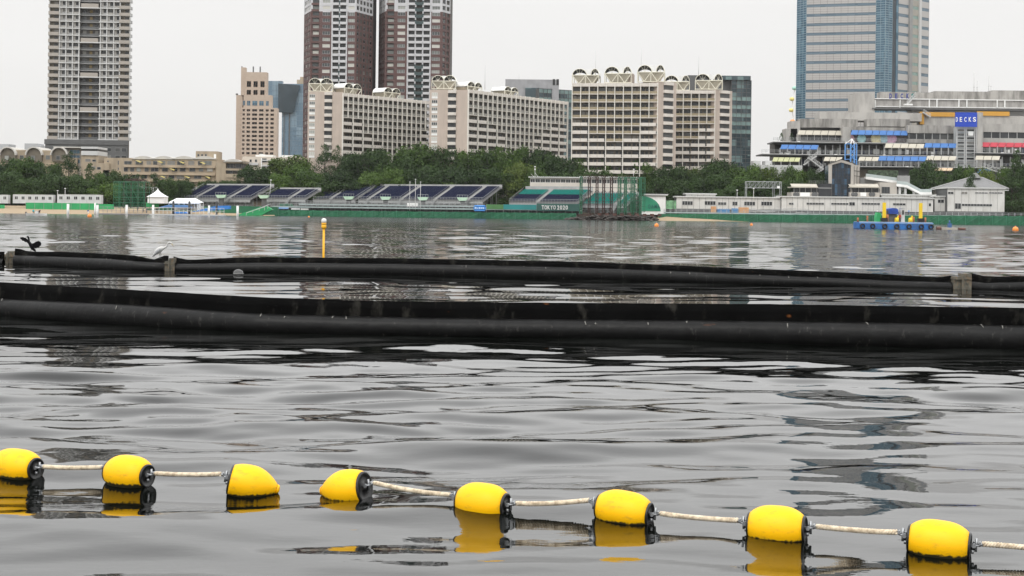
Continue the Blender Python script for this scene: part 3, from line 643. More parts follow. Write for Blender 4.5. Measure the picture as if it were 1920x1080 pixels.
# ---- banded glass tower at the right
def right_tower():
    P5 = lambda zx: 1440+zx/4
    stone = mat('grey_stone_panel', (.4, .385, .37), .6, .05, .1)
    bandg = glassmat('band_glass', [(0, (.11, .16, .2)), (.4, (.14, .19, .23)), (.75, (.09, .135, .17))], .12, (.2, .2, 3))
    warm = mat('warm_stone_panel', (.33, .31, .27), .7, .08, .3)
    A, B = at(1512, 60, 712), at(1642, 60, 702)
    fr = Fr((A.x, A.y), (B.x, B.y)); z0 = 20; zt = 135; W = fr.W
    t = thing('glass_office_tower', 'huge blue grey banded glass tower behind the waterfront shopping centre', 'tower', fr.p(W/2))
    pit = 17.85*706/F
    zref = zpx(1512, (110)/4+1.5, 712)        # centre of one band at left
    # glass corner left
    mb = MB(); c = [(0, 0)]; 
    L1 = at(1494, 60, 718); d = Vector((L1.x, L1.y, 0))-fr.A; ca, sa = math.cos(fr.a), math.sin(fr.a); l1 = (d.x*ca+d.y*sa, -d.x*sa+d.y*ca)
    C1, C2, C3 = at(1660, 60, 699), at(1673, 60, 702), at(1741, 60, 722)
    def lc(v): d = Vector((v.x, v.y, 0))-fr.A; return (d.x*ca+d.y*sa, -d.x*sa+d.y*ca)
    c1, c2, c3 = lc(C1), lc(C2), lc(C3)
    fr.put('core', MB().plan([(0, .3), (W, .3), (c1[0], c1[1]+.5), (c2[0], c2[1]+.5), (c3[0], c3[1]+.3), (c3[0], 40), (l1[0], 40), (l1[0]+.2, l1[1]+.4)], 0, zt).mesh('core', dgrey), t, 0, 0)
    def gskin(a_, b_, nm, mt, step=4.46):
        f2 = Fr(fr.p(*a_), fr.p(*b_)); f2.put(nm, MB().box(0, f2.W, 0, .3, z0, zt).mesh(nm, mt), t, 0, 0)
        mu = MB(); z = z0
        while z < zt: mu.box(0, f2.W, -.12, 0, z, z+.22); z += pit/4*1.0
        n = max(1, int(f2.W/2.2))
        for k in range(n+1): mu.box(k*f2.W/n-.08, k*f2.W/n+.08, -.1, 0, z0, zt)
        f2.put('mullions', mu.mesh('mullions', mat('pale_blue_mullion', (.22, .3, .34), .5)), t, 0, 0, kind='stuff')
    gskin(l1, (0, 0), 'corner_glass', bluegl); gskin((W, 0), c1, 'corner_glass', bluegl); gskin(c1, c2, 'corner_glass', bluegl)
    # slot
    # front bands: stone panels individually between glass ribbons
    zlo = zref-pit*int((zref-z0)/pit); n = int((zt-zlo)/pit)
    npan = 10; pw = W/npan; gh = pit*.30
    pan = MB().box(.06, pw-.06, -.12, .3, 0, (pit-gh)/3-.1).mesh('stone_panel', stone)
    rib = MB().box(0, W, 0, .3, 0, gh).mesh('glass_ribbon', bandg)
    jt = MB().box(0, W, .02, .3, 0, pit-gh).mesh('panel_backing', mat('joint_brown', (.12, .1, .09), .8))
    k3 = 0
    for i in range(n):
        z = zlo+i*pit
        fr.put('glass_ribbon', rib, t, 0, z-gh/2); fr.put('panel_backing', jt, t, 0, z+gh/2)
        for r in range(3):
            for k in range(npan):
                if k3 < 296 or True:
                    if i >= 5 or True: pass
                k3 += 1
    cnt = 0; mbs = MB()
    for i in range(n):
        z = zlo+i*pit
        for r in range(3):
            for k in range(npan):
                zz = z+gh/2+r*(pit-gh)/3
                vis = zpx(1512, 210, 712) < zz < zpx(1512, 0, 712)
                if vis and cnt < 300: fr.put('stone_panel', pan, t, k*pw, zz); cnt += 1
                else: mbs.box(k*pw+.06, (k+1)*pw-.06, -.12, .3, zz, zz+(pit-gh)/3-.1)
    fr.put('stone_panel', mbs.mesh('stone_panels_rest', stone), t, 0, 0, kind='stuff')
    # right side face
    f2 = Fr(fr.p(*c2), fr.p(*c3)); W2 = f2.W; s = W2/(1205-932)
    u = lambda zx: (zx-932)*s
    f2.put('dark_slot', MB().box(0, u(960), .05, .3, z0, zt).mesh('dark_slot', mat('slot_glass', (.02, .03, .04), .2)), t, 0, 0)
    f2.put('glass_strip', MB().box(u(960), u(975), -.1, .3, z0, zt).mesh('glass_strip', bluegl), t, 0, 0)
    f2.put('pilaster', MB().box(u(1050), u(1072), -1, .3, z0, zt).mesh('pilaster', mgrey), t, 0, 0)
    f2.put('pilaster', MB().box(u(1126), u(1142), -.8, .3, z0, zt).mesh('pilaster', lgrey), t, 0, 0)
    for nm, a_, b_, m1 in (('side_panel', 977, 1050, stone), ('side_panel', 1072, 1126, warm), ('side_panel', 1142, 1205, stone)):
        w = u(b_)-u(a_); pm = MB().box(0, w, -.1, .3, 0, pit*.66).mesh(nm, m1); gm = MB().box(0, w, 0, .3, 0, pit*.34).mesh('side_glass', bandg if m1 is stone else mat('mint_glass', (.2, .29, .26), .3))
        for i in range(n): f2.put(nm, pm, t, u(a_), zlo+i*pit+pit*.17); f2.put('side_glass', gm, t, u(a_), zlo+i*pit-pit*.17)
right_tower()
# ---------------------------------------------------------------- helpers for axis aligned pieces measured in the photo
def pbox(mb, x0, y0, x1, y1, Y, d, mi=0, slope=0):
    a = at((x0+x1)/2, y1, Y); b = at((x0+x1)/2, y0, Y)
    xa = at(x0, (y0+y1)/2, Y).x; xb = at(x1, (y0+y1)/2, Y).x
    mb.box(xa, xb, Y, Y+d, a.z, b.z, mi); return mb
def text_mesh(s, size, m, depth=.05, off=.018):
    cu = bpy.data.curves.new('lettering', 'FONT'); cu.body = s; cu.size = size; cu.extrude = depth; cu.align_x = 'LEFT'; cu.resolution_u = 3; cu.offset = off
    o = bpy.data.objects.new('lettering', cu); COL.objects.link(o)
    me = bpy.data.meshes.new_from_object(o.evaluated_get(bpy.context.evaluated_depsgraph_get())); COL.objects.unlink(o); bpy.data.objects.remove(o)
    me.materials.clear(); me.materials.append(m); return me
def put_text(name, s, parent, px0, px1, pyb, pyt, Y, m, squash=None, fat=0):
    me = text_mesh(s, 1, m, .05, .018+fat); xs = [v.co.x for v in me.vertices]; ys = [v.co.y for v in me.vertices]
    a = at(px0, pyb, Y); b = at(px1, pyt, Y); w = b.x-a.x; h = b.z-a.z
    o = part(name, me, parent, (a.x, Y, a.z)); o.rotation_euler.x = R(90)
    sx_, sy_ = w/(max(xs)-min(xs)), h/(max(ys)-min(ys))
    for v in me.vertices: v.co.x = (v.co.x-min(xs))*sx_; v.co.y = (v.co.y-min(ys))*sy_
    return o
awb = mat('awning_blue', (.05, .15, .38), .7, .08); awc = mat('awning_cream', (.44, .41, .34), .7, .06); awr = mat('awning_red', (.4, .035, .055), .7, .08); awg = mat('awning_olive', (.42, .43, .24), .7, .08)
def railing(x0, x1, Y, z, h=1.1, step=2.0, bars=3, w=.07):
    m = MB(); n = max(2, int((x1-x0)/step))
    for k in range(n+1): m.bar((x0+(x1-x0)*k/n, Y, z), (x0+(x1-x0)*k/n, Y, z+h), w)
    for j in range(bars): m.bar((x0, Y, z+h*(j+1)/bars), (x1, Y, z+h*(j+1)/bars), w*.8)
    return m

def mall():
    q = lambda zx: 1400+zx/3.692; r = lambda zy: 160+zy/3.692
    base = at(1700, 330, 560); base.z = 2.4
    t = thing('shopping_centre', 'wide terraced grey concrete shopping centre with blue, cream and red awnings at the right', 'shopping centre', base)
    def B(nm, boxes, m, Y, d, **k):
        mb = MB()
        for b in boxes: pbox(mb, q(b[0]), r(b[1]), q(b[2]), r(b[3]), Y, d)
        return part(nm, mb.mesh(nm, m), t, **k)
    gpan = mat('grey_wall_panel', (.4, .385, .36), .75, .06, .15, dirt=(.2, .19, .175), dscale=(.3, .3, .08), damt=.5)
    # roof parapets stepping upward to the right
    for i, (a, b, y) in enumerate(((925, 1300, 47), (1300, 1700, 42), (1700, 2000, 36))): B('roof_parapet', [(a, y, b, 112)], concrete, 592, 6)
    B('upper_wall', [(880, 98, 2000, 162)], mat('screen_panel', (.36, .345, .325), .75, .1, .3, dirt=(.16, .15, .14), dscale=(.5, .5, .1), damt=.6), 586, 10)
    for x in (890, 1063, 1265, 1318, 1470, 1525, 1735, 1788): B('frame_post', [(x-3.5, 100, x+3.5, 154)], white, 585.2, .6)
    B('frame_rail', [(880, 95, 2000, 101), (880, 149, 2000, 155)], white, 585.4, .5)
    B('wall_block', [(750, 55, 885, 190)], gpan, 584.5, 12)
    B('overhang', [(870, 162, 2000, 171)], dgrey, 583.8, 8)
    B('recess_wall', [(1140, 171, 2000, 212)], lgrey, 588, 6)
    B('ochre_beam', [(1240, 186, 1447, 216)], mat('ochre_paint', (.52, .27, .04), .7, .05), 583, 1.2); B('ochre_beam', [(1597, 181, 1820, 211)], MATS['ochre_paint'], 583, 1.2)
    mb = MB(); a, b = at(q(1200), r(270), 583), at(q(1228), r(183), 583)
    mb.prism([(a.x, a.z), (a.x+1.7, a.z), (b.x, b.z), (a.x, b.z)], 583, 585); part('ochre_post', mb.mesh('ochre_post', MATS['ochre_paint']), t)
    B('wall_band', [(505, 188, 1212, 245)], gpan, 581, 10); B('wall_band', [(1215, 215, 1450, 280)], gpan, 583.6, 8); B('wall_band', [(1630, 212, 2000, 268)], gpan, 583.6, 8)
    # curved drums
    for (x0, x1, y0, y1, Y) in ((365, 770, 236, 292, 578), (835, 1130, 236, 285, 576)):
        a, b = at(q(x0), r(y1), Y), at(q(x1), r(y0), Y); n = 12; pts = [(a.x+(b.x-a.x)*i/n, Y-2.2*math.sin(math.pi*i/n)) for i in range(n+1)]+[(b.x, Y+6), (a.x, Y+6)]
        part('drum_wall', MB().plan(pts, a.z, b.z).mesh('drum_wall', concrete), t)
    B('end_wall', [(305, 248, 370, 400), (270, 300, 350, 400)], gpan, 577, 8)
    B('end_wall', [(665, 288, 720, 390)], gpan, 572, 6)
    B('core_wall', [(350, 288, 2000, 400)], mgrey, 582, 10)
    B('core_wall', [(195, 400, 2000, 640)], recess, 580, 12)
    B('dirty_band', [(722, 290, 1112, 314)], concrete, 574, 6)
    B('wall_band', [(1115, 277, 1450, 332), (1115, 374, 1450, 400)], concrete, 571, 8); B('wall_band', [(1632, 268, 2000, 325), (1632, 366, 2000, 400)], gpan, 571, 8)
    def winrow(x0, x1, y0, y1, Y, n, g=glass, fm=lgrey):
        a, b = at(q(x0), r(y1), Y), at(q(x1), r(y0), Y); w = (b.x-a.x)/n; m = win_mesh('window', w-.1, b.z-a.z, g, fm)
        for i in range(n): part('window', m, t, (a.x+i*w+.05, Y, a.z))
    winrow(1122, 1447, 333, 373, 571.4, 6); winrow(1636, 1990, 326, 366, 571.4, 6); winrow(372, 665, 340, 380, 576, 6); 
    B('lobby', [(345, 338, 672, 395)], gpan, 576.6, 4)
    # shop front with round pastel paper umbrellas
    B('shop_front', [(722, 340, 1112, 393)], mat('shop_front', (.12, .1, .1), .8, .5, 1.2), 573.5, 4)
    cc = [(.5, .3, .35), (.3, .5, .5), (.55, .5, .3), (.3, .45, .5), (.5, .3, .42)]
    for i, x in enumerate((705, 795, 897, 950, 1000)):
        c = at(q(x), r(370), 573); part('round_sign', MB().lathe([(2.3*(.8 if i % 2 else 1), 0), (2.3*(.8 if i % 2 else 1), .2), (1.1, .3), (.9, .22)], 16).mesh('round_sign', mat('round_sign_%s' % 'abcde'[i], cc[i], .7, .2, 2)), t, (c.x, 572.9, c.z)).rotation_euler.x = R(90)
    # terrace slabs with railings
    def terrace(x0, x1, y, Y, th=9, d=14, rail=18):
        a = at(q(x0), r(y), Y); b = at(q(x1), r(y), Y)
        B('terrace_slab', [(x0, y, x1, y+th)], dgrey, Y, d); B('terrace_fascia', [(x0, y-2, x1, y+2)], lgrey, Y-.3, .3)
        z = (a.z+b.z)/2+.4
        part('railing', railing(a.x, b.x, Y+.2, z, 1.3, 1.6, 3, .08).mesh('railing', steel), t, kind='stuff')
        n = int((b.x-a.x)/19)
        for k in range(n): part('roof_lamp', MB().box(-.5, .5, -.5, .2, -.25, .15).mesh('roof_lamp', white), t, (a.x+10+k*19, Y-.6, z-.3))
    terrace(185, 1118, 395, 568); terrace(105, 1450, 482, 561); terrace(1590, 2000, 469, 561); terrace(590, 2000, 566, 553)
    def awn(x0, x1, y0, y1, Y, n, m, name):
        a, b = at(q(x0), r(y1), Y), at(q(x1), r(y0), Y); w = (b.x-a.x)/n; h = b.z-a.z; dd = h*.9
        me = MB(); n0 = 0
        me.prism([(0.04, 0), (w-.04, 0), (w-.04, .1), (.04, .1)], -.02, .02)
        me.quad((.1, 0, .05), (w-.1, 0, .05), (w-.1+.9, dd, h), (1.0, dd, h)); me.quad((1.0, dd, h-.08), (w+.8, dd, h-.08), (w-.1, 0, -.03), (.1, 0, -.03))
        me.quad((.1, 0, -.1), (w-.1, 0, -.1), (w-.1, 0, .05), (.1, 0, .05))
        me = me.mesh('awning_panel', m)
        for i in range(n): part('awning_panel', me, t, (a.x+i*w, Y, a.z))
    awn(350, 665, 313, 341, 574, 6, awc, ''); awn(718, 1113, 313, 341, 571, 8, awb, ''); awn(230, 490, 412, 440, 565, 5, awb, ''); awn(953, 1225, 404, 432, 563, 5, awc, ''); awn(1227, 1448, 401, 430, 563, 4, awb, '')
    awn(1625, 1960, 397, 425, 563, 6, awr, ''); awn(175, 365, 499, 526, 559, 5, awg, ''); awn(530, 655, 496, 523, 558, 3, awc, ''); awn(770, 910, 495, 522, 557, 3, awc, ''); awn(910, 1240, 492, 521, 557, 6, awb, ''); awn(1240, 1446, 490, 517, 557, 4, awc, ''); awn(1580, 1750, 488, 515, 557, 3, awc, '')
    awn(1595, 1690, 580, 608, 549, 3, awb, ''); awn(1300, 1420, 572, 590, 549, 3, mat('awning_peach', (.6, .45, .3), .7, .06), '')
    # shop fronts under the awnings: columns, doors, clutter
    rng = random.Random(3)
    def front(x0, x1, y0, y1, Y, lite):
        B('shop_wall', [(x0, y0, x1, y1)], mat('pale_shop_wall', (.36, .35, .33), .8, .12, .6) if lite else mat('dim_shop_wall', (.06, .055, .05), .8, .4, .7), Y, 3)  # dark variant has the shade under the awnings painted into its colour
        n = int((x1-x0)/24)
        for k in range(n):
            x = x0+(k+.5)*(x1-x0)/n; h = y1-(y1-y0)*rng.uniform(.35, .85)
            B('shop_window' if k % 3 else 'door', [(x-9, h, x+7, y1-2)], rng.choice([glass, glass, glassb, navy if not lite else glass, white if not lite else dgrey]), Y-.15, .15)
        for k in range(n//2+1):
            x = x0+k*(x1-x0)/(n//2 or 1); B('column', [(x-3, y0-6, x+3, y1)], lgrey, Y-2.5, .6)
    front(232, 490, 440, 480, 572, 0); front(495, 950, 418, 478, 573, 0); front(955, 1447, 430, 480, 572, 0); front(1632, 2000, 425, 468, 572, 0)
    front(175, 365, 526, 565, 566, 0); front(780, 1445, 521, 565, 565, 1); front(1595, 1760, 515, 565, 565, 1); front(1770, 2000, 500, 562, 566, 0)
    front(380, 780, 500, 560, 568, 0)
    B('low_wall', [(100, 552, 385, 640)], lgrey, 556, 10); B('low_wall', [(640, 575, 1050, 700)], recess2, 556, 8); B('low_wall', [(1050, 576, 2000, 720)], mgrey, 558, 10)
    B('planter_hedge', [(845, 588, 1050, 640)], mat('planter_green', (.06, .085, .05), .9, .6, 1.5), 551, 3)
    B('metal_box', [(48, 522, 98, 600), (130, 522, 175, 560)], lgrey, 560, 8)
    # stair flights
    for i, (x0, y0, x1, y1, Y) in enumerate(((400, 545, 490, 480, 556), (430, 500, 530, 575, 555), (530, 575, 480, 610, 554), (1640, 560, 1780, 610, 548), (1110, 130, 1170, 65, 582), (1225, 185, 1275, 217, 581.5))):
        mb = MB(); a, b = at(q(x0), r(y0), Y), at(q(x1), r(y1), Y); n = 10
        for k in range(n):
            f = k/n; p_ = a.lerp(b, f); w = abs(b.x-a.x)/n; mb.box(p_.x-w/2, p_.x+w/2+.1, Y, Y+1.6, p_.z-.45, p_.z)
        mb.bar((a.x, Y, a.z+1.1), (b.x, Y, b.z+1.1), .14); mb.bar((a.x, Y, a.z+.6), (b.x, Y, b.z+.6), .1)
        for k in range(6): p_ = a.lerp(b, k/5); mb.bar((p_.x, Y, p_.z), (p_.x, Y, p_.z+1.1), .1)
        part('stair_flight', mb.mesh('stair_flight', lgrey), t)
    B('stair_landing', [(1095, 128, 1150, 138)], white, 581.5, 2)
    # glazed stair tower with the sign above and a pylon beside it
    B('pylon', [(1596, 187, 1634, 566)], gpan, 563, 6)
    B('stair_tower_core', [(1452, 287, 1592, 568)], mat('stair_tower_back', (.4, .42, .42), .5, .15, .5), 566, 4)
    lat = MB()
    for k in range(15): pbox(lat, q(1452), r(300+k*18), q(1592), r(303+k*18), 563.2, .25)
    for x in (1453, 1505, 1520, 1575, 1588): pbox(lat, q(x), r(287), q(x+4), r(566), 563, .2)
    part('stair_lattice', lat.mesh('stair_lattice', lgrey), t)
    for k in range(9):
        for x0, x1 in ((1463, 1505), (1522, 1573)): B('stair_window', [(x0, 305+k*28, x1, 318+k*28)], glass, 565.8, .15)
    B('banner_panel', [(1535, 318, 1570, 348)], white, 563, .2)
    B('sign_board', [(1447, 187, 1595, 287)], mat('sign_blue', (.008, .05, .42), .45, .03), 561.5, 1)
    for ch, x0, x1 in (('D', 1448, 1462), ('E', 1475, 1491), ('C', 1506, 1522), ('K', 1537, 1555), ('S', 1566, 1588)):
        put_text('letter', ch, t, q(x0), q(x1), r(252), r(220), 561.4, mat('sign_white', (.8, .8, .8), .5, 0))
    for ch, x0, x1, m in (('D', 988, 1004, 0), ('E', 1028, 1044, 0), ('C', 1066, 1082, 0), ('K', 1106, 1124, 0), ('S', 1140, 1160, 1)):
        put_text('rooftop_letter', ch, t, q(x0-1), q(x1+1), r(92), r(56), 582.6, mat('letter_teal', (.01, .16, .16), .5, 0) if m else mat('letter_blue', (.01, .025, .2), .5, 0), fat=.03)
    for i, (x, y0, y1) in enumerate(((1832, 135, 172), (1838, 150, 172), (1860, 140, 170), (1864, 160, 170))):
        a_ = at(x, y1, 590); thing('antenna', ['tallest mast on the shopping centre roof', 'short mast just right of the tallest rooftop mast', 'lattice mast with dishes near the right end of the shopping centre roof', 'stub mast at the right end of the rooftop group'][i], 'antenna', (a_.x, 594, a_.z-1), mesh=MB().tube([(0, 0, 0), (0, 0, at(x, y0, 590).z-a_.z+1)], .13, 5).box(-.3, .3, -.1, .1, 3, 3.3).mesh('antenna', lgrey), group='masts on the shopping centre roof')
    for i, x in enumerate((1465, 1484)):     # potted conifers on the terrace
        a_ = at(x, r(392), 570); m = MB(); rg = random.Random(i)
        for k in range(260):
            h = rg.random()**.7; rr = (1-h)*1.0+.12; an = rg.random()*6.28; c = Vector((rr*math.cos(an), rr*math.sin(an), .3+h*2.9)); e = .28
            d1 = Vector((rg.uniform(-e, e), rg.uniform(-e, e), rg.uniform(-e, e))); d2 = Vector((rg.uniform(-e, e), rg.uniform(-e, e), rg.uniform(-e, e))); m.tri(c, c+d1, c+d2)
        o = thing('potted_tree', ['left', 'right'][i]+' one of two small potted conifers on the upper terrace of the shopping centre', 'tree', (a_.x, 570, a_.z+.4)); part('crown', m.mesh('crown', leafdark), o, (a_.x, 570, a_.z+.4)); part('pot', MB().lathe([(.35, 0), (.5, .5)], 10).mesh('pot', mgrey), o, (a_.x, 570, a_.z+.4))
def leafmat(name, dark, light):
    m = bpy.data.materials.new(name); m.use_nodes = True; n = m.node_tree; l = n.links.new; b = n.nodes['Principled BSDF']; b.inputs['Roughness'].default_value = .65; b.inputs['Specular IOR Level'].default_value = .3
    g = n.nodes.new('ShaderNodeNewGeometry'); a = n.nodes.new('ShaderNodeTexNoise'); a.inputs['Scale'].default_value = .35; a.inputs['Detail'].default_value = 5; l(g.outputs['Position'], a.inputs['Vector'])
    oi = n.nodes.new('ShaderNodeObjectInfo'); ad = n.nodes.new('ShaderNodeMath'); ad.operation = 'MULTIPLY_ADD'; l(oi.outputs['Random'], ad.inputs[0]); ad.inputs[1].default_value = .5; l(a.outputs['Fac'], ad.inputs[2])
    wn = n.nodes.new('ShaderNodeTexWhiteNoise'); l(g.outputs['Random Per Island'], wn.inputs['Vector']) if False else None
    a2 = n.nodes.new('ShaderNodeMath'); a2.operation = 'MULTIPLY_ADD'; l(g.outputs['Random Per Island'], a2.inputs[0]); a2.inputs[1].default_value = .3; l(ad.outputs[0], a2.inputs[2])
    r = n.nodes.new('ShaderNodeMapRange'); r.inputs['From Min'].default_value = .4; r.inputs['From Max'].default_value = 1.3; l(a2.outputs[0], r.inputs['Value'])
    mx_ = n.nodes.new('ShaderNodeMix'); mx_.data_type = 'RGBA'; mx_.inputs[6].default_value = (*dark, 1); mx_.inputs[7].default_value = (*light, 1); l(r.outputs[0], mx_.inputs[0]); l(mx_.outputs[2], b.inputs['Base Color'])
    tr = n.nodes.new('ShaderNodeBsdfTranslucent'); l(mx_.outputs[2], tr.inputs['Color']); ms = n.nodes.new('ShaderNodeMixShader'); ms.inputs[0].default_value = .25
    l(b.outputs[0], ms.inputs[1]); l(tr.outputs[0], ms.inputs[2]); l(ms.outputs[0], n.nodes['Material Output'].inputs['Surface']); return m
leafdark = leafmat('pine_needles', (.01, .028, .006), (.048, .092, .018))
leafmid = leafmat('broadleaf_green', (.017, .046, .006), (.082, .142, .022))
leaflite = leafmat('bright_green_leaves', (.03, .06, .01), (.14, .19, .035))
mall()

# ---- ferris wheel glimpsed beside the tower
def wheel():
    Y = 1000; c = at(1603, 200, Y); Rr = 44
    t = thing('ferris_wheel', 'ferris wheel mostly hidden behind the banded glass tower, coloured gondolas peeking out left', 'ferris wheel', (c.x, Y, 2))
    m = MB(); n = 48; pts = [(c.x+Rr*math.cos(2*math.pi*i/n), Y, c.z+Rr*math.sin(2*math.pi*i/n)) for i in range(n+1)]
    m.tube(pts, .35, 5); m.tube([(c.x+(p_[0]-c.x)*.93, Y, c.z+(p_[2]-c.z)*.93) for p_ in pts], .3, 5)
    part('rim', m.mesh('rim', white), t)
    m = MB()
    for i in range(0, n, 2): m.bar((c.x, Y, c.z), pts[i], .3)
    part('spokes', m.mesh('spokes', white), t); m = MB()
    for s in (-1, 1): m.bar((c.x, Y+6, c.z), (c.x+s*22, Y+12, 2), 1.8)
    part('support', m.mesh('support', white), t)
    cs = [mat('gondola_%s' % k, v, .5, .05) for k, v in (('mint', (.35, .6, .5)), ('yellow', (.7, .6, .2)), ('orange', (.75, .35, .15)), ('red', (.7, .2, .15)))]
    gm = [MB().lathe([(.6, -2.6), (1.6, -2.2), (1.7, -.9), (1.1, -.1), (.2, .1)], 10).mesh('gondola', k) for k in cs]
    for i in range(36):
        a = 2*math.pi*i/36+.04; part('gondola', gm[int(i/1.5) % 4] if not (math.cos(a) < -.8) else gm[max(0, min(3, int((math.sin(a)*-3.2)+1.6)))], t, (c.x+(Rr+1)*math.cos(a), Y-1, c.z+(Rr+1)*math.sin(a)))
wheel()

# ---- low apartments behind the left trees
def low_left():
    Y = 575
    vm = mat('vault_roof', (.5, .48, .44), .7, .06)
    # barrel roofed building at far left
    t = thing('apartment_house', 'low tan apartment house with three big barrel vault gables at the far left', 'apartment house', (at(60, 300, Y).x, Y, 2.4))
    mb = MB(); pbox(mb, -60, 283, 128, 345, Y, 14); pbox(mb, 128, 296, 145, 345, Y+1, 14); pbox(mb, -60, 281, 118, 284, Y-.1, 14)
    part('wall', mb.mesh('wall', tan), t)
    nsh = MB()
    for i, cx in enumerate((-31, 17, 66, 113)):
        c = at(cx, 300, Y); r_ = 14*Y/F; zc = zpx(cx, 291, Y); z0 = zpx(cx, 303, Y); n = 12; h = zpx(cx, 277.5, Y)-zc
        arc = [(c.x-r_*math.cos(math.pi*k/n), zc+h*math.sin(math.pi*k/n)) for k in range(n+1)]
        o = MB(); o.prism([(arc[0][0], z0)]+arc+[(arc[-1][0], z0)], Y-1.2, Y-.02); part('gable', o.mesh('gable', recess2), t)
        v = MB()
        for k in range(n):
            a0, a1 = arc[k], arc[k+1]; g = 1.16
            f_ = lambda p_, g_: (c.x+(p_[0]-c.x)*g_, zc+(p_[1]-zc)*g_)
            b0, b1 = f_(a0, g), f_(a1, g); e0, e1 = f_(a0, .99), f_(a1, .99)
            v.prism([e0, b0, b1, e1], Y-2.2, Y+14)
        part('barrel_vault', v.mesh('barrel_vault', vm), t)
        cols_ = [(cx-6, 300), (cx+20, 299), (cx+32, 300)]
        for (x, y) in cols_:
            if x < 125: part('window', win_mesh('window', 1.6, 1.7, glassb, mgrey), t, (at(x, y, Y).x, Y-(1.4 if x < cx+10 else .14), zpx(x, y, Y)))
    b2 = MB()
    for x in (-50, -20, 5, 30, 58, 86): pbox(b2, x, 306, x+18, 312, Y-.6, .5)
    part('balcony', b2.mesh('balcony', mat('tan_balcony', (.4, .32, .23), .85, .06)), t)
    for i, x in enumerate((2, 34, 62, 90)): part('window', win_mesh('window', 2.6, 1.5, glass, mgrey, 2), t, (at(x, 318, Y).x, Y-.14, zpx(x, 318, Y)))
    # middle stepped building with flat visor roof
    t = thing('apartment_house', 'stepped tan and grey apartment house with flat visor roof, right of the barrel vaults', 'apartment house', (at(170, 300, Y).x, Y, 2.4))
    def W(boxes, m, nm, Yb, d=14):
        mb = MB()
        for b in boxes: pbox(mb, *b, Yb, d)
        return part(nm, mb.mesh(nm, m), t)
    def wins(lst, Yb, g=glass):
        for (x0, y0, x1, y1) in lst:
            a, b = at(x0, y1, Yb), at(x1, y0, Yb); n = max(1, round((b.x-a.x)/1.6)); part('window', win_mesh('window', b.x-a.x, b.z-a.z, g, mgrey, n), t, (a.x, Yb-.12, a.z))
    W([(128, 278, 152, 345)], mat('warm_concrete', (.38, .34, .29), .85, .08), 'tower_wall', Y+2); W([(100, 275, 155, 277)], vm, 'visor_roof', Y-1, 12)
    W([(152, 291, 183, 345), (183, 306, 205, 345), (193, 319, 205, 345)], tan, 'wall', Y-1); W([(152, 283, 183, 291), (152, 275, 183, 279)], lgrey, 'balcony_parapet', Y-1.5); W([(153, 279, 183, 283)], recess, 'wall', Y)
    wins([(131, 281, 150, 288), (131, 291, 150, 296), (131, 299, 150, 306)], Y+2, bluegl); wins([(160, 298, 170, 303), (173, 299, 180, 303), (171, 312, 179, 317), (182, 313, 189, 318), (193, 327, 200, 333)], Y-1)
    # right long one
    t = thing('apartment_house', 'long tan apartment house with low wavy roof and yellow sunshades', 'apartment house', (at(330, 310, Y).x, Y, 2.4))
    W([(195, 296, 225, 350), (225, 297, 408, 350), (408, 304, 416, 350)], tan, 'wall', Y); W([(367, 283.5, 407, 299)], tan, 'roof_house', Y+1, 10)
    wins([(370, 289, 374, 293), (377, 289, 381, 293), (384, 289, 388, 293)], Y+1); W([(401, 289, 405, 297)], white, 'white_hatch', Y+.8, .3)
    for i in range(4):
        c0, c1 = at(247+i*38, 300, Y).x, at(292+i*38, 300, Y).x; z = zpx(270+i*38, 298.5, Y); n = 10; h = 1.3
        part('wavy_roof', MB().prism([(c0+(c1-c0)*k/n, z+h*math.sin(math.pi*k/n)) for k in range(n+1)], Y-.5, Y+12).mesh('wavy_roof', vm), t)
    par = MB(); ya = [(311, 318), (325, 331.5), (337.5, 343)]
    for (y0, y1) in ya: pbox(par, 232, y0-1.5, 404, y0+3.2, Y-1, .9)
    part('balcony_parapet', par.mesh('balcony_parapet', mat('tan_balcony', (.4, .32, .23))), t)
    rg = random.Random(5)
    for row, y in enumerate((307.5, 319.5, 333)):
        x = 232 if row else 233
        while x < 398:
            w = rg.choice([8, 11, 14]); wins([(x, y-5.5 if row else y-5.5, x+w, y+2)], Y-.1, rg.choice([glass, glassb])); x += w+rg.choice([4, 7])
    wins([(201, 301, 204, 304), (201, 314, 204, 317), (221, 301, 223, 309), (221, 314, 223, 319), (231, 327, 233, 334)], Y-.0)
    ym = mat('yellow_sunshade', (.65, .55, .2), .7, .1)
    for x, y in ((255, 301), (295, 302), (336, 303), (375, 304), (318, 316), (300, 330), (346, 330.5), (385, 331)):
        a, b = at(x, y+4, Y-1.5), at(x+9, y, Y-1.5); part('sunshade', MB().prism([(a.x, b.z), (a.x+.8, b.z), (b.x+.3, a.z+.4), (b.x, a.z)], Y-2.6, Y-1.2).mesh('sunshade', ym), t)
    # small gable block + next
    t = thing('apartment_house', 'small tan house with a domed roof edge and stacked balconies, just left of the stands', 'apartment house', (at(432, 320, Y).x, Y-4, 2.4)); Y = 571
    W([(405, 304, 423, 352), (423, 301, 455, 306), (423, 333, 455, 352)], tan, 'wall', Y); W([(423, 306, 455, 333)], recess, 'wall', Y+1.6, 6); W([(423, 316, 454, 319.5), (423, 326, 446, 333)], tan, 'balcony_parapet', Y-.3, .6)
    c0, c1 = at(418, 300, Y).x, at(456, 300, Y).x; z = zpx(437, 303.6, Y); part('wavy_roof', MB().prism([(c0+(c1-c0)*k/10, z+.05+1.1*math.sin(math.pi*k/10)) for k in range(11)], Y-.5, Y+12).mesh('wavy_roof', vm), t)
    wins([(426, 307, 431, 315), (432, 307, 438, 315), (442, 307, 453, 315), (427, 320, 436, 325), (435, 331, 446, 342)], Y+1.5)
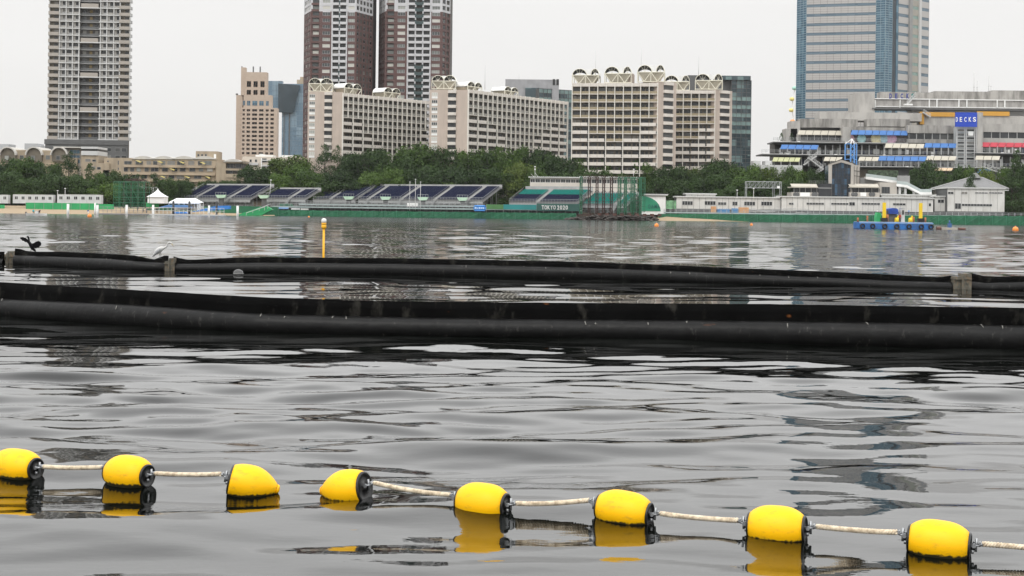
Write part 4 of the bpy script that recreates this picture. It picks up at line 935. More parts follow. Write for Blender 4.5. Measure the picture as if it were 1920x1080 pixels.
    Y = 585; t = thing('apartment_house', 'pale beige low apartment house in front of the tan hotel and the glass office', 'apartment house', (at(500, 310, Y).x, Y, 2.4))
    W([(454, 294, 570, 340)], mat('pale_beige', (.55, .49, .42), .85, .05), 'wall', Y); W([(479, 290.5, 512, 294), (528, 291, 552, 294.5), (486, 288.5, 492, 290.5)], white, 'roof_house', Y+1, 8)
    W([(463, 305, 484, 309.5), (491, 299.5, 515, 301.5), (491, 309, 515, 312)], lgrey, 'balcony_parapet', Y-.8, .7); wins([(468, 299, 472, 304), (478, 299, 482, 304), (491, 297, 500, 304), (503, 300, 512, 305), (516, 300, 520, 304), (492, 312, 498, 318), (500, 312, 512, 318)], Y)
    W([(489, 296, 491, 325)], white, 'pier', Y-.5, .5)
    # roofs glimpsed over the vaults
    for i, (x0, y0, x1, y1) in enumerate(((-10, 270, 16, 284), (46, 269, 70, 284), (70, 273, 78, 284))):
        mb = MB(); pbox(mb, x0, y0, x1, y1, 700, 10); thing('distant_building', ['pale block peeking above the far left barrel vault', 'grey box like roof house above the second barrel vault', 'lower stub right of the grey roof house above the vaults'][i], 'building', mesh=mb.mesh('distant_building', mat('distant_grey', (.45, .46, .47), .8, .03)))
low_left()

# ================================================================ SHORE BUILDINGS
q = lambda zx: 1400+zx/3.692; r = lambda zy: 160+zy/3.692
corr = mat('corrugated_white', (.6, .59, .56), .6, .05, .3, dirt=(.4, .38, .34), dscale=(.6, .6, .2), damt=.35)
def prefab(name, label, x0, x1, y0, y1, Y, step, winspec, d=8, ends=True):
    """white prefab hut of joined wall panels with dark joints, corrugated eave"""
    a, b = at(x0, y1, Y), at(x1, y0, Y); t = thing(name, label, 'site office', ((a.x+b.x)/2, Y, 2.4))
    zt, zb = b.z, min(a.z, zpx(x1, y1, Y))
    part('core', MB().box(a.x+.05, b.x-.05, Y+.12, Y+d, 2.2, zt-.5).mesh('core', dgrey), t)
    n = max(1, round((x1-x0)/step)); w = (b.x-a.x)/n; pm = MB().box(.05, w-.05, 0, .12, 0, zt-.5-zb).mesh('wall_panel', corr)
    for i in range(n): part('wall_panel', pm, t, (a.x+i*w, Y, zb))
    rf = MB(); rf.box(a.x-.4, b.x+.4, Y-.5, Y+d+.4, zt-.5, zt-.28)
    k = a.x-.4
    while k < b.x+.4: rf.box(k, k+.28, Y-.62, Y+d, zt-.28, zt-.05); k += .6
    part('corrugated_roof', rf.mesh('corrugated_roof', mat('roof_sheet', (.6, .6, .58), .5, .06)), t)
    for (wx0, wy0, wx1, wy1) in winspec:
        p0, p1 = at(wx0, wy1, Y), at(wx1, wy0, Y); m = win_mesh('window', p1.x-p0.x, p1.z-p0.z, glass, lgrey, max(1, round((p1.x-p0.x)/1.1))); part('window', m, t, (p0.x, Y-.12, p0.z))
    return t
prefab('site_office', 'long white prefab hut with dark windows, behind the sand spit', 1268, 1464, 369.5, 391, 517, 10.7, [(1279, 377, 1299, 384.5), (1321, 377, 1342, 384.5), (1346, 379, 1362, 384.5), (1373, 378, 1383, 385.5), (1395, 378, 1416, 385.5), (1427, 378, 1448, 385.5)])
prefab('site_office', 'small white prefab roof standing behind the long hut near the steel frame', 1286, 1342, 362.5, 374, 526, 12, [], 6)
ll = prefab('site_office', 'long white prefab hut with slot windows, behind the blue work barge', 1465, 1750, 370.5, 394, 515, 10.2, [(1479, 380, 1488, 384), (1512, 380, 1545, 384), (1558, 380.5, 1591, 384), (1592, 379, 1603, 385.5), (1615, 380.5, 1650, 384), (1674, 381, 1698, 385), (1741, 381, 1746, 387)])
prefab('site_office', 'low white prefab annex between the long slot windowed hut and the two storey hall', 1752, 1776, 367, 396, 519, 12, [(1758, 374, 1770, 380.5)])
prefab('site_office', 'white prefab annex roof rising behind the long slot windowed hut', 1652, 1752, 364.5, 373, 524, 11, [], 6)
tb = prefab('event_hall', 'two storey white prefab hall with slot windows under the grey hipped roof at the right', 1776, 1884, 352, 396, 516, 13.2, [(1777, 359.5, 1788, 364), (1802, 359.5, 1814, 364), (1828, 360.5, 1852, 363), (1854, 360.5, 1880, 363), (1790, 381, 1802, 392), (1803, 382.5, 1860, 386.5)], 14); tb['category'] = 'hall'
def hip():
    Y = 530; t = thing('pavilion', 'grey hipped tile roof pavilion rising behind the two storey white prefab hall', 'pavilion', (at(1825, 350, Y).x, Y, 2.4))
    a, b = at(q(1275), r(716), Y), at(q(1815), r(716), Y); ap0, ap1 = at(q(1545), r(640), Y+8), at(q(1640), r(640), Y+8)
    m = MB(); A, B2, C, D2 = (a.x, Y, a.z), (b.x, Y, b.z), (b.x, Y+18, b.z), (a.x, Y+18, a.z); e0 = (ap0.x, Y+9, ap0.z); e1 = (ap1.x, Y+9, ap1.z)
    m.quad(A, B2, e1, e0); m.tri(B2, C, e1); m.quad(C, D2, e0, e1); m.tri(D2, A, e0); m.quad(A, D2, C, B2)
    part('hip_roof', m.mesh('hip_roof', mat('grey_roof_tile', (.17, .17, .17), .6, .12, 2)), t)
    rd = MB(); rd.bar(A, e0, .5); rd.bar(B2, e1, .5); rd.bar(e0, e1, .5); part('ridge', rd.mesh('ridge', mgrey), t)
    part('wall', MB().box(a.x+2, b.x-1.5, Y+1.5, Y+16, 2.4, a.z-.02).mesh('wall', mat('pavilion_wall', (.4, .38, .34), .8)), t)
    part('eave', MB().box(a.x, b.x, Y-.05, Y+.1, a.z-.4, a.z-.03).mesh('eave', lgrey), t)
    c = at(q(1585), r(628), Y+8); part('cupola', MB().prism([(c.x-2, ap0.z-.1), (c.x+2, ap0.z-.1), (c.x, ap0.z+1.9)], Y+7, Y+11).mesh('cupola', mgrey), t)
hip()
def restaurant():
    Y = 524; t = thing('waterfront_pavilion', 'low concrete pavilion with a dark glazed gabled hall between two pale roofed wings', 'pavilion', (at(1590, 350, Y).x, Y, 2.4))
    X = lambda z_, Yb=Y: at(q(z_), r(640), Yb).x; Z = lambda z_, Yb=Y: zpx(1590, r(z_), Yb)
    st = mat('pavilion_stone', (.4, .37, .33), .85, .08, .4)
    m = MB(); m.prism([(X(570), 2.4), (X(590), 2.4), (X(590), Z(552)), (X(655), Z(533)), (X(722), Z(552)), (X(722), 2.4), (X(742), 2.4), (X(742), Z(540)), (X(655), Z(515)), (X(570), Z(545))], Y, Y+1.2)
    part('portal_frame', m.mesh('portal_frame', st), t)
    gm = glassmat('dark_blue_glass', [(0, (.012, .02, .03)), (.5, (.02, .035, .055)), (.85, (.04, .09, .15))], .08, (.9, .9, .5))
    m = MB(); m.prism([(X(590), 2.4), (X(722), 2.4), (X(722), Z(552)), (X(655), Z(533)), (X(590), Z(552))], Y+.7, Y+12); part('glazing', m.mesh('glazing', gm), t)
    m = MB()
    for x in (612, 634, 656, 678, 700): m.box(X(x)-.06, X(x)+.06, Y+.55, Y+.7, 2.4, Z(545))
    for z_ in (590, 630, 670, 710, 750): m.box(X(590), X(722), Y+.55, Y+.68, Z(z_)-.06, Z(z_)+.06)
    part('mullions', m.mesh('mullions', blackm), t)
    rf = MB(); rz = 18; e = [(X(566), Y-.3, Z(545)), (X(655), Y-.3, Z(510)), (X(746), Y-.3, Z(540)), (X(830), Y+14, Z(545)), (X(740), Y+14, Z(518))]
    rf.quad(e[1], e[2], e[3], e[4]); rf.quad(e[0], e[1], e[4], (X(655), Y+14, Z(548))); part('roof', rf.mesh('roof', dgrey), t)
    sw = MB(); sw.plan([(X(742), Y+.2), (X(825), Y+9), (X(825), Y+13), (X(742), Y+13)], 2.4, Z(548)); part('side_wall', sw.mesh('side_wall', st), t)
    f2 = Fr((X(742), Y+.1), (X(825), Y+8.9)); lw = MB()
    for u_ in (.3, f2.W*.5, f2.W-.3): lw.box(u_-.1, u_+.1, -.12, .1, 2.5, Z(560))
    for z_ in (590, 625): lw.box(.3, f2.W-.3, -.12, .1, Z(z_)-.08, Z(z_)+.08)
    f2.put('wall_joint', lw.mesh('wall_joint', recess), t, 0, 0)
    def Bx(nm, x0, y0, x1, y1, Yb, d, m_): mb = MB(); pbox(mb, q(x0), r(y0), q(x1), r(y1), Yb, d); return part(nm, mb.mesh(nm, m_), t)
    for x0, x1 in ((312, 495), (714, 920)):
        m = MB(); a, b = at(q(x0), r(708), Y-2), at(q(x1), r(682), Y-2)
        m.prism([(0, 0), (b.x-a.x, 0), (b.x-a.x, .4), (0, .4)], 0, 8); m.quad((0, -.05, .2), (b.x-a.x, -.05, .2), (b.x-a.x, 3, b.z-a.z), (0, 3, b.z-a.z))
        part('wing_roof', m.mesh('wing_roof', mat('pale_roof', (.42, .39, .33), .7)), t, (a.x, Y-2, a.z))
        Bx('window_band', x0+15, 705, x1-6, 741, Y, 8, glass); Bx('wing_wall', x0, 741, x1, 790, Y-1.5, 9, st)
        for k in range(5): Bx('window_post', x0+14+k*(x1-x0-24)/4, 706, x0+18+k*(x1-x0-24)/4, 741, Y-.3, .3, mgrey)
        for x in ((335, 352, 463, 480) if x0 == 312 else (737, 756, 858, 877)):
            c = at(q(x), r(755), Y-1.6); part('porthole', MB().lathe([(.75, 0), (.75, .12), (.55, .13)], 14).mesh('porthole', dgrey), t, (c.x, Y-1.5, c.z)).rotation_euler.x = R(90)
        Bx('white_panel', x0+58 if x0 == 312 else 788, 742, x0+125 if x0 == 312 else 828, 768, Y-1.7, .2, white)
    Bx('dark_hall', 495, 680, 588, 790, Y-.4, 9, mat('dark_hall_glass', (.025, .027, .03), .25, .3, .8)); Bx('dark_hall_beam', 495, 708, 588, 714, Y-.5, .1, mgrey)
    Bx('rear_block', 920, 672, 1040, 770, Y+1, 9, st); Bx('rear_block', 740, 640, 1052, 690, Y+9, 8, mgrey); m = win_mesh('window', 3, 2.4, glass, dgrey, 3); part('window', m, t, (at(q(935), 350, Y+.9).x, Y+.88, Z(745, Y+.9)))
    # roof railings
    a, b = at(q(430), r(680), Y+4), at(q(570), r(680), Y+4); part('railing', railing(a.x, b.x, Y+4, a.z, 1.1).mesh('railing', steelg), t, kind='stuff')
    # ramps
    t = thing('footbridge', 'white pedestrian ramp with glass railing sloping down between the two prefab buildings and the trees', 'footbridge', (at(1710, 350, 527).x, 527, 2.4))
    for nm, (x0, y0, x1, y1), Yb in (('deck', (825, 632, 1052, 662), 530), ('deck', (1040, 682, 1110, 690), 524), ('deck', (1110, 690, 1205, 740), 524), ('deck', (1205, 740, 1282, 740), 524)):
        a, b = at(q(x0), r(y0), Yb), at(q(x1), r(y1), Yb); m = MB(); m.prism([(a.x, a.z-.9), (b.x, b.z-.9), (b.x, b.z), (a.x, a.z)], Yb, Yb+2.5, 0); part(nm, m.mesh(nm, white), t)
        m = MB(); m.prism([(a.x, a.z), (b.x, b.z), (b.x, b.z+1.15), (a.x, a.z+1.15)], Yb, Yb+.05, 0); part('glass_railing', m.mesh('glass_railing', mat('pale_rail_glass', (.38, .43, .42), .2, .1)), t)
    m = MB()
    for x in (1060, 1100, 1160, 1255): p_ = at(q(x), r(745), 525); m.box(p_.x-.4, p_.x+.4, 525, 526, 2.4, at(q(x), r(700 if x < 1120 else 730), 525).z)
    part('pier', m.mesh('pier', lgrey), t); m = MB(); pbox(m, q(1052), r(625), q(1130), r(690), 527.5, 2); part('entrance', m.mesh('entrance', mgrey), t)
restaurant()
def blue_frame():
    Y = 535; c = at(1598, 300, Y); t = thing('lattice_beacon', 'blue and white open lattice beacon tower above the gabled glass hall', 'tower', (c.x, Y, 2.4)); bl = mat('frame_blue', (.12, .3, .62), .5, .05)
    X = lambda z_: at(q(z_), r(450), Y).x; Z = lambda z_: zpx(1598, r(z_), Y); m = MB(); w = MB()
    for x in (693, 720, 745, 772):
        y0 = Y+(0 if x in (720, 745) else 2.5); m.bar((X(x), y0, 8), (X(x), y0, Z(405)), .42)
        w.bar((X(x), y0, Z(405)), (X(733), Y+1.2, Z(370)), .3)
    for z_ in (405, 440, 480, 512): m.bar((X(693), Y+2.5, Z(z_)), (X(720), Y, Z(z_)), .22); m.bar((X(745), Y, Z(z_)), (X(772), Y+2.5, Z(z_)), .22)
    for z0, z1 in ((405, 440), (440, 480), (480, 515)): m.bar((X(720), Y, Z(z0)), (X(745), Y, Z(z1)), .2); m.bar((X(745), Y, Z(z0)), (X(720), Y, Z(z1)), .2)
    part('frame', m.mesh('frame', bl), t); part('peak', w.mesh('peak', white), t)
blue_frame()
def roof_truss():
    Y = 524; t = thing('steel_gantry', 'grey lattice gantry frame standing over the trees behind the prefab huts', 'gantry', (at(1432, 350, Y).x, Y, 2.4)); m = MB()
    a, b = at(1400, 352, Y), at(1465, 341, Y); z0, z1 = a.z, b.z
    for y in (Y, Y+3):
        m.bar((a.x, y, z0), (b.x, y, z0), .16); m.bar((a.x, y, z1), (b.x, y, z1), .16); n = 8
        for k in range(n): x0 = a.x+(b.x-a.x)*k/n; x1 = a.x+(b.x-a.x)*(k+1)/n; m.bar((x0, y, z0), (x1, y, z1), .09); m.bar((x0, y, z0), (x0, y, z1), .1)
        m.bar((b.x, y, 2.4), (b.x, y, z1), .2); m.bar((b.x-2.6, y, 2.4), (b.x-2.6, y, z1), .14); m.bar((a.x, y, 2.4), (a.x, y, z1), .2)
        for k in range(7): m.bar((b.x-2.6, y, 3+k), (b.x, y, 4+k), .08)
    part('lattice', m.mesh('lattice', steel), t); p_ = at(1459.5, 351, Y); part('floodlight', MB().box(p_.x-.5, p_.x+.5, Y-.4, Y-.1, p_.z-.4, p_.z+.4).mesh('floodlight', white), t)
roof_truss()
# ================================================================ GRANDSTANDS
RA = R(-25)
def grandstand(label, px0, Y0, width, rows, zb, aisles, seatmat, group='grandstands along the water', wall=1.0, top_mat=None, top_rows=0):
    """width metres along the front; aisles = list of u positions of stairs"""
    A = at(px0, 375, Y0); fr = Fr((A.x, A.y), (A.x+math.cos(RA), A.y+math.sin(RA))); dp, rs = .9, .315
    t = thing('grandstand', label, 'grandstand', fr.p(width/2, 0, 2.4), group)
    m = MB()
    for k in range(rows): m.box(0, width, k*dp, (k+1)*dp, zb-.5+k*rs, zb+k*rs)
    m.box(0, width, rows*dp, rows*dp+1.5, zb-.5+rows*rs, zb+rows*rs); fr.put('deck', m.mesh('deck', steelg), t, 0, 0)
    m = MB(); n = int(width/3)+1
    zt = zb+rows*rs
    for k in range(n): m.box(k*3, min(k*3+2.92, width), rows*dp+1.5, rows*dp+1.62, zt-.6, zt+wall)
    fr.put('back_wall', m.mesh('back_wall', mat('stand_panel', (.34, .34, .335), .6, .12, .5)), t, 0, 0)
    aw = 1.5; ed = [0]+[e for a_ in aisles for e in (a_, a_+aw)]+[width]
    for k in range(0, len(ed), 2):
        u0, u1 = ed[k]+.1, ed[k+1]-.1
        if u1-u0 < 1: continue
        for part_i, (r0, r1, mm) in enumerate(((0, rows-top_rows, seatmat), (rows-top_rows, rows, top_mat))):
            if r1 <= r0: continue
            m = MB()
            for j in range(r0, r1):
                z = zb+j*rs; y = j*dp+.35; u = u0
                while u+.48 < u1: m.box(u, u+.43, y, y+.38, z+.32, z+.38); m.box(u, u+.43, y+.36, y+.42, z+.36, z+.78); u += .5
            fr.put('seat_block', m.mesh('seat_block', mm), t, 0, 0, kind='stuff')
    for a_ in aisles:
        m = MB()
        for k in range(rows*2): m.box(a_, a_+aw, k*dp/2, (k+1)*dp/2, zb-.3+k*rs/2, zb+.22+k*rs/2)
        for s in (0, aw):
            m.bar((a_+s, 0, zb+1), (a_+s, rows*dp, zb+rows*rs+1), .06)
        fr.put('stair', m.mesh('stair', mat('stair_grey', (.32, .32, .315), .7, .1)), t, 0, 0)
        # lower access stair in front of the deck
        m = MB()
        for k in range(8): m.box(a_+.2, a_+aw-.2, -.35*(k+1), -.35*k, zb-.4-k*.28, zb-.2-k*.28)
        fr.put('access_stair', m.mesh('access_stair', steel), t, 0, 0)
    m = MB()
    for z_ in (0, .5, 1.05): m.bar((0, -.1, zb+z_), (width, -.1, zb+z_), .08)
    k = 0
    while k < width: m.bar((k, -.1, zb-.6), (k, -.1, zb+1.05), .08); k += 1.2
    for s in (0, width):
        m.bar((s, 0, zb+1.1), (s, rows*dp, zt+1.1), .08)
        for k in range(rows): m.bar((s, k*dp, zb+k*rs), (s, k*dp, zb+k*rs+1.1), .06)
    fr.put('railing', m.mesh('railing', steel), t, 0, 0, kind='stuff')
    m = MB(); m.box(0, width, -.05, .05, zb-1.25, zb-.45); k = 0
    while k <= width:
        for y in range(0, rows+1, 4): m.bar((k, y*dp, 2), (k, y*dp, zb+y*rs-.4), .12)
        m.bar((k, 0, 2.4), (min(k+2.4, width), 0, zb-1.2), .09); m.bar((k, 0, zb-1.2), (k, rows*dp, 2.6), .08); k += 2.4
    for z_ in (3.6, 4.6): m.bar((0, 0, z_), (width, 0, z_), .08)
    fr.put('support_frame', m.mesh('support_frame', steel), t, 0, 0, kind='stuff')
    fr.put('underside', MB().quad((0, 1.6, 2.4), (width, 1.6, 2.4), (width, 1.6, zb-.4), (0, 1.6, zb-.4)) or MB().mesh('x'), t, 0, 0) if False else None
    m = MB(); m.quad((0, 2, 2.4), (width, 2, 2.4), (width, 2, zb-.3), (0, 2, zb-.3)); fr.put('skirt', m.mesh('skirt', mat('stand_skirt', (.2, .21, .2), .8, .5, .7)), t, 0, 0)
    return t, fr
def stand_umbrella(label, px_, Y):
    c = at(px_, 377, Y); t = thing('camera_shelter', label, 'shelter', (c.x, Y, 5.0), 'pale green topped shelters in front of the stands')
    m = MB(); m.prism([(-2.0, 2.1), (2.0, 2.1), (1.3, 1.0), (-1.2, .9)], -1.2, 1.2, 0); part('canopy', m.mesh('canopy', mat('pale_green_canopy', (.42, .58, .44), .6, .1)), t, (c.x, Y, 5.2))
    m = MB(); m.box(-.8, .9, -.6, .6, -2, .9); part('post', m.mesh('post', dgrey), t, (c.x, Y, 5.2))
    m = MB(); m.box(-1.9, 1.9, -1.25, -1.2, 2.1, 2.9); m2 = MB()
    for k in range(5): m2.bar((-1.9+k*.95, -1.25, 2.1), (-1.9+k*.95, -1.25, 3.0), .08)
    m2.bar((-1.9, -1.25, 3), (1.9, -1.25, 3), .08); part('rail', m2.mesh('rail', steel), t, (c.x, Y, 5.2))
grandstand('leftmost navy seated grandstand, behind the white tents', 341, 534, 31, 15, 6.0, [5.5, 20.5], navy)
grandstand('short low navy seated grandstand just right of the leftmost one', 494, 519, 18, 10, 6.2, [10.5], navy)
grandstand('navy seated grandstand between the gap of dark trees and the longest stand', 587, 541, 18.5, 15, 6.3, [7.0], navy)
grandstand('longest navy seated grandstand in the middle, three tall thin poles in front of it', 672, 533, 52, 16, 6.3, [3.5, 17.5, 31.5, 45], navy)
t, fr = grandstand('grandstand with teal upper rows and navy lower rows, left of the steel frame', 955, 519, 27, 14, 6.0, [10.5], navy, wall=1.6, top_mat=teal, top_rows=6)
def press_box(label, px0, px1, y0, y1, Y):
    a, b = at(px0, y1, Y), at(px1, y0, Y); t = thing('press_box', label, 'press box', ((a.x+b.x)/2, Y, a.z)); h = b.z-a.z
    part('wall', MB().box(a.x, b.x, Y, Y+4, a.z-4, a.z+h*.36).box(a.x, b.x, Y, Y+4, a.z+h*.78, b.z-.2).box(a.x, b.x, Y+.4, Y+4, a.z+h*.36, a.z+h*.78).mesh('wall', cream), t)
    n = int((b.x-a.x)/1.75); w = (b.x-a.x)/n; m = win_mesh('window', w-.18, h*.42, glass, lgrey, 2)
    for k in range(n): part('window', m, t, (a.x+k*w+.09, Y+.1, a.z+h*.36))
    rf = MB(); rf.box(a.x-.6, b.x+.6, Y-.8, Y+5, b.z-.2, b.z); k = a.x-.6
    while k < b.x+.3: rf.box(k, k+.35, Y-.95, Y+5, b.z, b.z+.22); k += .75
    part('corrugated_roof', rf.mesh('corrugated_roof', white), t); return t
press_box('cream press box with a row of dark windows on top of the teal seated stand', 994, 1089, 333, 347.5, 531)
press_box('cream press box continuing behind the rusty steel columns', 1090, 1195, 333, 350, 529)
grandstand('grandstand with teal seats glimpsed through the rusty steel frame', 1092, 512, 17, 12, 5.4, [12], teal)
for i, (px_, Y, lb) in enumerate(((415, 522, 'pale green shelter before the leftmost stand'), (495, 514, 'pale green shelter before the short low stand'), (654, 522, 'leftmost pale green shelter of those before the middle stands'), (723, 516, 'pale green shelter left of the three tall poles'), (793, 513, 'pale green shelter just right of the three tall poles'), (867, 511, 'rightmost pale green shelter, near the blue inflatable arch'))): stand_umbrella(lb, px_, Y)
# poles
for i, (px_, y0) in enumerate(((768, 342), (778.5, 337), (788, 342))):
    a_ = at(px_, 395, 503); h = at(px_, y0, 503).z-a_.z; m = MB().tube([(0, 0, 0), (0, 0, h)], [.14, .08], 6).box(-.2, .2, -.2, .2, h, h+.3)
    thing('pole', ['left', 'middle and tallest', 'right'][i]+' one of the three thin poles before the longest stand', 'pole', (a_.x, 503, a_.z), mesh=m.mesh('pole', lgrey), group='three thin poles')
for i, (px_, y0, y1, Y, lb) in enumerate(((1003, 313, 333, 528, 'thin mast with a camera on the roof of the press box'), (505, 338, 372, 522, 'leaning thin white mast right of the leftmost stand'), (1382, 357, 372, 512, 'left one of two street lamps over the long white hut'), (1413, 354, 372, 512, 'right one of two street lamps over the long white hut'), (1188, 318, 335, 527, 'thin mast above the green mesh scaffold'), (122, 354, 368, 500, 'lamp rising above the white container huts'), (108, 358, 368, 500, 'lamp left of the other one above the container huts'))):
    a_ = at(px_, y1, Y); h = at(px_, y0, Y).z-a_.z; m = MB(); lean = .5 if 'leaning' in lb else 0
    m.tube([(0, 0, -1.2), (lean, 0, h)], [.1, .06], 6); m.tube([(lean, 0, h-.1), (lean, 0, h+.25)], [.3, .28], 8)
    if i == 0: m.bar((-1.5, 0, h*.35), (0, 0, 0), .1); m.bar((0, 0, h*.45), (1.4, 0, 0), .1); m.box(-.25, .25, -.25, .25, h*.7, h*.85)
    thing('lamp_post' if 'lamp' in lb else 'mast', lb, 'lamp' if 'lamp' in lb else 'mast', (a_.x, Y, a_.z), mesh=m.mesh('mast', white))
# ================================================================ WATERFRONT
green = mat('green_tarp', (.008, .12, .052), .6, .18, .25, dirt=(.015, .08, .045), dscale=(.25, .5, .9), damt=.55, bump=.3, bscale=1.2)
greenl = mat('green_fence_mesh', (.02, .3, .1), .6, .12, .4)
def barrier(label, px0, px1, Y0, Y1, ytop0, ytop1):
    A, B_ = at(px0, 400, Y0), at(px1, 400, Y1); fr = Fr((A.x, A.y), (B_.x, B_.y)); z0 = zpx(px0, ytop0, Y0); z1 = zpx(px1, ytop1, Y1)
    t = thing('green_barrier', label, 'barrier', fr.p(fr.W/2), 'green sheeted barriers along the shore'); n = max(1, int(fr.W/4.2)); w = fr.W/n; rg = random.Random(int(px0))
    for k in range(n):
        za, zb_ = z0+(z1-z0)*k/n, z0+(z1-z0)*(k+1)/n; m = MB(); N = 5; M = 4
        P = lambda i, j: (w*i/N+.0, .16*math.sin(i*2.2+k)*math.sin(j*1.1+.4)+rg.uniform(-.03, .03), -.5+(za+(zb_-za)*i/N+.5)*j/M-(.12*math.sin(math.pi*i/N) if j == M else 0))
        g = [[P(i, j) for j in range(M+1)] for i in range(N+1)]
        for i in range(N):
            for j in range(M): m.quad(g[i][j], g[i+1][j], g[i+1][j+1], g[i][j+1], 0, True)
        fr.put('tarp_panel', m.mesh('tarp_panel', green), t, k*w, 0)
    m = MB()
    for k in range(n+1):
        z = z0+(z1-z0)*k/n; m.bar((k*w, -.2, -.5), (k*w, -.2, z+.1), .1)
        if k < n: m.bar((k*w, -.18, .2), ((k+1)*w if k % 2 else k*w+w, -.18, z-.1), .06)
    fr.put('frame', m.mesh('frame', mat('green_pipe', (.05, .22, .13), .5)), t, 0, 0)
    fr.put('backing', MB().box(0, fr.W, .4, 6, -.5, min(z0, z1)-.15).mesh('backing', mgrey), t, 0, 0)
    return t, fr, z0
barrier('green sheeted barrier under the middle grandstands, from the green ramp to the steel frame island', 500, 1080, 503, 497, 393.2, 399.5)
barrier('green sheeted barrier on the right, behind the sand spit and the blue work barge', 1235, 1990, 503, 470, 400.3, 405.2)
def gangway(label, px0, px1, Y0, Y1, z, nm='gangway'):
    A, B_ = at(px0, 392, Y0), at(px1, 392, Y1); fr = Fr((A.x, A.y), (B_.x, B_.y)); t = thing(nm, label, 'walkway', fr.p(fr.W/2))
    fr.put('deck', MB().box(0, fr.W, 0, 2.6, z-.18, z).mesh('deck', lgrey), t, 0, 0)
    m = MB(); k = 0
    while k < fr.W:
        m.bar((k, 0, z-.3), (k, 0, z+1.1), .09); m.bar((k, 2.6, z-1.5), (k, 2.6, z+1.1), .09); k += 2
    for y in (0, 2.6):
        for h in (.55, 1.1): m.bar((0, y, z+h), (fr.W, y, z+h), .08)
    fr.put('railing', m.mesh('railing', steel), t, 0, 0, kind='stuff')
    m = MB(); k = 0
    while k < fr.W: m.bar((k, .5, 1.5), (k, .5, z-.18), .18); k += 2.6
    fr.put('stilt', m.mesh('stilts', dgrey), t, 0, 0, kind='stuff')
    fr.put('edge_board', MB().box(0, fr.W, -.06, -.01, z-.35, z+.12).mesh('edge_board', mat('edge_board', (.3, .36, .35), .6)), t, 0, 0)
    fr.put('shadow_sheet', MB().box(0, fr.W, 2.7, 2.8, 1.5, z-.2).mesh('shadow_sheet', dgrey), t, 0, 0)  # dark sheet added to stand for the shade below the deck
gangway('grey railed walkway in front of the middle grandstands', 510, 1092, 504.2, 498.4, 3.3)
gangway('upper grey railed walkway close under the middle grandstands', 560, 905, 509.5, 508, 4.3)
gangway('grey railed walkway over the right green barrier', 1245, 1985, 505, 472, 2.95)
def banner(nm, label, px0, px1, y0, y1, Y, m, cat='banner', text=None):
    a, b = at(px0, y1, Y), at(px1, y0, Y); t = thing(nm, label, cat, ((a.x+b.x)/2, Y, a.z))
    part('sheet', MB().box(a.x, b.x, Y, Y+.12, a.z, b.z).mesh('sheet', m), t)
    f = MB(); n = max(2, int((b.x-a.x)/2.5))
    for k in range(n+1): x = a.x+(b.x-a.x)*k/n; f.bar((x, Y+.3, a.z-1), (x, Y+.3, b.z+.1), .1)
    part('frame', f.mesh('frame', steel), t); return t
bd = mat('banner_dark_green', (.025, .09, .075), .6, .08, .5); bt = mat('banner_teal', (.015, .2, .2), .6, .15, .12); bg2 = mat('banner_leaf_green', (.07, .2, .06), .6, .3, .2)
t = banner('banner', 'dark green banner reading TOKYO 2020 left of the rusty steel columns', 1006, 1087, 382.5, 395, 497.5, bd)
for k, ch in enumerate('TOKYO'): put_text('letter', ch, t, 1015.5+k*5.45, 1020.2+k*5.45, 392.8, 385.0, 497.3, white)
for k, ch in enumerate('2020'): put_text('letter', ch, t, 1044.5+k*5.3, 1048.8+k*5.3, 393.0, 385.2, 497.3, white)
banner('banner', 'teal banner between the green one and the dark lettered one', 944, 1006, 384, 392.5, 498, bt)
banner('banner', 'leaf green banner next to the blue inflatable', 912, 944, 383.5, 392, 498.1, bg2)
def inflatable():
    Y = 496; a, b = at(887, 396, Y), at(912, 385, Y); t = thing('inflatable', 'bright blue puffy inflatable with white markings left of the green banner', 'inflatable', ((a.x+b.x)/2, Y, a.z)); bl = mat('inflatable_blue', (.05, .24, .62), .4, .1, 1)
    w = b.x-a.x; h = b.z-a.z; m = MB()
    for k in range(4):
        z = a.z+h*(k+.5)/4; m.tube([(a.x+.1+.3*(k in (0, 3)), Y, z), (a.x+.5, Y, z), (b.x-.5, Y, z), (b.x-.1-.3*(k in (0, 3)), Y, z)], [h/12, h/7, h/7, h/12], 10)
    part('body', m.mesh('body', bl), t); wm = MB()
    rg = random.Random(2)
    for k in range(5): x = a.x+.6+k*(w-1.2)/5; wm.box(x, x+rg.uniform(.3, .55), Y-h/7-.06, Y-h/7+.1, a.z+h*.4, a.z+h*.4+rg.uniform(.4, .7))
    part('marking', wm.mesh('marking', mat('pale_blue_mark', (.5, .65, .8), .5)), t)
inflatable()
t = banner('banner', 'white banner standing between the three thin poles', 763, 784, 381, 387, 505, white)
for x0, x1, y0, c, lb in ((521, 541, 389, (.2, .35, .6), 'pale blue banner on the walkway, leftmost of the three small ones'), (546, 562, 390.5, (.6, .6, .6), 'small white banner on the walkway'), (564, 578, 391, (.62, .62, .6), 'white strip banner right of the small white one on the walkway')): banner('banner', lb, x0, x1, y0, y0+2.4, 503.6, mat('ban_%d' % x0, c, .6))
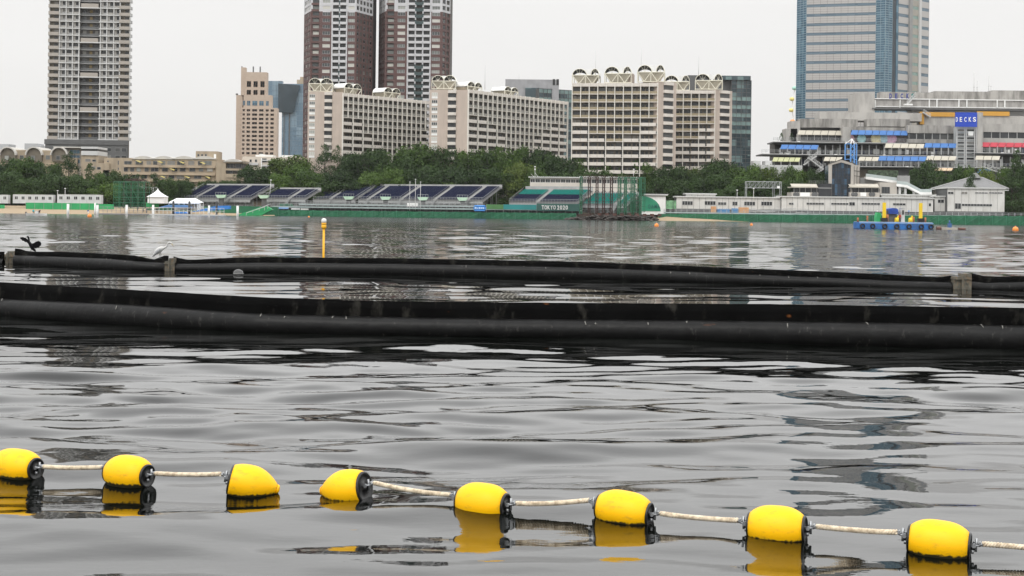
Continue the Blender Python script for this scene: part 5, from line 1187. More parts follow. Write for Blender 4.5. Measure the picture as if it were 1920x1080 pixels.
# ---- rubble island with steel columns and green meshed scaffold
rock = mat('wet_rock', (.045, .038, .033), .8, .4, .8, bump=.6, bscale=2)
def island():
    Y = 482; t = thing('rubble_island', 'low dark rubble mound carrying the rusty steel columns', 'rocks', (at(1150, 405, Y).x, Y, 0)); rg = random.Random(4)
    x0, x1 = at(1060, 405, Y).x, at(1233, 405, Y).x
    part('mound', MB().box(x0+4, x1-.5, Y, Y+9, -.4, 1.15).box(x0+9, x1-3, Y+.5, Y+9, 1.15, 1.9).mesh('mound', rock), t)
    rms = []
    for v in range(5):
        m = MB(); bmv = []; n0 = 8
        for i in range(5):
            for k in range(n0):
                th_ = math.pi*i/4; ph = 2*math.pi*k/n0; rr = 1+rg.uniform(-.25, .25); bmv.append((rr*math.sin(th_)*math.cos(ph), rr*math.sin(th_)*math.sin(ph), rr*.75*math.cos(th_)))
        m.v = bmv
        for i in range(4):
            for k in range(n0): j = (k+1) % n0; m.f.append((i*n0+k, (i+1)*n0+k, (i+1)*n0+j, i*n0+j)); m.m.append(0); m.sm.append(False)
        rms.append(m.mesh('stone', rock))
    for i in range(150):
        f = rg.random(); x = x0+(x1-x0)*f; top = 1.5*min(1, f*4)*min(1, (1-f)*9+.3); s = rg.uniform(.35, .85)
        part('stone', rms[i % 5], t, (x, Y-.6+rg.uniform(-.6, 1.4), rg.uniform(0, top)), rg.random()*6, scale=(s*1.4, s, s*.8))
    bp = MB()
    for k in range(9): x = x0+11+k*2.55; bp.box(x, x+1.2, Y+.2, Y+1.4, 1.5, 2.3)
    part('footing', bp.mesh('footing', mat('rusty_brown', (.09, .04, .03), .8, .3, 1)), t)
island()
rust = mat('rust_steel', (.045, .022, .018), .75, .35, .8); gsc = mat('green_scaffold_paint', (.03, .13, .07), .55, .2, .6)
def steel_frame():
    Y = 484; Z = lambda y: zpx(1150, y, Y); zb = 1.6; zt = Z(332); cols_ = [(1089.5, gsc), (1105, rust), (1119.5, rust), (1132, rust), (1146.5, rust), (1161, gsc), (1173, gsc), (1187, gsc), (1201, gsc)]
    t = thing('steel_column_frame', 'row of tall rusty and green steel columns with cross bracing on the rubble mound', 'steel frame', (at(1145, 400, Y).x, Y, zb))
    for x, mm in cols_:
        X = at(x, 365, Y).x; m = MB()
        for dx in (-.32, .32):
            for dy in (0, 1.2): m.bar((X+dx, Y+dy, zb), (X+dx, Y+dy, zt), .26)
        for k in range(12): z = zb+(zt-zb)*k/11; m.bar((X-.32, Y, z), (X+.32, Y, z), .16)
        part('column', m.mesh('column', mm), t)
    X = [at(x, 365, Y).x for x, _ in cols_]
    for i in range(8):
        m = MB()
        for za, zb2 in ((Z(376), Z(356)),):
            m.bar((X[i]+.3, Y, za), (X[i+1]-.3, Y, zb2), .14); m.bar((X[i]+.3, Y, zb2), (X[i+1]-.3, Y, za), .14)
        if i > 4:
            m.bar((X[i]+.3, Y, Z(390)), (X[i+1]-.3, Y, Z(376)), .14); m.bar((X[i]+.3, Y, Z(376)), (X[i+1]-.3, Y, Z(390)), .12)
        part('brace', m.mesh('brace', dgrey), t)
    m = MB()
    for y in (334, 352, 378): m.bar((X[0], Y+.6, Z(y)), (X[-1], Y+.6, Z(y)), .12)
    part('rail', m.mesh('rail', dgrey), t); m = MB(); m.box(X[0]-.8, X[-1]+.8, Y-.6, Y+2.4, zb-.1, zb+.35); part('base_beam', m.mesh('base_beam', rust), t)
    m = MB(); rg = random.Random(1)
    for k in range(400):
        c = Vector((rg.uniform(X[0], X[-1]), Y+rg.uniform(0, 2), zt+rg.gauss(.1, .3))); m.tri(c, c+Vector((rg.uniform(-.8, .8), rg.uniform(-.3, .3), rg.uniform(-.2, .2))), c+Vector((rg.uniform(-.3, .3), 0, rg.uniform(-.2, .3))))
    part('top_clutter', m.mesh('top_clutter', rust), t, kind='stuff')
steel_frame()
def scaffold(nm, label, px0, px1, y0, y1, Y, nx, nz, d, sheet=.5, top=None, seed=0):
    a, b = at(px0, y1, Y), at(px1, y0, Y); t = thing(nm, label, 'scaffold', ((a.x+b.x)/2, Y, a.z)); w = (b.x-a.x); h = b.z-a.z; m = MB()
    for i in range(nx+1):
        for y in (0, d): m.bar((a.x+w*i/nx, Y+y, a.z), (a.x+w*i/nx, Y+y, b.z), .12)
    for j in range(nz+1):
        for y in (0, d): m.bar((a.x, Y+y, a.z+h*j/nz), (b.x, Y+y, a.z+h*j/nz), .12)
        for i in range(nx+1): m.bar((a.x+w*i/nx, Y, a.z+h*j/nz), (a.x+w*i/nx, Y+d, a.z+h*j/nz), .1)
    m.bar((a.x+w*.2, Y, a.z+h*.95), (a.x+w*.6, Y, a.z+h*.1), .1); m.bar((a.x+w*.5, Y, a.z+h*.9), (a.x+w*.8, Y, a.z+h*.3), .1)
    part('frame', m.mesh('frame', gsc), t)
    if sheet:      # netting: many thin strands, real gaps between
        m = MB(); k = a.x; s_ = .3/sheet
        while k < b.x: m.box(k, k+.06, Y-.06, Y-.04, a.z, b.z); k += .06+s_
        k = a.z
        while k < b.z: m.box(a.x, b.x, Y-.09, Y-.07, k, k+.05); k += .05+s_*2.2
        part('netting', m.mesh('netting', mat('green_net', (.02, .17, .085), .8)), t, kind='stuff')
    return t, a, b
scaffold('green_mesh_scaffold', 'green netted scaffold at the right end of the rusty columns', 1165, 1210, 333, 397, 482, 5, 6, 4, .55)
t, a, b = scaffold('green_mesh_scaffold', 'dark green netted scaffold tower on the beach left of the white pagoda tent', 213, 272, 341, 390, 470, 5, 5, 6, .75)
m = MB(); rg = random.Random(9)
for k in range(260):
    c = Vector((rg.uniform(a.x+3, b.x-.5), 470+rg.uniform(1, 6), b.z+.3+rg.gauss(.3, .25))); m.tri(c, c+Vector((rg.uniform(-1, 1), rg.uniform(-.4, .4), rg.uniform(-.2, .2))), c+Vector((rg.uniform(-.4, .4), 0, rg.uniform(-.2, .3))))
for k in range(4): x = a.x+2.5+k*2.4; m.box(x, x+.35, 472, 472.35, a.z, b.z)
part('platform', m.mesh('platform', rust), t)
# white arch banner house
def arch_house():
    Y = 505; t = thing('curved_pavilion', 'small white pavilion with a green quarter circle banner, right of the green netted scaffold', 'pavilion', (at(1235, 380, Y).x, Y, 2.4)); X = lambda z_: at(960+z_/6.4, 380, Y).x; Z = lambda z_: zpx(1235, 310+z_/6.4, Y)
    part('wall', MB().box(X(1560), X(1845), Y+.2, Y+6, 2, Z(372)).mesh('wall', white), t)
    pts = [(X(1560), Z(550))]+[(X(1560)+(X(1785)-X(1560))*math.sin(math.pi/2*k/10), Z(550)+(Z(372)-Z(550))*math.cos(math.pi/2*k/10)) for k in range(10, -1, -1)]
    part('banner_sheet', MB().prism([(x, z) for x, z in pts], Y, Y+.15).mesh('banner_sheet', mat('arch_green', (.015, .22, .12), .6, .3, .15)), t)
    m = MB(); m.box(X(1600), X(1868), Y-.5, Y+7, Z(362), Z(350))
    k = X(1600)
    while k < X(1868): m.box(k, k+.3, Y-.6, Y+7, Z(350), Z(350)+.2); k += .65
    part('roof', m.mesh('roof', lgrey), t)
    for k, (x0, x1) in enumerate(((1215, 1219.5), (1221, 1225.5), (1227, 1232), (1233, 1237))): put_text('letter', 'OAMA'[k], t, x0, x1, 391, 383, Y-.08, mat('faint_letter', (.01, .11, .09), .6))
    banner('banner', 'green and pale patterned banner between the curved pavilion and the long white hut', 1249, 1268, 376, 392, 506, mat('patt_banner', (.14, .3, .16), .6, .6, .9))
arch_house()
# site clutter beside the walkway (right)
def clutter():
    rg = random.Random(12); og = mat('orange_board', (.55, .3, .14), .7, .15, 1); bl = mat('blue_sheet', (.04, .2, .42), .6, .15)
    for i, (x0, x1, y0, m_, lb) in enumerate(((1334, 1343, 387, og, 'orange fence board left of the blue container on the right walkway'), (1345, 1368, 392, bl, 'blue box container in front of the long white hut'), (1373, 1384, 391, bl, 'smaller blue box right of the blue container'), (1386, 1404, 389, og, 'orange board stack below the right street lamp'))):
        a, b = at(x0, 399, 506), at(x1, y0, 506); m = MB(); m.box(a.x, b.x, 506, 508, 2.4, b.z)
        k = a.x
        while k < b.x-.2: m.box(k, k+.12, 505.9, 506, 2.4, b.z+.1); k += .8
        thing('container' if m_ is bl else 'board_stack', lb, 'container' if m_ is bl else 'boards', mesh=m.mesh('box', m_))
    m = MB()
    for k in range(26):
        x0 = rg.uniform(1400, 1500); w = rg.uniform(15, 45); a = at(x0, 396, 507.5); b = at(x0+w, 395, 507.5); z = 3+k*.07; m.bar((a.x, 506.5+rg.random()*2, z), (b.x, 506.5+rg.random()*2, z+rg.uniform(-.3, .3)), .12)
    thing('pipe_pile', 'pile of long grey scaffold pipes left of the dark glass hall, on the right walkway', 'pipes', mesh=m.mesh('pipe_pile', steel))
clutter()
# ================================================================ LEFT BEACH
def container(label, px0, px1, n, Y=492):
    a, b = at(px0, 381, Y), at(px1, 365.5, Y); t = thing('container_hut', label, 'hut', ((a.x+b.x)/2, Y, a.z), 'white container huts on the left shore'); w = (b.x-a.x)/n
    body = MB().box(.04, w-.04, 0, 2.4, 0, b.z-a.z).mesh('module', mat('hut_white', (.52, .53, .54), .5, .06)); wm = win_mesh('window', w*.5, 1.15, glass, lgrey, 2); fr_ = MB().box(0, .14, -.05, .1, 0, b.z-a.z).box(.14, w, -.05, .1, b.z-a.z-.18, b.z-a.z+.05).mesh('frame_post', lgrey)
    for k in range(n): part('module', body, t, (a.x+k*w, Y, a.z)); part('window', wm, t, (a.x+k*w+w*.27, Y-.1, a.z+1.3)); part('frame_post', fr_, t, (a.x+k*w, Y, a.z))
container('white container hut cut by the left edge of the photo', -22, 15, 3); container('row of six white container modules left of the taller lamp', 24, 100, 6); container('row of six white container modules beside the dark pine, right of the lamps', 107, 190, 6)
def fence(label, px0, px1, Y=484, y0=381.5, y1=392):
    a, b = at(px0, y1, Y), at(px1, y0, Y); t = thing('mesh_fence', label, 'fence', ((a.x+b.x)/2, Y, a.z), 'bright green mesh fences'); n = max(1, int((b.x-a.x)/3)); w = (b.x-a.x)/n
    p_ = MB().box(.05, w-.05, 0, .06, 0, b.z-a.z).mesh('fence_panel', greenl); s_ = MB().box(0, .08, -.1, 0, -.4, b.z-a.z+.1).mesh('fence_post', steel)
    for k in range(n): part('fence_panel', p_, t, (a.x+k*w, Y, a.z)); part('fence_post', s_, t, (a.x+k*w, Y, a.z))
fence('bright green fence at the left edge, cut by the frame', -30, 9, 484, 384, 391); fence('long bright green fence below the white container huts', 48, 184); fence('bright green fence patch below the white pagoda tent', 272, 298, 486, 379.5, 388); fence('green fence strip behind the scaffold tower', 185, 214, 483, 383, 392)
def tents():
    tw = mat('tent_white', (.8, .8, .8), .6, .03); Y = 482; a, b = at(274, 381, Y), at(309, 353, Y); cx = (a.x+b.x)/2; w = (b.x-a.x)/2
    t = thing('pagoda_tent', 'white pagoda tent with a sharp swept peak', 'tent', (cx, Y, a.z)); z0 = a.z+2.2; h = b.z-z0; m = MB(); n = 10
    ring = [(w*(1-k/n)**1.7*.98+.05, z0+h*k/n) for k in range(n+1)]
    for k in range(n):
        (r0, za), (r1, zb_) = ring[k], ring[k+1]
        c0 = [(cx-r0, Y-r0+w, za), (cx+r0, Y-r0+w, za), (cx+r0, Y+r0+w, za), (cx-r0, Y+r0+w, za)]; c1 = [(cx-r1, Y-r1+w, zb_), (cx+r1, Y-r1+w, zb_), (cx+r1, Y+r1+w, zb_), (cx-r1, Y+r1+w, zb_)]
        for i in range(4): j = (i+1) % 4; m.quad(c0[i], c0[j], c1[j], c1[i])
    part('canopy', m.mesh('canopy', tw), t); part('side_wall', MB().box(cx-w*.9, cx+w*.9, Y+.5, Y+2*w-.3, a.z, z0+.1).mesh('side_wall', tw), t)
    a, b = at(316, 384, 474), at(375, 372, 474); t = thing('marquee_tent', 'long low white marquee tent with a ridge roof, right of the pagoda tent', 'tent', ((a.x+b.x)/2, 474, a.z)); m = MB(); z1 = b.z-1.4
    A0, A1, B0, B1 = (a.x, 474, z1), (b.x, 474, z1), (a.x, 480, z1), (b.x, 480, z1); r0, r1 = (a.x+2, 477, b.z), (b.x-2, 477, b.z); m.quad(A0, A1, r1, r0); m.quad(B1, B0, r0, r1); m.tri(B0, A0, r0); m.tri(A1, B1, r1); m.box(a.x, b.x, 473.95, 474, z1-.4, z1)
    part('canopy', m.mesh('canopy', tw), t); m = MB(); n = 7
    for k in range(n): x = a.x+.1+(b.x-a.x-.2)*k/(n-1); m.bar((x, 474.1, 1.5), (x, 474.1, z1), .16); m.bar((x, 479.9, 1.5), (x, 479.9, z1), .16)
    part('leg', m.mesh('legs', white), t); part('side_wall', MB().box(b.x-1, b.x-.9, 474.1, 480, 1.5, z1).box(a.x, b.x, 479.95, 480, 1.7, z1-1).mesh('side_wall', tw), t)
tents()
for i, (x, y0, y1, w, g) in enumerate(((80.5, 381, 399.5, .75, 1), (127.5, 382, 403, .75, 0), (178, 380, 402.5, .5, 0), (182.5, 384, 403.5, .7, 0), (237.5, 384, 403.5, .75, 0), (287, 384, 403, .75, 0), (392, 385, 404, .65, 0), (445.5, 385.5, 406, .75, 0))):
    p_ = wat(x, y1); Y = p_.y; h = at(x, y0, Y).z; m = MB(); wr = w/2
    m.tube([(0, 0, -1), (0, 0, h*.45 if g else h-.1)], wr, 12, 1 if g else 0)
    m.tube([(0, 0, h*.45 if g else h-.1), (0, 0, h)], wr*1.02, 12, 0)
    thing('marker_post', ORD[i]+' of the thick white posts off the beach'+(', its lower half dark green' if g else ''), 'post', (at(x, 395, Y).x, Y, 0), 'white posts off the beach', mesh=m.mesh('marker_post', mat('post_white', (.72, .72, .7), .5, .05, 2), dkgreen))
for i, (x0, x1) in enumerate(((283, 420), (185, 283), (325, 330), (355, 358), (406, 409))):
    if i > 1:
        a_ = at(x0, 395, 462); thing('pile', ['left', 'middle', 'right'][i-2]+' of three dark round piles before the marquee tent', 'pile', (a_.x, 462, 0), 'dark piles', mesh=MB().tube([(0, 0, -1), (0, 0, 4.6)], .35, 10).mesh('pile', blackm)); continue
    a, b = at(x0, 400, 458), at(x1, 400, 458); thing('pontoon_fence', ['low pale pontoon edge with a row of short posts before the blue sheets', 'low dark railing along the waterline before the green netted scaffold'][i], 'fence', mesh=railing(a.x, b.x, 458, .5, 1.9, 1.3, 2, .12).box(a.x, b.x, 456, 461, -.3, .35).mesh('pontoon_fence', lgrey if i == 0 else steelg))
def ramp(nm, label, pts, Y, m_, cat, d=3):
    P_ = [at(x, y, Y) for x, y in pts]; m = MB(); m.prism([(p_.x, p_.z) for p_ in P_], Y, Y+d); return thing(nm, label, cat, mesh=m.mesh(nm, m_))
bsh = mat('blue_tarp', (.03, .19, .55), .55, .15, 1, bump=.3, bscale=2)
ramp('blue_ramp', 'bright blue sloping ramp sheet left of the green ramp', [(356, 398), (430, 392), (430, 385.5), (405, 386)], 470, bsh, 'ramp'); ramp('blue_sheet', 'pale blue sheet lying under the marquee tent', [(296, 389), (360, 389), (345, 384), (316, 384)], 472, mat('pale_blue_sheet', (.1, .22, .45), .6), 'sheet'); ramp('blue_sheet', 'small blue sheet at the waterline left of the blue ramp', [(322, 400.5), (352, 400.5), (346, 397), (326, 397)], 462, bsh, 'sheet')
ramp('green_ramp', 'green tarp covered ramp climbing to the walkway', [(440, 404.5), (490, 404), (510, 393), (500, 387), (488, 388)], 486, greenl, 'ramp'); ramp('green_mound', 'dark green sheeted bank behind the blue ramp and the white posts', [(275, 403), (520, 403), (520, 388), (440, 386), (360, 388), (275, 391)], 492, green, 'bank')
ramp('green_arch', 'dark green tunnel cover on the walkway right of the green ramp', [(520, 389), (550, 389), (545, 382), (525, 382)], 507, green, 'cover')
t = None
for i in range(3):
    p0, p1 = at(462+i*12, 399-i*4, 484), at(496+i*6, 388-i*3, 484); thing('handrail', ['lowest', 'middle', 'topmost'][i]+' slanting white handrail above the green ramp', 'handrail', mesh=MB().bar(p0, p1, .16).bar(p0-Vector((0, 0, .8)), p0, .1).bar(p1-Vector((0, 0, 1.2)), p1, .1).mesh('handrail', lgrey), group='handrails of the green ramp')
# ---- people (tiny in the photo)
def skin_fig(name, joints, edges, mats_):
    me = bpy.data.meshes.new(name); me.from_pydata([j[:3] for j in joints], edges, []); o = bpy.data.objects.new(name, me); COL.objects.link(o)
    sk = o.modifiers.new('s', 'SKIN')
    for i, j in enumerate(joints): me.skin_vertices[0].data[i].radius = (j[3], j[3])
    me.skin_vertices[0].data[0].use_root = True
    o.modifiers.new('d', 'SUBSURF').levels = 1; dg = bpy.context.evaluated_depsgraph_get(); out = bpy.data.meshes.new_from_object(o.evaluated_get(dg)); bpy.data.objects.remove(o)
    out.name = name; out.materials.clear()
    for k in mats_: out.materials.append(k)
    return out
skinm = mat('skin', (.35, .2, .14), .6, .05)
def person(label, px_, py_, Y, shirt, trousers, pose='stand', rot=0):
    J = [(0, 0, .95, .15), (0, 0, 1.2, .15), (0, 0, 1.42, .16), (0, 0, 1.53, .065), (0, .01, 1.63, .1), (0, .0, 1.74, .085),
         (.19, 0, 1.4, .06), (.25, -.02, 1.12, .05), (.24, -.14, .9, .04), (-.19, 0, 1.4, .06), (-.25, -.02, 1.12, .05), (-.24, -.12, .9, .04),
         (.1, 0, .88, .1), (.11, -.02, .48, .065), (.12, .02, .06, .05), (.12, -.12, .03, .045), (-.1, 0, .88, .1), (-.12, -.05, .48, .065), (-.14, .05, .06, .05), (-.14, -.09, .03, .045)]
    E = [(0, 1), (1, 2), (2, 3), (3, 4), (4, 5), (2, 6), (6, 7), (7, 8), (2, 9), (9, 10), (10, 11), (0, 12), (12, 13), (13, 14), (14, 15), (0, 16), (16, 17), (17, 18), (18, 19)]
    if pose == 'bend': J = [(x, y-(z-.95)*.9 if z > .95 else y, .95+(z-.95)*.45 if z > .95 else z, r_) for x, y, z, r_ in J]
    if pose == 'sit': J = [(x, y, z-.5, r_) if z > .87 else ((x, y-.45, .42, r_) if z > .4 else (x, y-.45, z, r_)) for x, y, z, r_ in J]
    key = 'person'; me = skin_fig(key, J, E, [shirt, trousers, skinm])
    top = 1.5 if pose == 'stand' else (1.18 if pose == 'bend' else .98); mid = .93 if pose != 'sit' else .5
    for p_ in me.polygons:
        c = p_.center; hand = abs(c.x) > .2 and c.z < mid+.08
        p_.material_index = 2 if (c.z > top or hand) else (0 if c.z > mid else 1); p_.use_smooth = True
    a = at(px_, py_, Y); return thing('person', label, 'person', (a.x, Y, a.z), mesh=me, rot=rot)
wsh, bsht, dsh, rsh, osh = mat('white_shirt', (.7, .7, .7), .8), mat('teal_shirt', (.05, .35, .4), .8), mat('dark_clothes', (.03, .03, .04), .8), mat('red_shirt', (.4, .05, .04), .8), mat('orange_vest', (.7, .25, .04), .8)
person('person in white bending over beside the scaffold tower', 269, 398.5, 463, wsh, dsh, 'bend'); person('person in dark clothes standing next to the one in white', 275, 399.5, 462, dsh, dsh); person('person in black standing right of the white post near the pagoda tent', 294.5, 399.5, 462, dsh, dsh)
person('person in dark clothes crouching on the sand near the fence', 165, 399.5, 458, mat('blue_shirt', (.05, .12, .3), .8), wsh, 'sit', .6); person('person in dark clothes behind the dark railing', 258, 397, 466, dsh, dsh, 'bend', .8); person('person in a white shirt on the right walkway near the barge', 1645, 402, 486, wsh, dsh); person('person standing on the walkway right of the barge crane', 1704, 402.5, 484, mat('sky_shirt', (.2, .35, .6), .8), dsh)
def small_boat():
    p_ = wat(69, 404); Y = p_.y; c = at(69, 400, Y); t = thing('motorboat', 'small white motorboat with two people near the left beach', 'boat', (c.x, Y, 0)); hu = MB(); n = 10
    for i in range(n):
        f0, f1 = i/n, (i+1)/n; g = lambda f: (.9*math.sin(math.pi*min(1, .25+f*.75))**.6+.02)
        x0, x1 = -2.7+5.4*f0, -2.7+5.4*f1; w0, w1 = g(f0), g(f1); z = .55
        for s in (-1, 1): hu.quad((x0, s*w0*.6, -.2), (x1, s*w1*.6, -.2), (x1, s*w1, z), (x0, s*w0, z), 0, True)
        hu.quad((x0, -w0, z), (x1, -w1, z), (x1, w1, z), (x0, w0, z))
    part('hull', hu.mesh('hull', white), t, (c.x, Y, 0)); part('console', MB().box(-.3, .4, -.4, .4, .55, 1.15).mesh('console', lgrey), t, (c.x, Y, 0)); part('outboard_motor', MB().box(-3.0, -2.7, -.2, .2, -.1, .95).mesh('outboard_motor', dgrey), t, (c.x, Y, 0))
    for lb, dx, m_ in (('person in a teal top seated in the small motorboat', -.9, bsht), ('person in dark clothes leaning in the small motorboat', .7, dsh)):
        o = person(lb, 69, 400, Y, m_, dsh, 'sit' if dx < 0 else 'bend', .5); o.location = (c.x+dx, Y, .5 if dx < 0 else .2); WL[o.name] = (Vector(o.location), 0)
small_boat()
# ================================================================ ORANGE BUOYS, BARGE
for i, (x, y, r_, lb) in enumerate(((168, 406.5, .55, 'orange round buoy off the left beach'), (579, 407.5, .3, 'tiny orange buoy before the short low stand'), (1231, 424.5, .45, 'orange buoy near the sand spit'), (1409, 422.5, .35, 'orange buoy in front of the long white hut'), (1904, 432.5, .6, 'orange cone buoy at the right edge of the water'), (1290, 434, .3, None))):
    if not lb: continue
    p_ = wat(x, y); m = MB().lathe([(r_*math.sin(math.pi*k/10)+.01, -r_*math.cos(math.pi*k/10)+r_*.35) for k in range(11)], 14).tube([(0, 0, r_*1.3), (0, 0, r_*1.6)], r_*.12, 6)
    thing('marker_buoy', lb, 'buoy', p_, 'orange marker buoys', mesh=m.mesh('marker_buoy', mat('buoy_orange', (.8, .26, .04), .45, .08, 2)))
def barge():
    p_ = wat(1676, 429.5); Y = p_.y; X = lambda x: at(x, 428, Y).x; Z = lambda y: zpx(1676, y, Y); bl = mat('barge_blue', (.015, .16, .5), .45, .12, .5, dirt=(.05, .04, .04), dscale=(1, 1, .6), damt=.6); yl = mat('spud_yellow', (.8, .55, .02), .5, .06)
    t = thing('work_barge', 'blue work barge with two yellow spud legs and tyre fenders', 'barge', (X(1676), Y, 0)); x0, x1 = X(1611), X(1749.5); h = Z(417)
    hb = MB(); hb.prism([(x0+.8, -.6), (x1-.8, -.6), (x1, .1), (x1, h), (x0, h), (x0, .1)], Y, Y+5); part('hull', hb.mesh('hull', bl), t); part('deck', MB().box(x0+.1, x1-.1, Y+.1, Y+4.9, h, h+.08).mesh('deck', mat('deck_pale', (.4, .45, .5), .6)), t)
    part('rub_rail', MB().box(x0-.05, x1+.05, Y-.08, Y, h-.25, h-.05).mesh('rub_rail', mat('rail_lblue', (.2, .35, .6), .5)), t)
    tm = MB(); n = 12; tm.tube([(.42*math.cos(2*math.pi*k/n), 0, .42*math.sin(2*math.pi*k/n)) for k in range(n+1)], .15, 8, caps=False); tm = tm.mesh('tyre_fender', blackm)
    for x in (1617, 1636, 1658.5, 1681, 1704, 1727, 1745): part('tyre_fender', tm, t, (X(x), Y-.25, .55))
    for x in (1660, 1728.5): part('spud_leg', MB().box(-.3, .3, -.3, .3, -2, Z(380)).mesh('spud_leg', yl), t, (X(x), Y+1, 0)); part('spud_guide', MB().box(-.6, .6, -.6, .6, h, h+.9).mesh('spud_guide', blackm), t, (X(x), Y+1, 0))
    # winch, generator, tarp, cabin
    part('winch_frame', MB().box(X(1668), X(1686), Y+2, Y+4.5, h, h+2.4).mesh('winch_frame', dgrey), t)
    tp = MB(); a0, a1 = X(1670), X(1688); zz = h+1.7
    tp.prism([(a0, zz), (a1, zz), (a1, zz+.9), (a1-.4, zz+1.2), (a0+.8, zz+1.25), (a0, zz+1.0)], Y+1.6, Y+4.8); part('blue_tarp', tp.mesh('blue_tarp', mat('royal_tarp', (.015, .055, .3), .7, .3, 1.5, bump=.5, bscale=3)), t)
    m = MB(); m.prism([(X(1648), h), (X(1657), h), (X(1657), h+1.9), (X(1650), h+2), (X(1648), h+1)], Y+2, Y+4); part('green_tarp', m.mesh('green_cover', greenl), t)
    m = MB(); m.box(X(1693), X(1700), Y+1.5, Y+3.2, h, h+2.9); m.box(X(1692.5), X(1700.5), Y+1.4, Y+3.3, h+2.9, h+3.05); part('cabin', m.mesh('cabin', lgrey), t); part('cabin_window', MB().box(X(1694.5), X(1698.5), Y+1.42, Y+1.5, h+1.6, h+2.5).mesh('cabin_window', glass), t)
    m = MB()
    for x in (1681, 1707): m.tube([(X(x), Y+1.2, h+.5), (X(x+6), Y+1.2, h+.5)], .5, 10); m.bar((X(x), Y+1.2, h), (X(x)+.7, Y+1.2, h+1.4), .2); m.bar((X(x+6), Y+1.2, h), (X(x)+.7, Y+1.2, h+1.4), .2)
    part('winch', m.mesh('winch', yl), t)
    m = MB()
    for x, hh in ((1610, .9), (1628, 1.3), (1666, 1.6), (1737, 1.1), (1715, 1.2)): m.tube([(X(x), Y+.8, h), (X(x), Y+.8, h+hh)], .18, 6)
    part('bollard', m.mesh('bollards', mat('rust_orange', (.35, .13, .06), .7)), t)
    for lb, x, m_ in (('person in an orange vest working on the barge beside the left spud leg', 1664, osh), ('person in a red top on the barge, left of the grey cabin', 1690, rsh)):
        o = person(lb, x, 400, Y+1.2, m_, dsh, 'stand'); o.location = (X(x), Y+1.2, h+.08)
    p2 = wat(1785, 431); Y2 = p2.y; X2 = lambda x: at(x, 430, Y2).x
    t = thing('work_raft', 'small low raft with pipes floating right of the blue barge', 'raft', (X2(1785), Y2, 0))
    m = MB(); m.box(X2(1766), X2(1795), Y2, Y2+3, -.1, .45); part('deck', m.mesh('deck', mat('raft_deck', (.4, .37, .32), .8, .15)), t)
    m = MB(); m.tube([(X2(1756), Y2, .25), (X2(1764), Y2, .3)], .4, 10); m.tube([(X2(1797), Y2, .2), (X2(1810), Y2, .2)], .3, 10); part('float', m.mesh('float', mat('raft_float', (.14, .07, .055), .7, .3, 1)), t)
    m = MB(); m.box(X2(1781), X2(1786), Y2+.5, Y2+1.6, .45, 1.3); m.tube([(X2(1783), Y2+1, 1.3), (X2(1783), Y2+1, 1.9)], .15, 6); part('pump', m.mesh('pump', mat('pump_blue', (.04, .1, .25), .6)), t)
barge()
# ================================================================ TREES
def leaf_mesh(name, seed, kind, n=5200, sz=.62):
    rg = np.random.default_rng(seed); cl = []
    if kind == 'broad':
        for i in range(15):
            a = rg.random()*6.28; rr = rg.random()**.5*.72; z = rg.uniform(.25, 1-.3*rr)*.86; cl.append((rr*math.cos(a), rr*math.sin(a), z, rg.uniform(.24, .4)))
        cl.append((0, 0, .62, .42))
    elif kind == 'pine':
        for i in range(44):
            z = rg.uniform(.14, .98); lim = .75*(1-(z-.2)/.85)**.7+.08; a = rg.random()*6.28; rr = lim*rg.uniform(.4, 1); cl.append((rr*math.cos(a), rr*math.sin(a), z, rg.uniform(.15, .27)*(1.35-z*.6)))
    else:
        for i in range(26):
            z = .08+.9*i/25; lim = .55*(1-z)**.8+.05; a = i*2.4; rr = lim*rg.uniform(.3, .9); cl.append((rr*math.cos(a), rr*math.sin(a), z, rg.uniform(.15, .24)*(1.3-z*.8)))
    w = np.array([c[3]**2 for c in cl]); w /= w.sum(); ch = rg.choice(len(cl), n, p=w); cl = np.array(cl)[ch]
    d = rg.normal(size=(n, 3)); d /= np.linalg.norm(d, axis=1)[:, None]; d[:, 2] = np.where(rg.random(n) < .45, np.abs(d[:, 2]), d[:, 2])
    rad = cl[:, 3:4]*(1-.35*rg.random((n, 1))**2)*(1+.13*rg.normal(size=(n, 1)))
    flat = np.array([1, 1, .62 if kind == 'broad' else .42]); P_ = cl[:, :3]+d*rad*flat
    S = np.array([7., 7., 13.])      # nominal tree: 14 m wide, 13 m tall
    P_ = P_*S
    nn = d+rg.normal(size=(n, 3))*.55; nn /= np.linalg.norm(nn, axis=1)[:, None]
    t1 = np.cross(nn, rg.normal(size=(n, 3))); t1 /= np.linalg.norm(t1, axis=1)[:, None]; t2 = np.cross(nn, t1)
    s = sz*rg.uniform(.45, 1.1, (n, 1)); asp = 1 if kind == 'broad' else .45
    V = np.stack([P_-t1*s*.6, P_-t2*s*.4*asp+t1*s*.1, P_+t1*s*.6, P_+t2*s*.45*asp-t1*s*.1], 1).reshape(-1, 3)
    me = bpy.data.meshes.new(name); me.vertices.add(len(V)); me.vertices.foreach_set('co', V.astype(np.float32).ravel()); q_ = np.arange(4*n, dtype=np.int32)
    me.loops.add(4*n); me.loops.foreach_set('vertex_index', q_); me.polygons.add(n); me.polygons.foreach_set('loop_start', np.arange(0, 4*n, 4, dtype=np.int32)); me.update(calc_edges=True); return me
bark = mat('bark', (.06, .045, .032), .9, .3, 3)
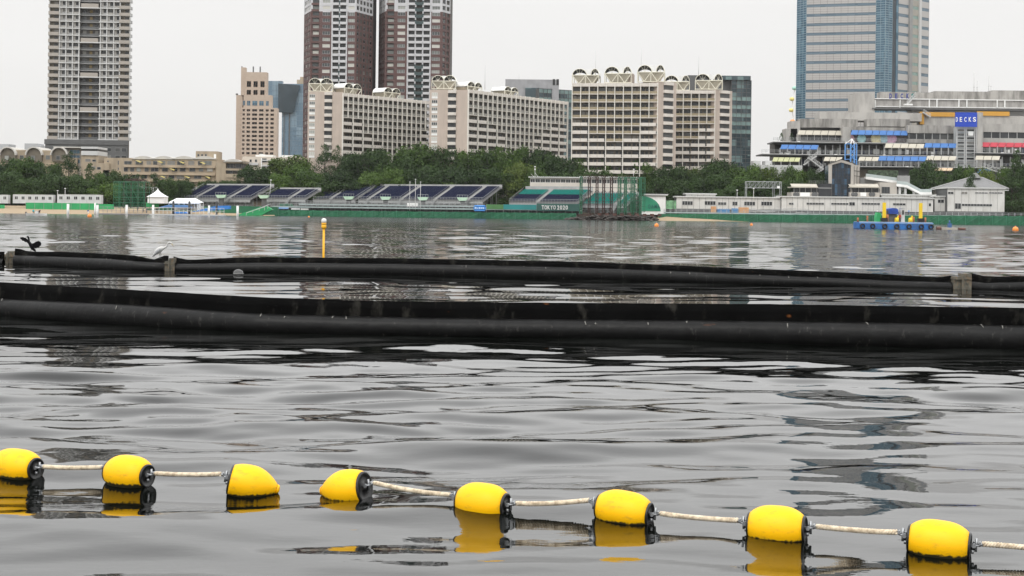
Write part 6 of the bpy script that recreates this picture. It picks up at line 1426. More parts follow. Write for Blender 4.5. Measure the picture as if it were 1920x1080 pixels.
def trunk_mesh(seed):
    rg = random.Random(seed); m = MB(); m.tube([(0, 0, -1), (.1, 0, 2), (.25, .1, 5), (.1, .2, 8.5), (0, .1, 11)], [.42, .34, .28, .18, .06], 8)
    for i in range(7):
        a = rg.random()*6.28; z = rg.uniform(3, 8); L_ = rg.uniform(2, 4.5); m.tube([(.15, .1, z), (L_*.5*math.cos(a), L_*.5*math.sin(a), z+L_*.35), (L_*math.cos(a), L_*math.sin(a), z+L_*.6)], [.16, .1, .03], 6)
    return m.mesh('trunk', bark)
def trees():
    CM = {}
    for kd, seeds in (('broad', (1, 2, 3, 4, 5)), ('pine', (11, 12, 13)), ('cone', (21, 22))):
        for s in seeds:
            for mi, mm in enumerate((leafdark, leafmid, leaflite)):
                if kd != 'broad' and mi == 2: continue
                if (kd, s) not in CM: CM[(kd, s)] = leaf_mesh('crown', s, kd, 6500 if kd == 'broad' else 4600)
                c = CM[(kd, s)].copy() if mi else CM[(kd, s)]
                c.materials.append(mm); CM[(kd, s, mi)] = c
                if mi == 0: CM[(kd, s)] = c; 
    for k in list(CM):
        if len(k) == 3:
            me = CM[k]; 
            while len(me.materials) > 1: me.materials.pop(index=0)
    TR = [trunk_mesh(i) for i in range(4)]
    rg = random.Random(21)
    # sections: name for labels, rows of (px centre, px top y, width px, kind, tone, Y)
    secs = [
     ('the barrel vaulted house', [(-18, 312, 60, 'pine', 0, 545), (8, 303, 46, 'broad', 0, 540), (42, 301, 58, 'broad', 1, 536), (72, 306, 60, 'broad', 0, 542), (98, 309, 42, 'broad', 1, 538), (127, 297, 52, 'pine', 0, 532), (20, 325, 60, 'broad', 0, 520), (95, 328, 66, 'broad', 0, 520), (140, 330, 60, 'broad', 0, 522), (60, 335, 60, 'broad', 0, 518)]),
     ('the left beach scaffold', [(167, 312, 34, 'cone', 0, 535), (188, 326, 38, 'broad', 1, 530), (212, 322, 38, 'broad', 0, 536), (238, 330, 40, 'broad', 0, 538), (262, 334, 38, 'pine', 0, 536), (289, 331, 30, 'pine', 0, 538), (312, 338, 40, 'broad', 0, 530), (335, 338, 38, 'broad', 0, 535), (200, 345, 60, 'broad', 1, 520), (250, 346, 60, 'broad', 0, 520), (160, 340, 50, 'broad', 0, 522)]),
     ('the leftmost grandstand', [(355, 344, 40, 'broad', 0, 556), (388, 341, 36, 'broad', 1, 560), (402, 340, 34, 'broad', 0, 556), (432, 339, 40, 'broad', 0, 560), (457, 320, 40, 'pine', 0, 562), (480, 315, 50, 'broad', 0, 558), (508, 330, 44, 'broad', 1, 560), (440, 345, 44, 'broad', 0, 552)]),
     ('the red brown towers', [(540, 298, 84, 'broad', 2, 566), (560, 310, 60, 'broad', 1, 558), (609, 282, 48, 'pine', 0, 570), (633, 284, 34, 'pine', 0, 574), (655, 292, 60, 'broad', 0, 566), (690, 284, 66, 'broad', 0, 570), (718, 285, 60, 'broad', 1, 572), (580, 325, 66, 'broad', 1, 552), (640, 322, 60, 'broad', 0, 552), (700, 325, 66, 'broad', 1, 552), (525, 330, 56, 'broad', 1, 550), (745, 318, 56, 'broad', 1, 552), (610, 340, 70, 'broad', 0, 549), (675, 342, 70, 'broad', 0, 549)]),
     ('the middle apartment block', [(785, 274, 84, 'broad', 1, 572), (760, 290, 60, 'broad', 0, 566), (820, 281, 60, 'broad', 0, 574), (852, 277, 62, 'broad', 0, 572), (884, 286, 60, 'broad', 1, 570), (915, 285, 60, 'broad', 0, 572), (950, 283, 60, 'broad', 1, 570), (978, 278, 50, 'broad', 1, 572), (1010, 283, 56, 'broad', 0, 570), (800, 315, 74, 'broad', 0, 552), (860, 318, 74, 'broad', 0, 552), (920, 320, 70, 'broad', 0, 553), (975, 308, 60, 'broad', 2, 552), (1030, 292, 56, 'broad', 0, 566), (830, 342, 80, 'broad', 1, 550), (950, 330, 66, 'pine', 0, 550), (1000, 322, 60, 'broad', 1, 552), (770, 344, 66, 'broad', 0, 549), (890, 345, 70, 'broad', 0, 549)]),
     ('the closest apartment block', [(1055, 300, 56, 'broad', 0, 560), (1085, 297, 52, 'broad', 1, 560), (1122, 287, 64, 'broad', 0, 566), (1150, 298, 56, 'broad', 1, 562), (1182, 306, 58, 'broad', 1, 560), (1215, 312, 52, 'broad', 1, 558), (1240, 314, 56, 'broad', 0, 556), (1272, 314, 60, 'broad', 0, 556), (1302, 318, 44, 'broad', 2, 560), (1060, 325, 66, 'broad', 0, 550), (1110, 322, 70, 'broad', 0, 550), (1170, 330, 64, 'broad', 1, 548), (1230, 335, 60, 'broad', 0, 545), (1285, 340, 60, 'broad', 0, 545)]),
     ('the dark glass office', [(1325, 310, 56, 'broad', 0, 556), (1356, 301, 50, 'broad', 0, 560), (1388, 316, 60, 'broad', 1, 556), (1415, 312, 54, 'broad', 1, 558), (1445, 314, 50, 'broad', 2, 556), (1470, 318, 46, 'broad', 1, 556), (1500, 320, 50, 'broad', 1, 556), (1530, 322, 44, 'broad', 0, 554), (1310, 335, 60, 'broad', 0, 545), (1350, 330, 60, 'broad', 0, 545), (1395, 334, 60, 'broad', 1, 540), (1370, 350, 50, 'broad', 0, 535), (1440, 340, 56, 'broad', 0, 545), (1480, 338, 50, 'broad', 0, 545)]),
     ('the shopping centre', [(1738, 305, 52, 'broad', 0, 540), (1716, 318, 40, 'broad', 0, 541), (1762, 322, 36, 'broad', 0, 541), (1795, 314, 36, 'broad', 1, 545), (1815, 316, 44, 'broad', 1, 546), (1850, 320, 48, 'broad', 2, 546), (1880, 318, 44, 'broad', 1, 545), (1905, 292, 44, 'cone', 0, 536), (1898, 330, 60, 'pine', 0, 534), (1925, 310, 50, 'broad', 0, 538), (1821, 331, 28, 'pine', 0, 526)])]
    kn = {'broad': 'broadleaf tree', 'pine': 'pine tree', 'cone': 'conical conifer'}; tn = {0: 'dark green', 1: 'mid green', 2: 'bright yellow green'}
    for sec, lst in secs:
        lst2 = sorted(lst); 
        for i, (px_, py_, w, kd, tone, Y) in enumerate(lst2):
            a = at(px_, py_, Y); b = at(px_, 380, Y); gz = 2.4 if Y < 548 else (3 + (Y-548)*.18); hgt = a.z-gz; wm = w*Y/F*1.3
            low = py_ > 322
            lab = '%s %s, %s of those before %s' % (tn[tone], kn[kd], ORD[i] if i < 16 else ['seventeenth from left', 'eighteenth from left', 'rightmost'][i-16], sec)
            nm = {'broad': 'broadleaf_tree', 'pine': 'pine_tree', 'cone': 'conifer_tree'}[kd]
            o = thing(nm, lab, 'tree', (b.x, Y, gz), 'trees of the waterfront park')
            s = rg.choice({'broad': (1, 2, 3, 4, 5), 'pine': (11, 12, 13), 'cone': (21, 22)}[kd]); rz = rg.random()*6.28
            hs_ = hgt/13*{'broad': 1.17, 'pine': 1.1, 'cone': 1.06}[kd]; ws = wm/14*{'broad': 1, 'pine': 1.25, 'cone': 1.6}[kd]
            part('crown', CM[(kd, s, tone)], o, (b.x, Y, gz), rz, scale=(ws, ws, hs_)); part('trunk', TR[i % 4], o, (b.x, Y, gz), rz, scale=(hs_*.8, hs_*.8, hs_*.85))
    # undergrowth closing the gaps under the crowns
    rgn = np.random.default_rng(5); V = []; n = 42000
    for (x0, x1, Y) in ((-60, 345, 526), (340, 1560, 562), (1650, 1990, 548)):
        k = int(n*(x1-x0)/1955); px_ = rgn.uniform(x0, x1, k); yy = Y+rgn.uniform(-3, 3, k); X = (px_-960)/F*yy
        hh = (5.5 if Y > 530 else 4.5)+1.6*np.sin(X*.21)+1.2*np.sin(X*.53+1); z = 2.4+rgn.random(k)*hh+(1.5 if Y > 555 else 0)
        c = np.stack([X, yy, z], -1); s = .62; a_ = rgn.normal(size=(k, 3))*s*.6; b_ = rgn.normal(size=(k, 3))*s*.6; V.append(np.stack([c-a_, c-b_, c+a_, c+b_], 1).reshape(-1, 3))
    V = np.concatenate(V); me = bpy.data.meshes.new('undergrowth'); me.vertices.add(len(V)); me.vertices.foreach_set('co', V.astype(np.float32).ravel()); N = len(V)//4
    me.loops.add(4*N); me.loops.foreach_set('vertex_index', np.arange(4*N, dtype=np.int32)); me.polygons.add(N); me.polygons.foreach_set('loop_start', np.arange(0, 4*N, 4, dtype=np.int32)); me.update(calc_edges=True); me.materials.append(leafdark)
    thing('undergrowth', 'dense dark shrubs filling the ground under the park trees', 'shrubs', mesh=me, kind='stuff')
trees()
# ================================================================ BOOMS
rubber = mat('black_rubber', (.006, .006, .006), .42, .4, 2.5, bump=.6, bscale=7, spec=.17, dirt=(.13, .125, .115), dscale=(8, 8, 2.5), damt=.7, dlo=.6, dhi=.8)
rubber2 = mat('black_rubber_fin', (.0018, .0018, .0018), .7, .3, 1.2, bump=.3, bscale=5, spec=.04, dirt=(.05, .047, .04), dscale=(3.5, 3.5, 1.2), damt=.8, dlo=.56, dhi=.8)
def add_rust(m, scale, lo, col):
    n = m.node_tree; l = n.links.new; b = n.nodes['Principled BSDF']; src = b.inputs['Base Color'].links[0].from_socket
    g = n.nodes.new('ShaderNodeNewGeometry'); mp = n.nodes.new('ShaderNodeMapping'); mp.inputs['Scale'].default_value = scale; mp.inputs['Location'].default_value = (3.7, 1.1, 5); nz = n.nodes.new('ShaderNodeTexNoise'); nz.inputs['Scale'].default_value = 1; nz.inputs['Detail'].default_value = 6
    l(g.outputs['Position'], mp.inputs[0]); l(mp.outputs[0], nz.inputs['Vector']); r_ = n.nodes.new('ShaderNodeMapRange'); r_.inputs['From Min'].default_value = lo; r_.inputs['From Max'].default_value = lo+.05; l(nz.outputs['Fac'], r_.inputs['Value'])
    mx_ = n.nodes.new('ShaderNodeMix'); mx_.data_type = 'RGBA'; l(r_.outputs[0], mx_.inputs[0]); l(src, mx_.inputs[6]); mx_.inputs[7].default_value = (*col, 1); l(mx_.outputs[2], b.inputs['Base Color'])
add_rust(rubber, (1.1, 1.1, 2.5), .72, (.09, .035, .015)); add_rust(rubber2, (1.3, 1.3, 2.2), .715, (.13, .045, .012))
def lerp_tab(tab, x):
    if x <= tab[0][0]: return tab[0][1]+(tab[1][1]-tab[0][1])*(x-tab[0][0])/(tab[1][0]-tab[0][0])
    for (a, b), (c, d) in zip(tab, tab[1:]):
        if x <= c: return b+(d-b)*(x-a)/(c-a)
    a, b = tab[-2], tab[-1]; return b[1]+(b[1]-a[1])*(x-b[0])/(b[0]-a[0])
def boom_section(t, px0, px1, wl, top, div, step, fin_lean=.05, rmul=1.0):
    """wl/top/div: tables of photo x -> photo y for waterline, upper edge and the seam between tube and fin"""
    n = int((px1-px0)/step)+1; tube = MB(); fin = MB(); NS = 16; rg = random.Random(int(px0+9)); ring0 = None; f0 = None
    for i in range(n+1):
        x = px0+(px1-px0)*i/n; b = wat(x, lerp_tab(wl, x)); zt = at(x, lerp_tab(top, x), b.y+.12).z; zd = at(x, lerp_tab(div, x), b.y+.1).z
        r_ = .235*rmul*(1+.018*math.sin(x*.031)+.012*math.sin(x*.11+1)+rg.uniform(-.012, .012)); cz = zd-r_*.93; w = .008*math.sin(x*.05)+.008*rg.uniform(-1, 1)
        c = Vector((b.x, b.y+.18, cz)); rz = max(r_, (zd+.1)/1.93); c.z = zd-rz*.93; ring = [(c.x, c.y+r_*math.cos(2*math.pi*k/NS), c.z+rz*math.sin(2*math.pi*k/NS)) for k in range(NS)]
        base = len(tube.v); tube.v += ring
        if i:
            for k in range(NS): j = (k+1) % NS; tube.f.append((base-NS+k, base+k, base+j, base-NS+j)); tube.m.append(0); tube.sm.append(True)
        if i and rg.random() < step*.006:
            a0 = rg.uniform(.62, .8)*math.pi*2*.5; a1 = a0+rg.uniform(.25, .7); rr = r_+.004; dx = rg.uniform(-.03, .03)
            P_ = [(c.x+dx*k/5, c.y-rr*math.cos(a0-1.4+(a1-a0)*k/5), c.z+(rz+.004)*math.sin(a0-1.4+(a1-a0)*k/5)) for k in range(6)]
            part('scuff_mark', MB().tube(P_, [.004]+[rg.uniform(.008, .02) for _ in range(4)]+[.003], 6).mesh('scuff_mark', mat('dropping_white', (.17, .165, .15), .9, .4, 20)), t)
        fb = len(fin.v); H_ = zt-zd; y0 = c.y+.05; wv = .03*math.sin(x*.045)+.02*math.sin(x*.13+2)
        fin.v += [(b.x, y0-.035, zd-.06), (b.x, y0-.025+fin_lean*.5+wv*.5, zd+H_*.5), (b.x, y0-.012+fin_lean+wv, zt), (b.x, y0+.012+fin_lean+wv, zt), (b.x, y0+.03+fin_lean*.5+wv*.5, zd+H_*.5), (b.x, y0+.05, zd-.06)]
        if i:
            for k in range(5): fin.f.append((fb-6+k, fb+k, fb+k+1, fb-6+k+1)); fin.m.append(0); fin.sm.append(k not in (2,))
    part('float_tube', tube.mesh('float_tube', rubber), t); part('fin', fin.mesh('fin', rubber2), t)
def booms():
    t = thing('near_boom', 'nearer one of the two long black rubber floating booms, running unbroken across the whole frame', 'boom', wat(960, 630), 'floating booms')
    wl = [(-700, 560), (0, 592), (300, 613), (480, 622), (760, 628), (1100, 634), (1500, 644), (1920, 656), (2600, 680)]
    top = [(-700, 495), (0, 530), (240, 544), (480, 558), (700, 565), (960, 568), (1440, 571), (1700, 575), (1920, 578), (2600, 590)]
    div = [(-700, 528), (0, 562), (240, 573), (480, 590), (700, 596), (960, 600), (1440, 604), (1700, 608), (1920, 613), (2600, 628)]
    boom_section(t, -700, 2600, wl, top, div, 9)
    t = thing('far_boom', 'farther black floating boom, jointed by weathered box connectors, with two birds standing on it', 'boom', wat(800, 516), 'floating booms')
    wl = [(-500, 490), (0, 496), (40, 497), (250, 507), (480, 511), (800, 517), (1100, 523), (1400, 533), (1700, 540), (1920, 544), (2500, 560)]
    A_top = [(24, 466), (34, 467), (44, 470.5), (60, 472), (110, 472), (200, 476), (250, 479), (272, 484), (286, 486.5), (298, 482), (306, 479), (313, 480)]
    A_div = [(24, 479), (44, 480), (110, 482), (200, 486), (250, 490), (290, 493), (313, 493)]
    boom_section(t, 24, 313, wl, A_top, A_div, 4, .04, .92)
    B_top = [(322, 481), (332, 484), (345, 486.5), (360, 487), (420, 484), (500, 482.5), (700, 484), (900, 487), (1100, 491.5), (1250, 497), (1400, 503.5), (1550, 509.5), (1650, 514), (1740, 519), (1765, 520), (1785, 517), (1797, 517)]
    B_div = [(322, 495), (360, 495), (500, 493), (700, 495), (900, 498), (1100, 503), (1250, 508.5), (1400, 515.5), (1550, 521), (1700, 528), (1797, 530)]
    boom_section(t, 322, 1797, wl, B_top, B_div, 6, .05, .95)
    C_top = [(1820, 512), (1832, 514), (1850, 518), (1880, 519), (1925, 518), (2500, 532)]; C_div = [(1820, 528), (1850, 531), (1925, 529), (2500, 545)]
    boom_section(t, 1820, 2500, wl, C_top, C_div, 5, .05, .92)
    boom_section(t, -500, 4, wl, [(-500, 462), (4, 472)], [(-500, 478), (4, 486)], 8, .04, .9)
    con = mat('weathered_bracket', (.1, .095, .075), .7, .35, 5, bump=.4, bscale=15, dirt=(.2, .13, .07), dscale=(8, 8, 4), damt=.6, dlo=.5)
    for (x0, x1, y0, y1) in ((309, 328, 484, 510), (1790, 1821, 513, 544), (3, 29, 471, 496)):
        p_ = wat((x0+x1)/2, y1-2); Y = p_.y-.12; X = lambda x: at(x, y0, Y).x; Z = lambda y: zpx((x0+x1)/2, y, Y); m = MB(); xm = x0+(x1-x0)*.45
        m.box(X(x0), X(xm), Y, Y+.45, -.3, Z(y0+6)); m.box(X(xm), X(x1), Y-.06, Y+.5, -.3, Z(y0)); m.box(X(x0-1), X(x1), Y-.1, Y+.55, Z(y0+9), Z(y0+11)); m.box(X(xm-1.5), X(xm+1.5), Y-.12, Y, -.2, Z(y0+3))
        for k in range(4): m.tube([(X(xm+(x1-xm)*.5), Y-.1, .08+.15*k), (X(xm+(x1-xm)*.5), Y-.05, .08+.15*k)], .03, 8)
        part('connector', m.mesh('connector', con), t)
booms()
# ================================================================ YELLOW POLE with lantern
def beacon():
    Y = 74; c = at(606.5, 486, Y); X = 0; ym = mat('beacon_yellow', (.82, .42, .01), .45, .05); h = at(607, 416, Y).z
    t = thing('beacon_pole', 'slim yellow pole with a white lantern, standing in water behind the far boom', 'beacon', (c.x, Y, 0))
    part('pole', MB().tube([(0, 0, -1.5), (0, 0, h-.22)], .06, 16).mesh('pole', ym), t, (c.x, Y, 0)); part('collar', MB().lathe([(.09, h-.36), (.13, h-.32), (.13, h-.16), (.09, h-.14)], 16).lathe([(.13, h-.14), (.13, h-.05)], 16).mesh('collar', ym), t, (c.x, Y, 0))
    part('lantern', MB().lathe([(.1, h-.05), (.135, h-.02), (.135, h+.1), (.1, h+.16), (.03, h+.19)], 16).mesh('lantern', mat('lantern_white', (.7, .7, .68), .3, .05)), t, (c.x, Y, 0))
beacon()
# ================================================================ YELLOW FLOAT LINE
yel = mat('float_yellow', (.93, .5, .0), .5, .04, 3, spec=.3, bump=.06, bscale=60, dirt=(.38, .24, .03), dscale=(7, 7, 16), damt=.75, dlo=.54, dhi=.78)
def wetline(m):
    n = m.node_tree; l = n.links.new; b = n.nodes['Principled BSDF']; src = b.inputs['Base Color'].links[0].from_socket; g = n.nodes.new('ShaderNodeNewGeometry'); s = n.nodes.new('ShaderNodeSeparateXYZ'); l(g.outputs['Position'], s.inputs[0])
    nz = n.nodes.new('ShaderNodeTexNoise'); nz.inputs['Scale'].default_value = 28; l(g.outputs['Position'], nz.inputs['Vector']); a = n.nodes.new('ShaderNodeMath'); a.operation = 'MULTIPLY_ADD'; l(nz.outputs['Fac'], a.inputs[0]); a.inputs[1].default_value = -.05; l(s.outputs['Z'], a.inputs[2])
    r_ = n.nodes.new('ShaderNodeMapRange'); r_.inputs['From Min'].default_value = -.03; r_.inputs['From Max'].default_value = -.016; r_.inputs['To Min'].default_value = 1; r_.inputs['To Max'].default_value = 0; l(a.outputs[0], r_.inputs['Value'])
    mx_ = n.nodes.new('ShaderNodeMix'); mx_.data_type = 'RGBA'; l(r_.outputs[0], mx_.inputs[0]); l(src, mx_.inputs[6]); mx_.inputs[7].default_value = (.04, .035, .015, 1); l(mx_.outputs[2], b.inputs['Base Color'])
wetline(yel)
capm = mat('cap_black', (.008, .008, .008), .35, .1, 5); galv = mat('shackle_steel', (.32, .33, .34), .35, .2, 20, metal=.7); ropem = mat('rope_cream', (.72, .62, .47), .9, .14, 18, bump=.3, bscale=180, dirt=(.25, .16, .08), dscale=(22, 22, 22), damt=.6)
def shell_mesh(L_, r_, egg=0):
    prof = []; n = 18
    for k in range(n+1):
        s = -1+2*k/n; rr = (1-abs(s)**3.0*.37)*(1-egg*s*.5*(s > 0)-.0) if not egg else (1-abs(s+.25)**2.4*(.44 if s > -.25 else .35))*(1-.1*max(0, s))
        prof.append((r_*rr, s*L_/2))
    return MB().lathe(prof, 36, axis='x').mesh('shell', yel), prof[0][0], prof[-1][0]
def floats():
    # x centre, waterline y, length px, yaw offset (deg), pitch (deg), which end tapers
    spec = [(22, 893, 104, 8, 0), (234, 907, 96, 8, 0), (472, 928, 96, -22, -12), (640, 937, 98, 5, 9), (904, 964, 102, 6, -1), (1172, 979, 108, 6, -4), (1462, 1012, 110, 3, 1), (1770, 1041, 116, 3, -3)]
    pts = [wat(x, y) for x, y, *_ in spec]; base = math.atan2(pts[-1].y-pts[0].y, pts[-1].x-pts[0].x); ends = []
    names = ['leftmost yellow float of the swim line, cut by the frame', 'second yellow float from left, upright with its black end to the right', 'third yellow float from left, tapering right with its black end on the left', 'fourth yellow float from left, tapering left beside a gap without rope', 'fifth yellow float from left, a taut rope on both sides', 'sixth yellow float from left, dipping slightly to the right', 'seventh yellow float from left, last but one', 'rightmost and nearest yellow float of the swim line']
    for i, (x, y, lp, yaw, pit) in enumerate(spec):
        p_ = pts[i]; L_ = lp/F*p_.y/math.cos(base)*.87; r_ = .184+.004*math.sin(i*2.3); egg = 1 if i in (2, 3) else 0; flip = i == 3
        me, ra, rb = shell_mesh(L_, r_, egg); zc = .075
        o = thing('float_buoy', names[i], 'float', (p_.x, p_.y+.14, zc), 'yellow floats of the swim line'); a = base-R(yaw)*1
        o.rotation_euler = (0, 0, 0)
        M_ = Matrix.Rotation(a+(math.pi if flip else 0), 4, 'Z') @ Matrix.Rotation(-R(pit)*(-1 if flip else 1), 4, 'Y')
        def sub(nm, mesh, parent=o, L2=Matrix.Identity(4)):
            q_ = bpy.data.objects.new(nm, mesh); COL.objects.link(q_); q_.parent = parent; q_.matrix_local = (M_ @ L2) if parent is o else L2; return q_
        sub('shell', me)
        Mw = Matrix.Translation(Vector((p_.x, p_.y+.14, zc))) @ M_; e = []
        for s, rr in ((-1, ra), (1, rb)):
            xx = s*L_/2; rr = max(rr, .05)
            if egg and s == 1: sub('tip', MB().lathe([(rr, xx-.001), (rr*.8, xx+.014), (rr*.4, xx+.022), (.005, xx+.024)], 24, axis='x').mesh('tip', yel)); e.append(None); continue
            prof = [(rr*1.0, xx-s*.002), (rr*.99, xx+s*.015), (rr*.86, xx+s*.022), (rr*.8, xx+s*.006), (rr*.25, xx+s*.006), (rr*.2, xx+s*.05)]
            if s < 0: prof = prof
            sub('end_cap', MB().lathe(prof, 28, axis='x').mesh('end_cap', capm))
            sh = MB(); n = 10; sh.tube([(xx+s*(.05+.035*math.sin(math.pi*k/n)), .028*math.cos(math.pi*k/n), 0.02) for k in range(n+1)], .008, 8)
            sh.tube([(xx+s*.045, -.045, .02), (xx+s*.045, .045, .02)], .010, 8); sh.lathe([(.02, 0), (.02, .001)], 8) if False else None
            for q0 in (-.045, .045): sh.tube([(xx+s*.045, q0-.008, .02), (xx+s*.045, q0+.008, .02)], .02, 6)
            sh.tube([(xx+s*.06, 0, -.035), (xx+s*.06, 0, .075)], .011, 8); sh.tube([(xx+s*.075, 0, .02), (xx+s*.11, .0, .035)], .016, 8); sh.tube([(xx+s*.09, -.03, .045), (xx+s*.09, .03, .045)], .009, 6)
            k_ = sub('shackle', sh.mesh('shackle', galv)); sub('bolt', MB().tube([(xx+s*.035, -.02, -.05), (xx+s*.035, -.02, -.02)], .014, 6).mesh('bolt', galv), k_)
            e.append(Mw @ Vector((xx+s*.11, 0, .035)))
        if flip: e = e[::-1]
        ends.append(e)
    def rope(a, b, label, sag=.03):
        d = b-a; n = max(24, int(d.length/.012)); m = MB(); R0 = .015; rs = .0108; pitch = .075
        t_ = d.normalized(); sd = t_.cross(Vector((0, 0, 1))).normalized(); up = sd.cross(t_)
        for k in range(3):
            P_ = []
            for i in range(n+1):
                f = i/n; c = a+d*f-Vector((0, 0, 1))*sag*4*f*(1-f)+sd*.01*math.sin(f*5+a.x); ph = 2*math.pi*(f*d.length/pitch+k/3); P_.append(c+(sd*math.cos(ph)+up*math.sin(ph))*R0)
            m.tube(P_, rs, 6)
        me = m.mesh('rope', ropem)
        for v in me.vertices: v.co -= a
        thing('rope', label, 'rope', a, 'cream ropes of the swim line', mesh=me)
    for i, lb in ((0, 'cream twisted rope between the first and second yellow float from left'), (1, 'cream twisted rope between the second and third yellow float from left'), (3, 'cream twisted rope sloping down from the fourth to the fifth yellow float'), (4, 'cream twisted rope between the fifth and sixth yellow float'), (5, 'cream twisted rope between the sixth and seventh yellow float'), (6, 'cream twisted rope between the seventh float and the rightmost one')):
        a, b = ends[i][1], ends[i+1][0]
        if i == 2: continue
        if a is None or b is None: continue
        rope(a, b, lb, .012)
    rope(ends[7][1], ends[7][1]+Vector((1.0, -.33, -.0)), 'cream twisted rope running out of the frame from the rightmost float', .0)
    rope(ends[0][0], ends[0][0]+Vector((-1.0, .33, 0)), 'cream twisted rope left of the leftmost float, outside the frame', .0)
floats()
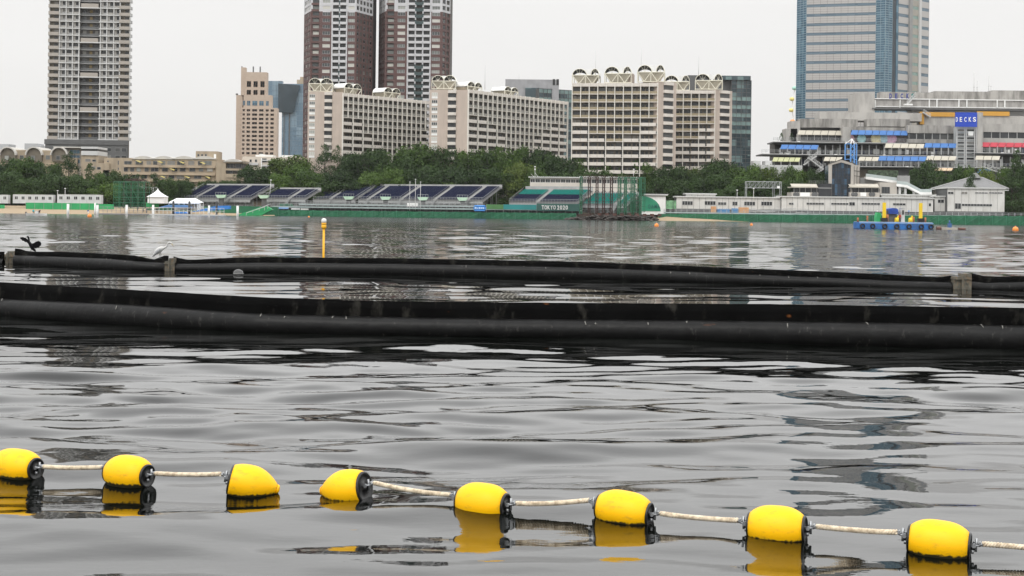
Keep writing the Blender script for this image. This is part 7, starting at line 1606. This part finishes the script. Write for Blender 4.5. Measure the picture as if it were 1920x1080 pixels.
# ================================================================ BIRDS and floating plastic bubble
def loft(m, pts, n=12, mi=0, flat=1.0): return m.tube([p_[:3] for p_ in pts], [p_[3] for p_ in pts], n, mi)
def wing_mesh(name, pts, root, m_, th=.018, bend=0):
    """feathered wing polygon (x,z) with thickness, slight bend in y"""
    m = MB(); n = len(m.v); k = len(pts); f = lambda x, z: bend*((x-root[0])**2+(z-root[1])**2)
    m.v += [(x, f(x, z)-th/2, z) for x, z in pts]+[(x, f(x, z)+th/2, z) for x, z in pts]; m.f.append(tuple(range(k))); m.f.append(tuple(range(2*k-1, k-1, -1))); m.m += [0, 0]; m.sm += [False, False]
    for i in range(k): j = (i+1) % k; m.f.append((i, k+i, k+j, j)); m.m.append(0); m.sm.append(False)
    return m.mesh(name, m_)
def birds():
    bk = mat('cormorant_black', (.005, .005, .006), .8, .3, 30, spec=.1)
    p_ = wat(62, 498); Y = p_.y+.22; zt = zpx(62, 472, Y); s = Y/F; X0 = at(61, 470, Y).x
    Lc = lambda zx, zy: (((zx/4)-61)*s, (472-(400+zy/4))*s)       # zoomed picture to metres from the perch
    t = thing('cormorant', 'black cormorant drying its spread wings on the left end of the far boom', 'bird', (X0, Y, zt))
    P_ = lambda zx, zy, r_, y=0: (Lc(zx, zy)[0], y, Lc(zx, zy)[1], r_)
    m = MB(); loft(m, [P_(258, 284, .012, .05), P_(250, 276, .04, .03), P_(240, 258, .075), P_(232, 240, .085), P_(222, 225, .07), P_(217, 212, .046), P_(216, 198, .038), P_(213, 186, .04), P_(209, 177, .042), P_(204, 175, .03), P_(199, 176, .014)], 12)
    part('body', m.mesh('body', bk), t, (X0, Y, zt)); m = MB(); loft(m, [P_(202, 177, .012), P_(190, 181, .005)], 8); part('beak', m.mesh('beak', mat('beak_grey', (.1, .09, .07), .5)), t, (X0, Y, zt))
    wl_ = [(222, 216), (212, 203), (190, 186), (165, 180), (138, 183), (146, 190), (142, 194), (158, 199), (160, 206), (178, 209), (184, 216), (200, 218), (208, 226), (222, 232)]
    wr_ = [(232, 228), (250, 224), (268, 212), (284, 207), (297, 212), (304, 226), (302, 240), (292, 248), (288, 256), (276, 256), (270, 264), (256, 260), (250, 266), (238, 258)]
    for pts, rt in ((wl_, (222, 220)), (wr_, (232, 235))): part('wing', wing_mesh('wing', [Lc(*q_) for q_ in pts], Lc(*rt), bk, .02, .5), t, (X0, Y, zt))
    m = MB(); loft(m, [P_(258, 270, .05), P_(266, 288, .02, .05)], 8); part('tail', m.mesh('tail', bk), t, (X0, Y, zt))
    for x0 in (232, 256): m = MB(); loft(m, [P_(x0+2, 262, .02), P_(x0, 284, .01), P_(x0-1, 290, .01)], 6); part('leg', m.mesh('leg', bk), t, (X0, Y, zt)); m.box
    # heron
    gr = mat('heron_grey', (.34, .345, .35), .8, .3, 25); gd = mat('heron_dark', (.05, .05, .055), .7); gl_ = mat('heron_light', (.5, .5, .48), .8, .1, 20)
    p_ = wat(300, 509); Y = p_.y+.22; zt = zpx(296, 485, Y); s = Y/F; X0 = at(299, 485, Y).x; Lc2 = lambda zx, zy: (((zx/4)-299)*s, (485-(400+zy/4))*s)
    P2 = lambda zx, zy, r_, y=0: (Lc2(zx, zy)[0], y, Lc2(zx, zy)[1], r_)
    t = thing('heron', 'grey heron leaning forward on the far boom beside the left connector', 'bird', (X0, Y, zt))
    m = MB(); loft(m, [P2(1150, 320, .02), P2(1160, 306, .06), P2(1176, 288, .11), P2(1195, 274, .125), P2(1214, 262, .095), P2(1228, 258, .055), P2(1243, 253, .038), P2(1254, 242, .03), P2(1256, 230, .028), P2(1263, 221, .03), P2(1272, 218, .04), P2(1282, 222, .032), P2(1287, 227, .014)], 12)
    part('body', m.mesh('body', gl_), t, (X0, Y, zt)); m = MB(); loft(m, [P2(1284, 224, .02), P2(1294, 236, .014), P2(1303, 251, .004)], 8); part('beak', m.mesh('beak', mat('heron_beak', (.35, .27, .12), .5)), t, (X0, Y, zt))
    for y_ in (-.075, .075): m = MB(); loft(m, [P2(1152, 322, .012, y_*.3), P2(1165, 306, .04, y_*.7), P2(1182, 286, .08, y_), P2(1200, 270, .07, y_), P2(1214, 262, .02, y_*.7)], 10); part('wing', m.mesh('wing', gr), t, (X0, Y, zt))
    m = MB(); loft(m, [P2(1144, 328, .008), P2(1158, 308, .034)], 8); part('tail', m.mesh('tail', gd), t, (X0, Y, zt)); m = MB(); loft(m, [P2(1282, 222, .006), P2(1270, 220, .014), P2(1256, 224, .003)], 6); part('crest', m.mesh('crest', gd), t, (X0, Y, zt))
    for dx, y_ in ((0, -.03), (7, .04)): m = MB(); loft(m, [P2(1192+dx, 288, .022, y_), P2(1198+dx, 306, .009, y_), P2(1196+dx, 322, .007, y_), P2(1197+dx, 340, .007, y_)], 6); loft(m, [P2(1192+dx, 338, .006, y_), P2(1204+dx, 338, .006, y_)], 5); part('leg', m.mesh('leg', gd), t, (X0, Y, zt))
    # clear round float bobbing before the far boom
    p_ = wat(447, 515); r_ = 9.5*p_.y/F
    m = MB(); m.lathe([(r_*math.sin(math.pi*k/14)+.001, -r_*.82*math.cos(math.pi*k/14)+r_*.25) for k in range(15)], 20)
    t = thing('clear_float', 'round clear grey plastic float bobbing just in front of the far boom', 'float', p_); part('bubble', m.mesh('bubble', mat('clear_plastic', (.3, .3, .3), .12, .2, 6, trans=.75)), t, p_)
    m = MB(); n = 20; m.tube([(r_*1.0*math.cos(2*math.pi*k/n), r_*1.0*math.sin(2*math.pi*k/n), r_*.25) for k in range(n+1)], .012, 6, caps=False); part('rim', m.mesh('rim', mat('rim_grey', (.3, .3, .29), .5)), t, p_)
birds()
hz = bpy.data.materials.new('thin_haze'); hz.use_nodes = True; hn = hz.node_tree; hn.nodes.remove(hn.nodes['Principled BSDF'])
pv = hn.nodes.new('ShaderNodeVolumePrincipled'); pv.inputs['Color'].default_value = (.93, .94, .95, 1); pv.inputs['Density'].default_value = .00004; pv.inputs['Anisotropy'].default_value = .2; hn.links.new(pv.outputs[0], hn.nodes['Material Output'].inputs['Volume'])
thing('haze', 'thin pale summer haze over the whole bay and skyline', 'haze', mesh=MB().box(-2600, 2600, -60, 3600, -3, 150).mesh('haze', hz), kind='stuff')
print('objects', len(bpy.data.objects), 'tris', sum(len(o.data.polygons) for o in bpy.data.objects if o.type == 'MESH'))
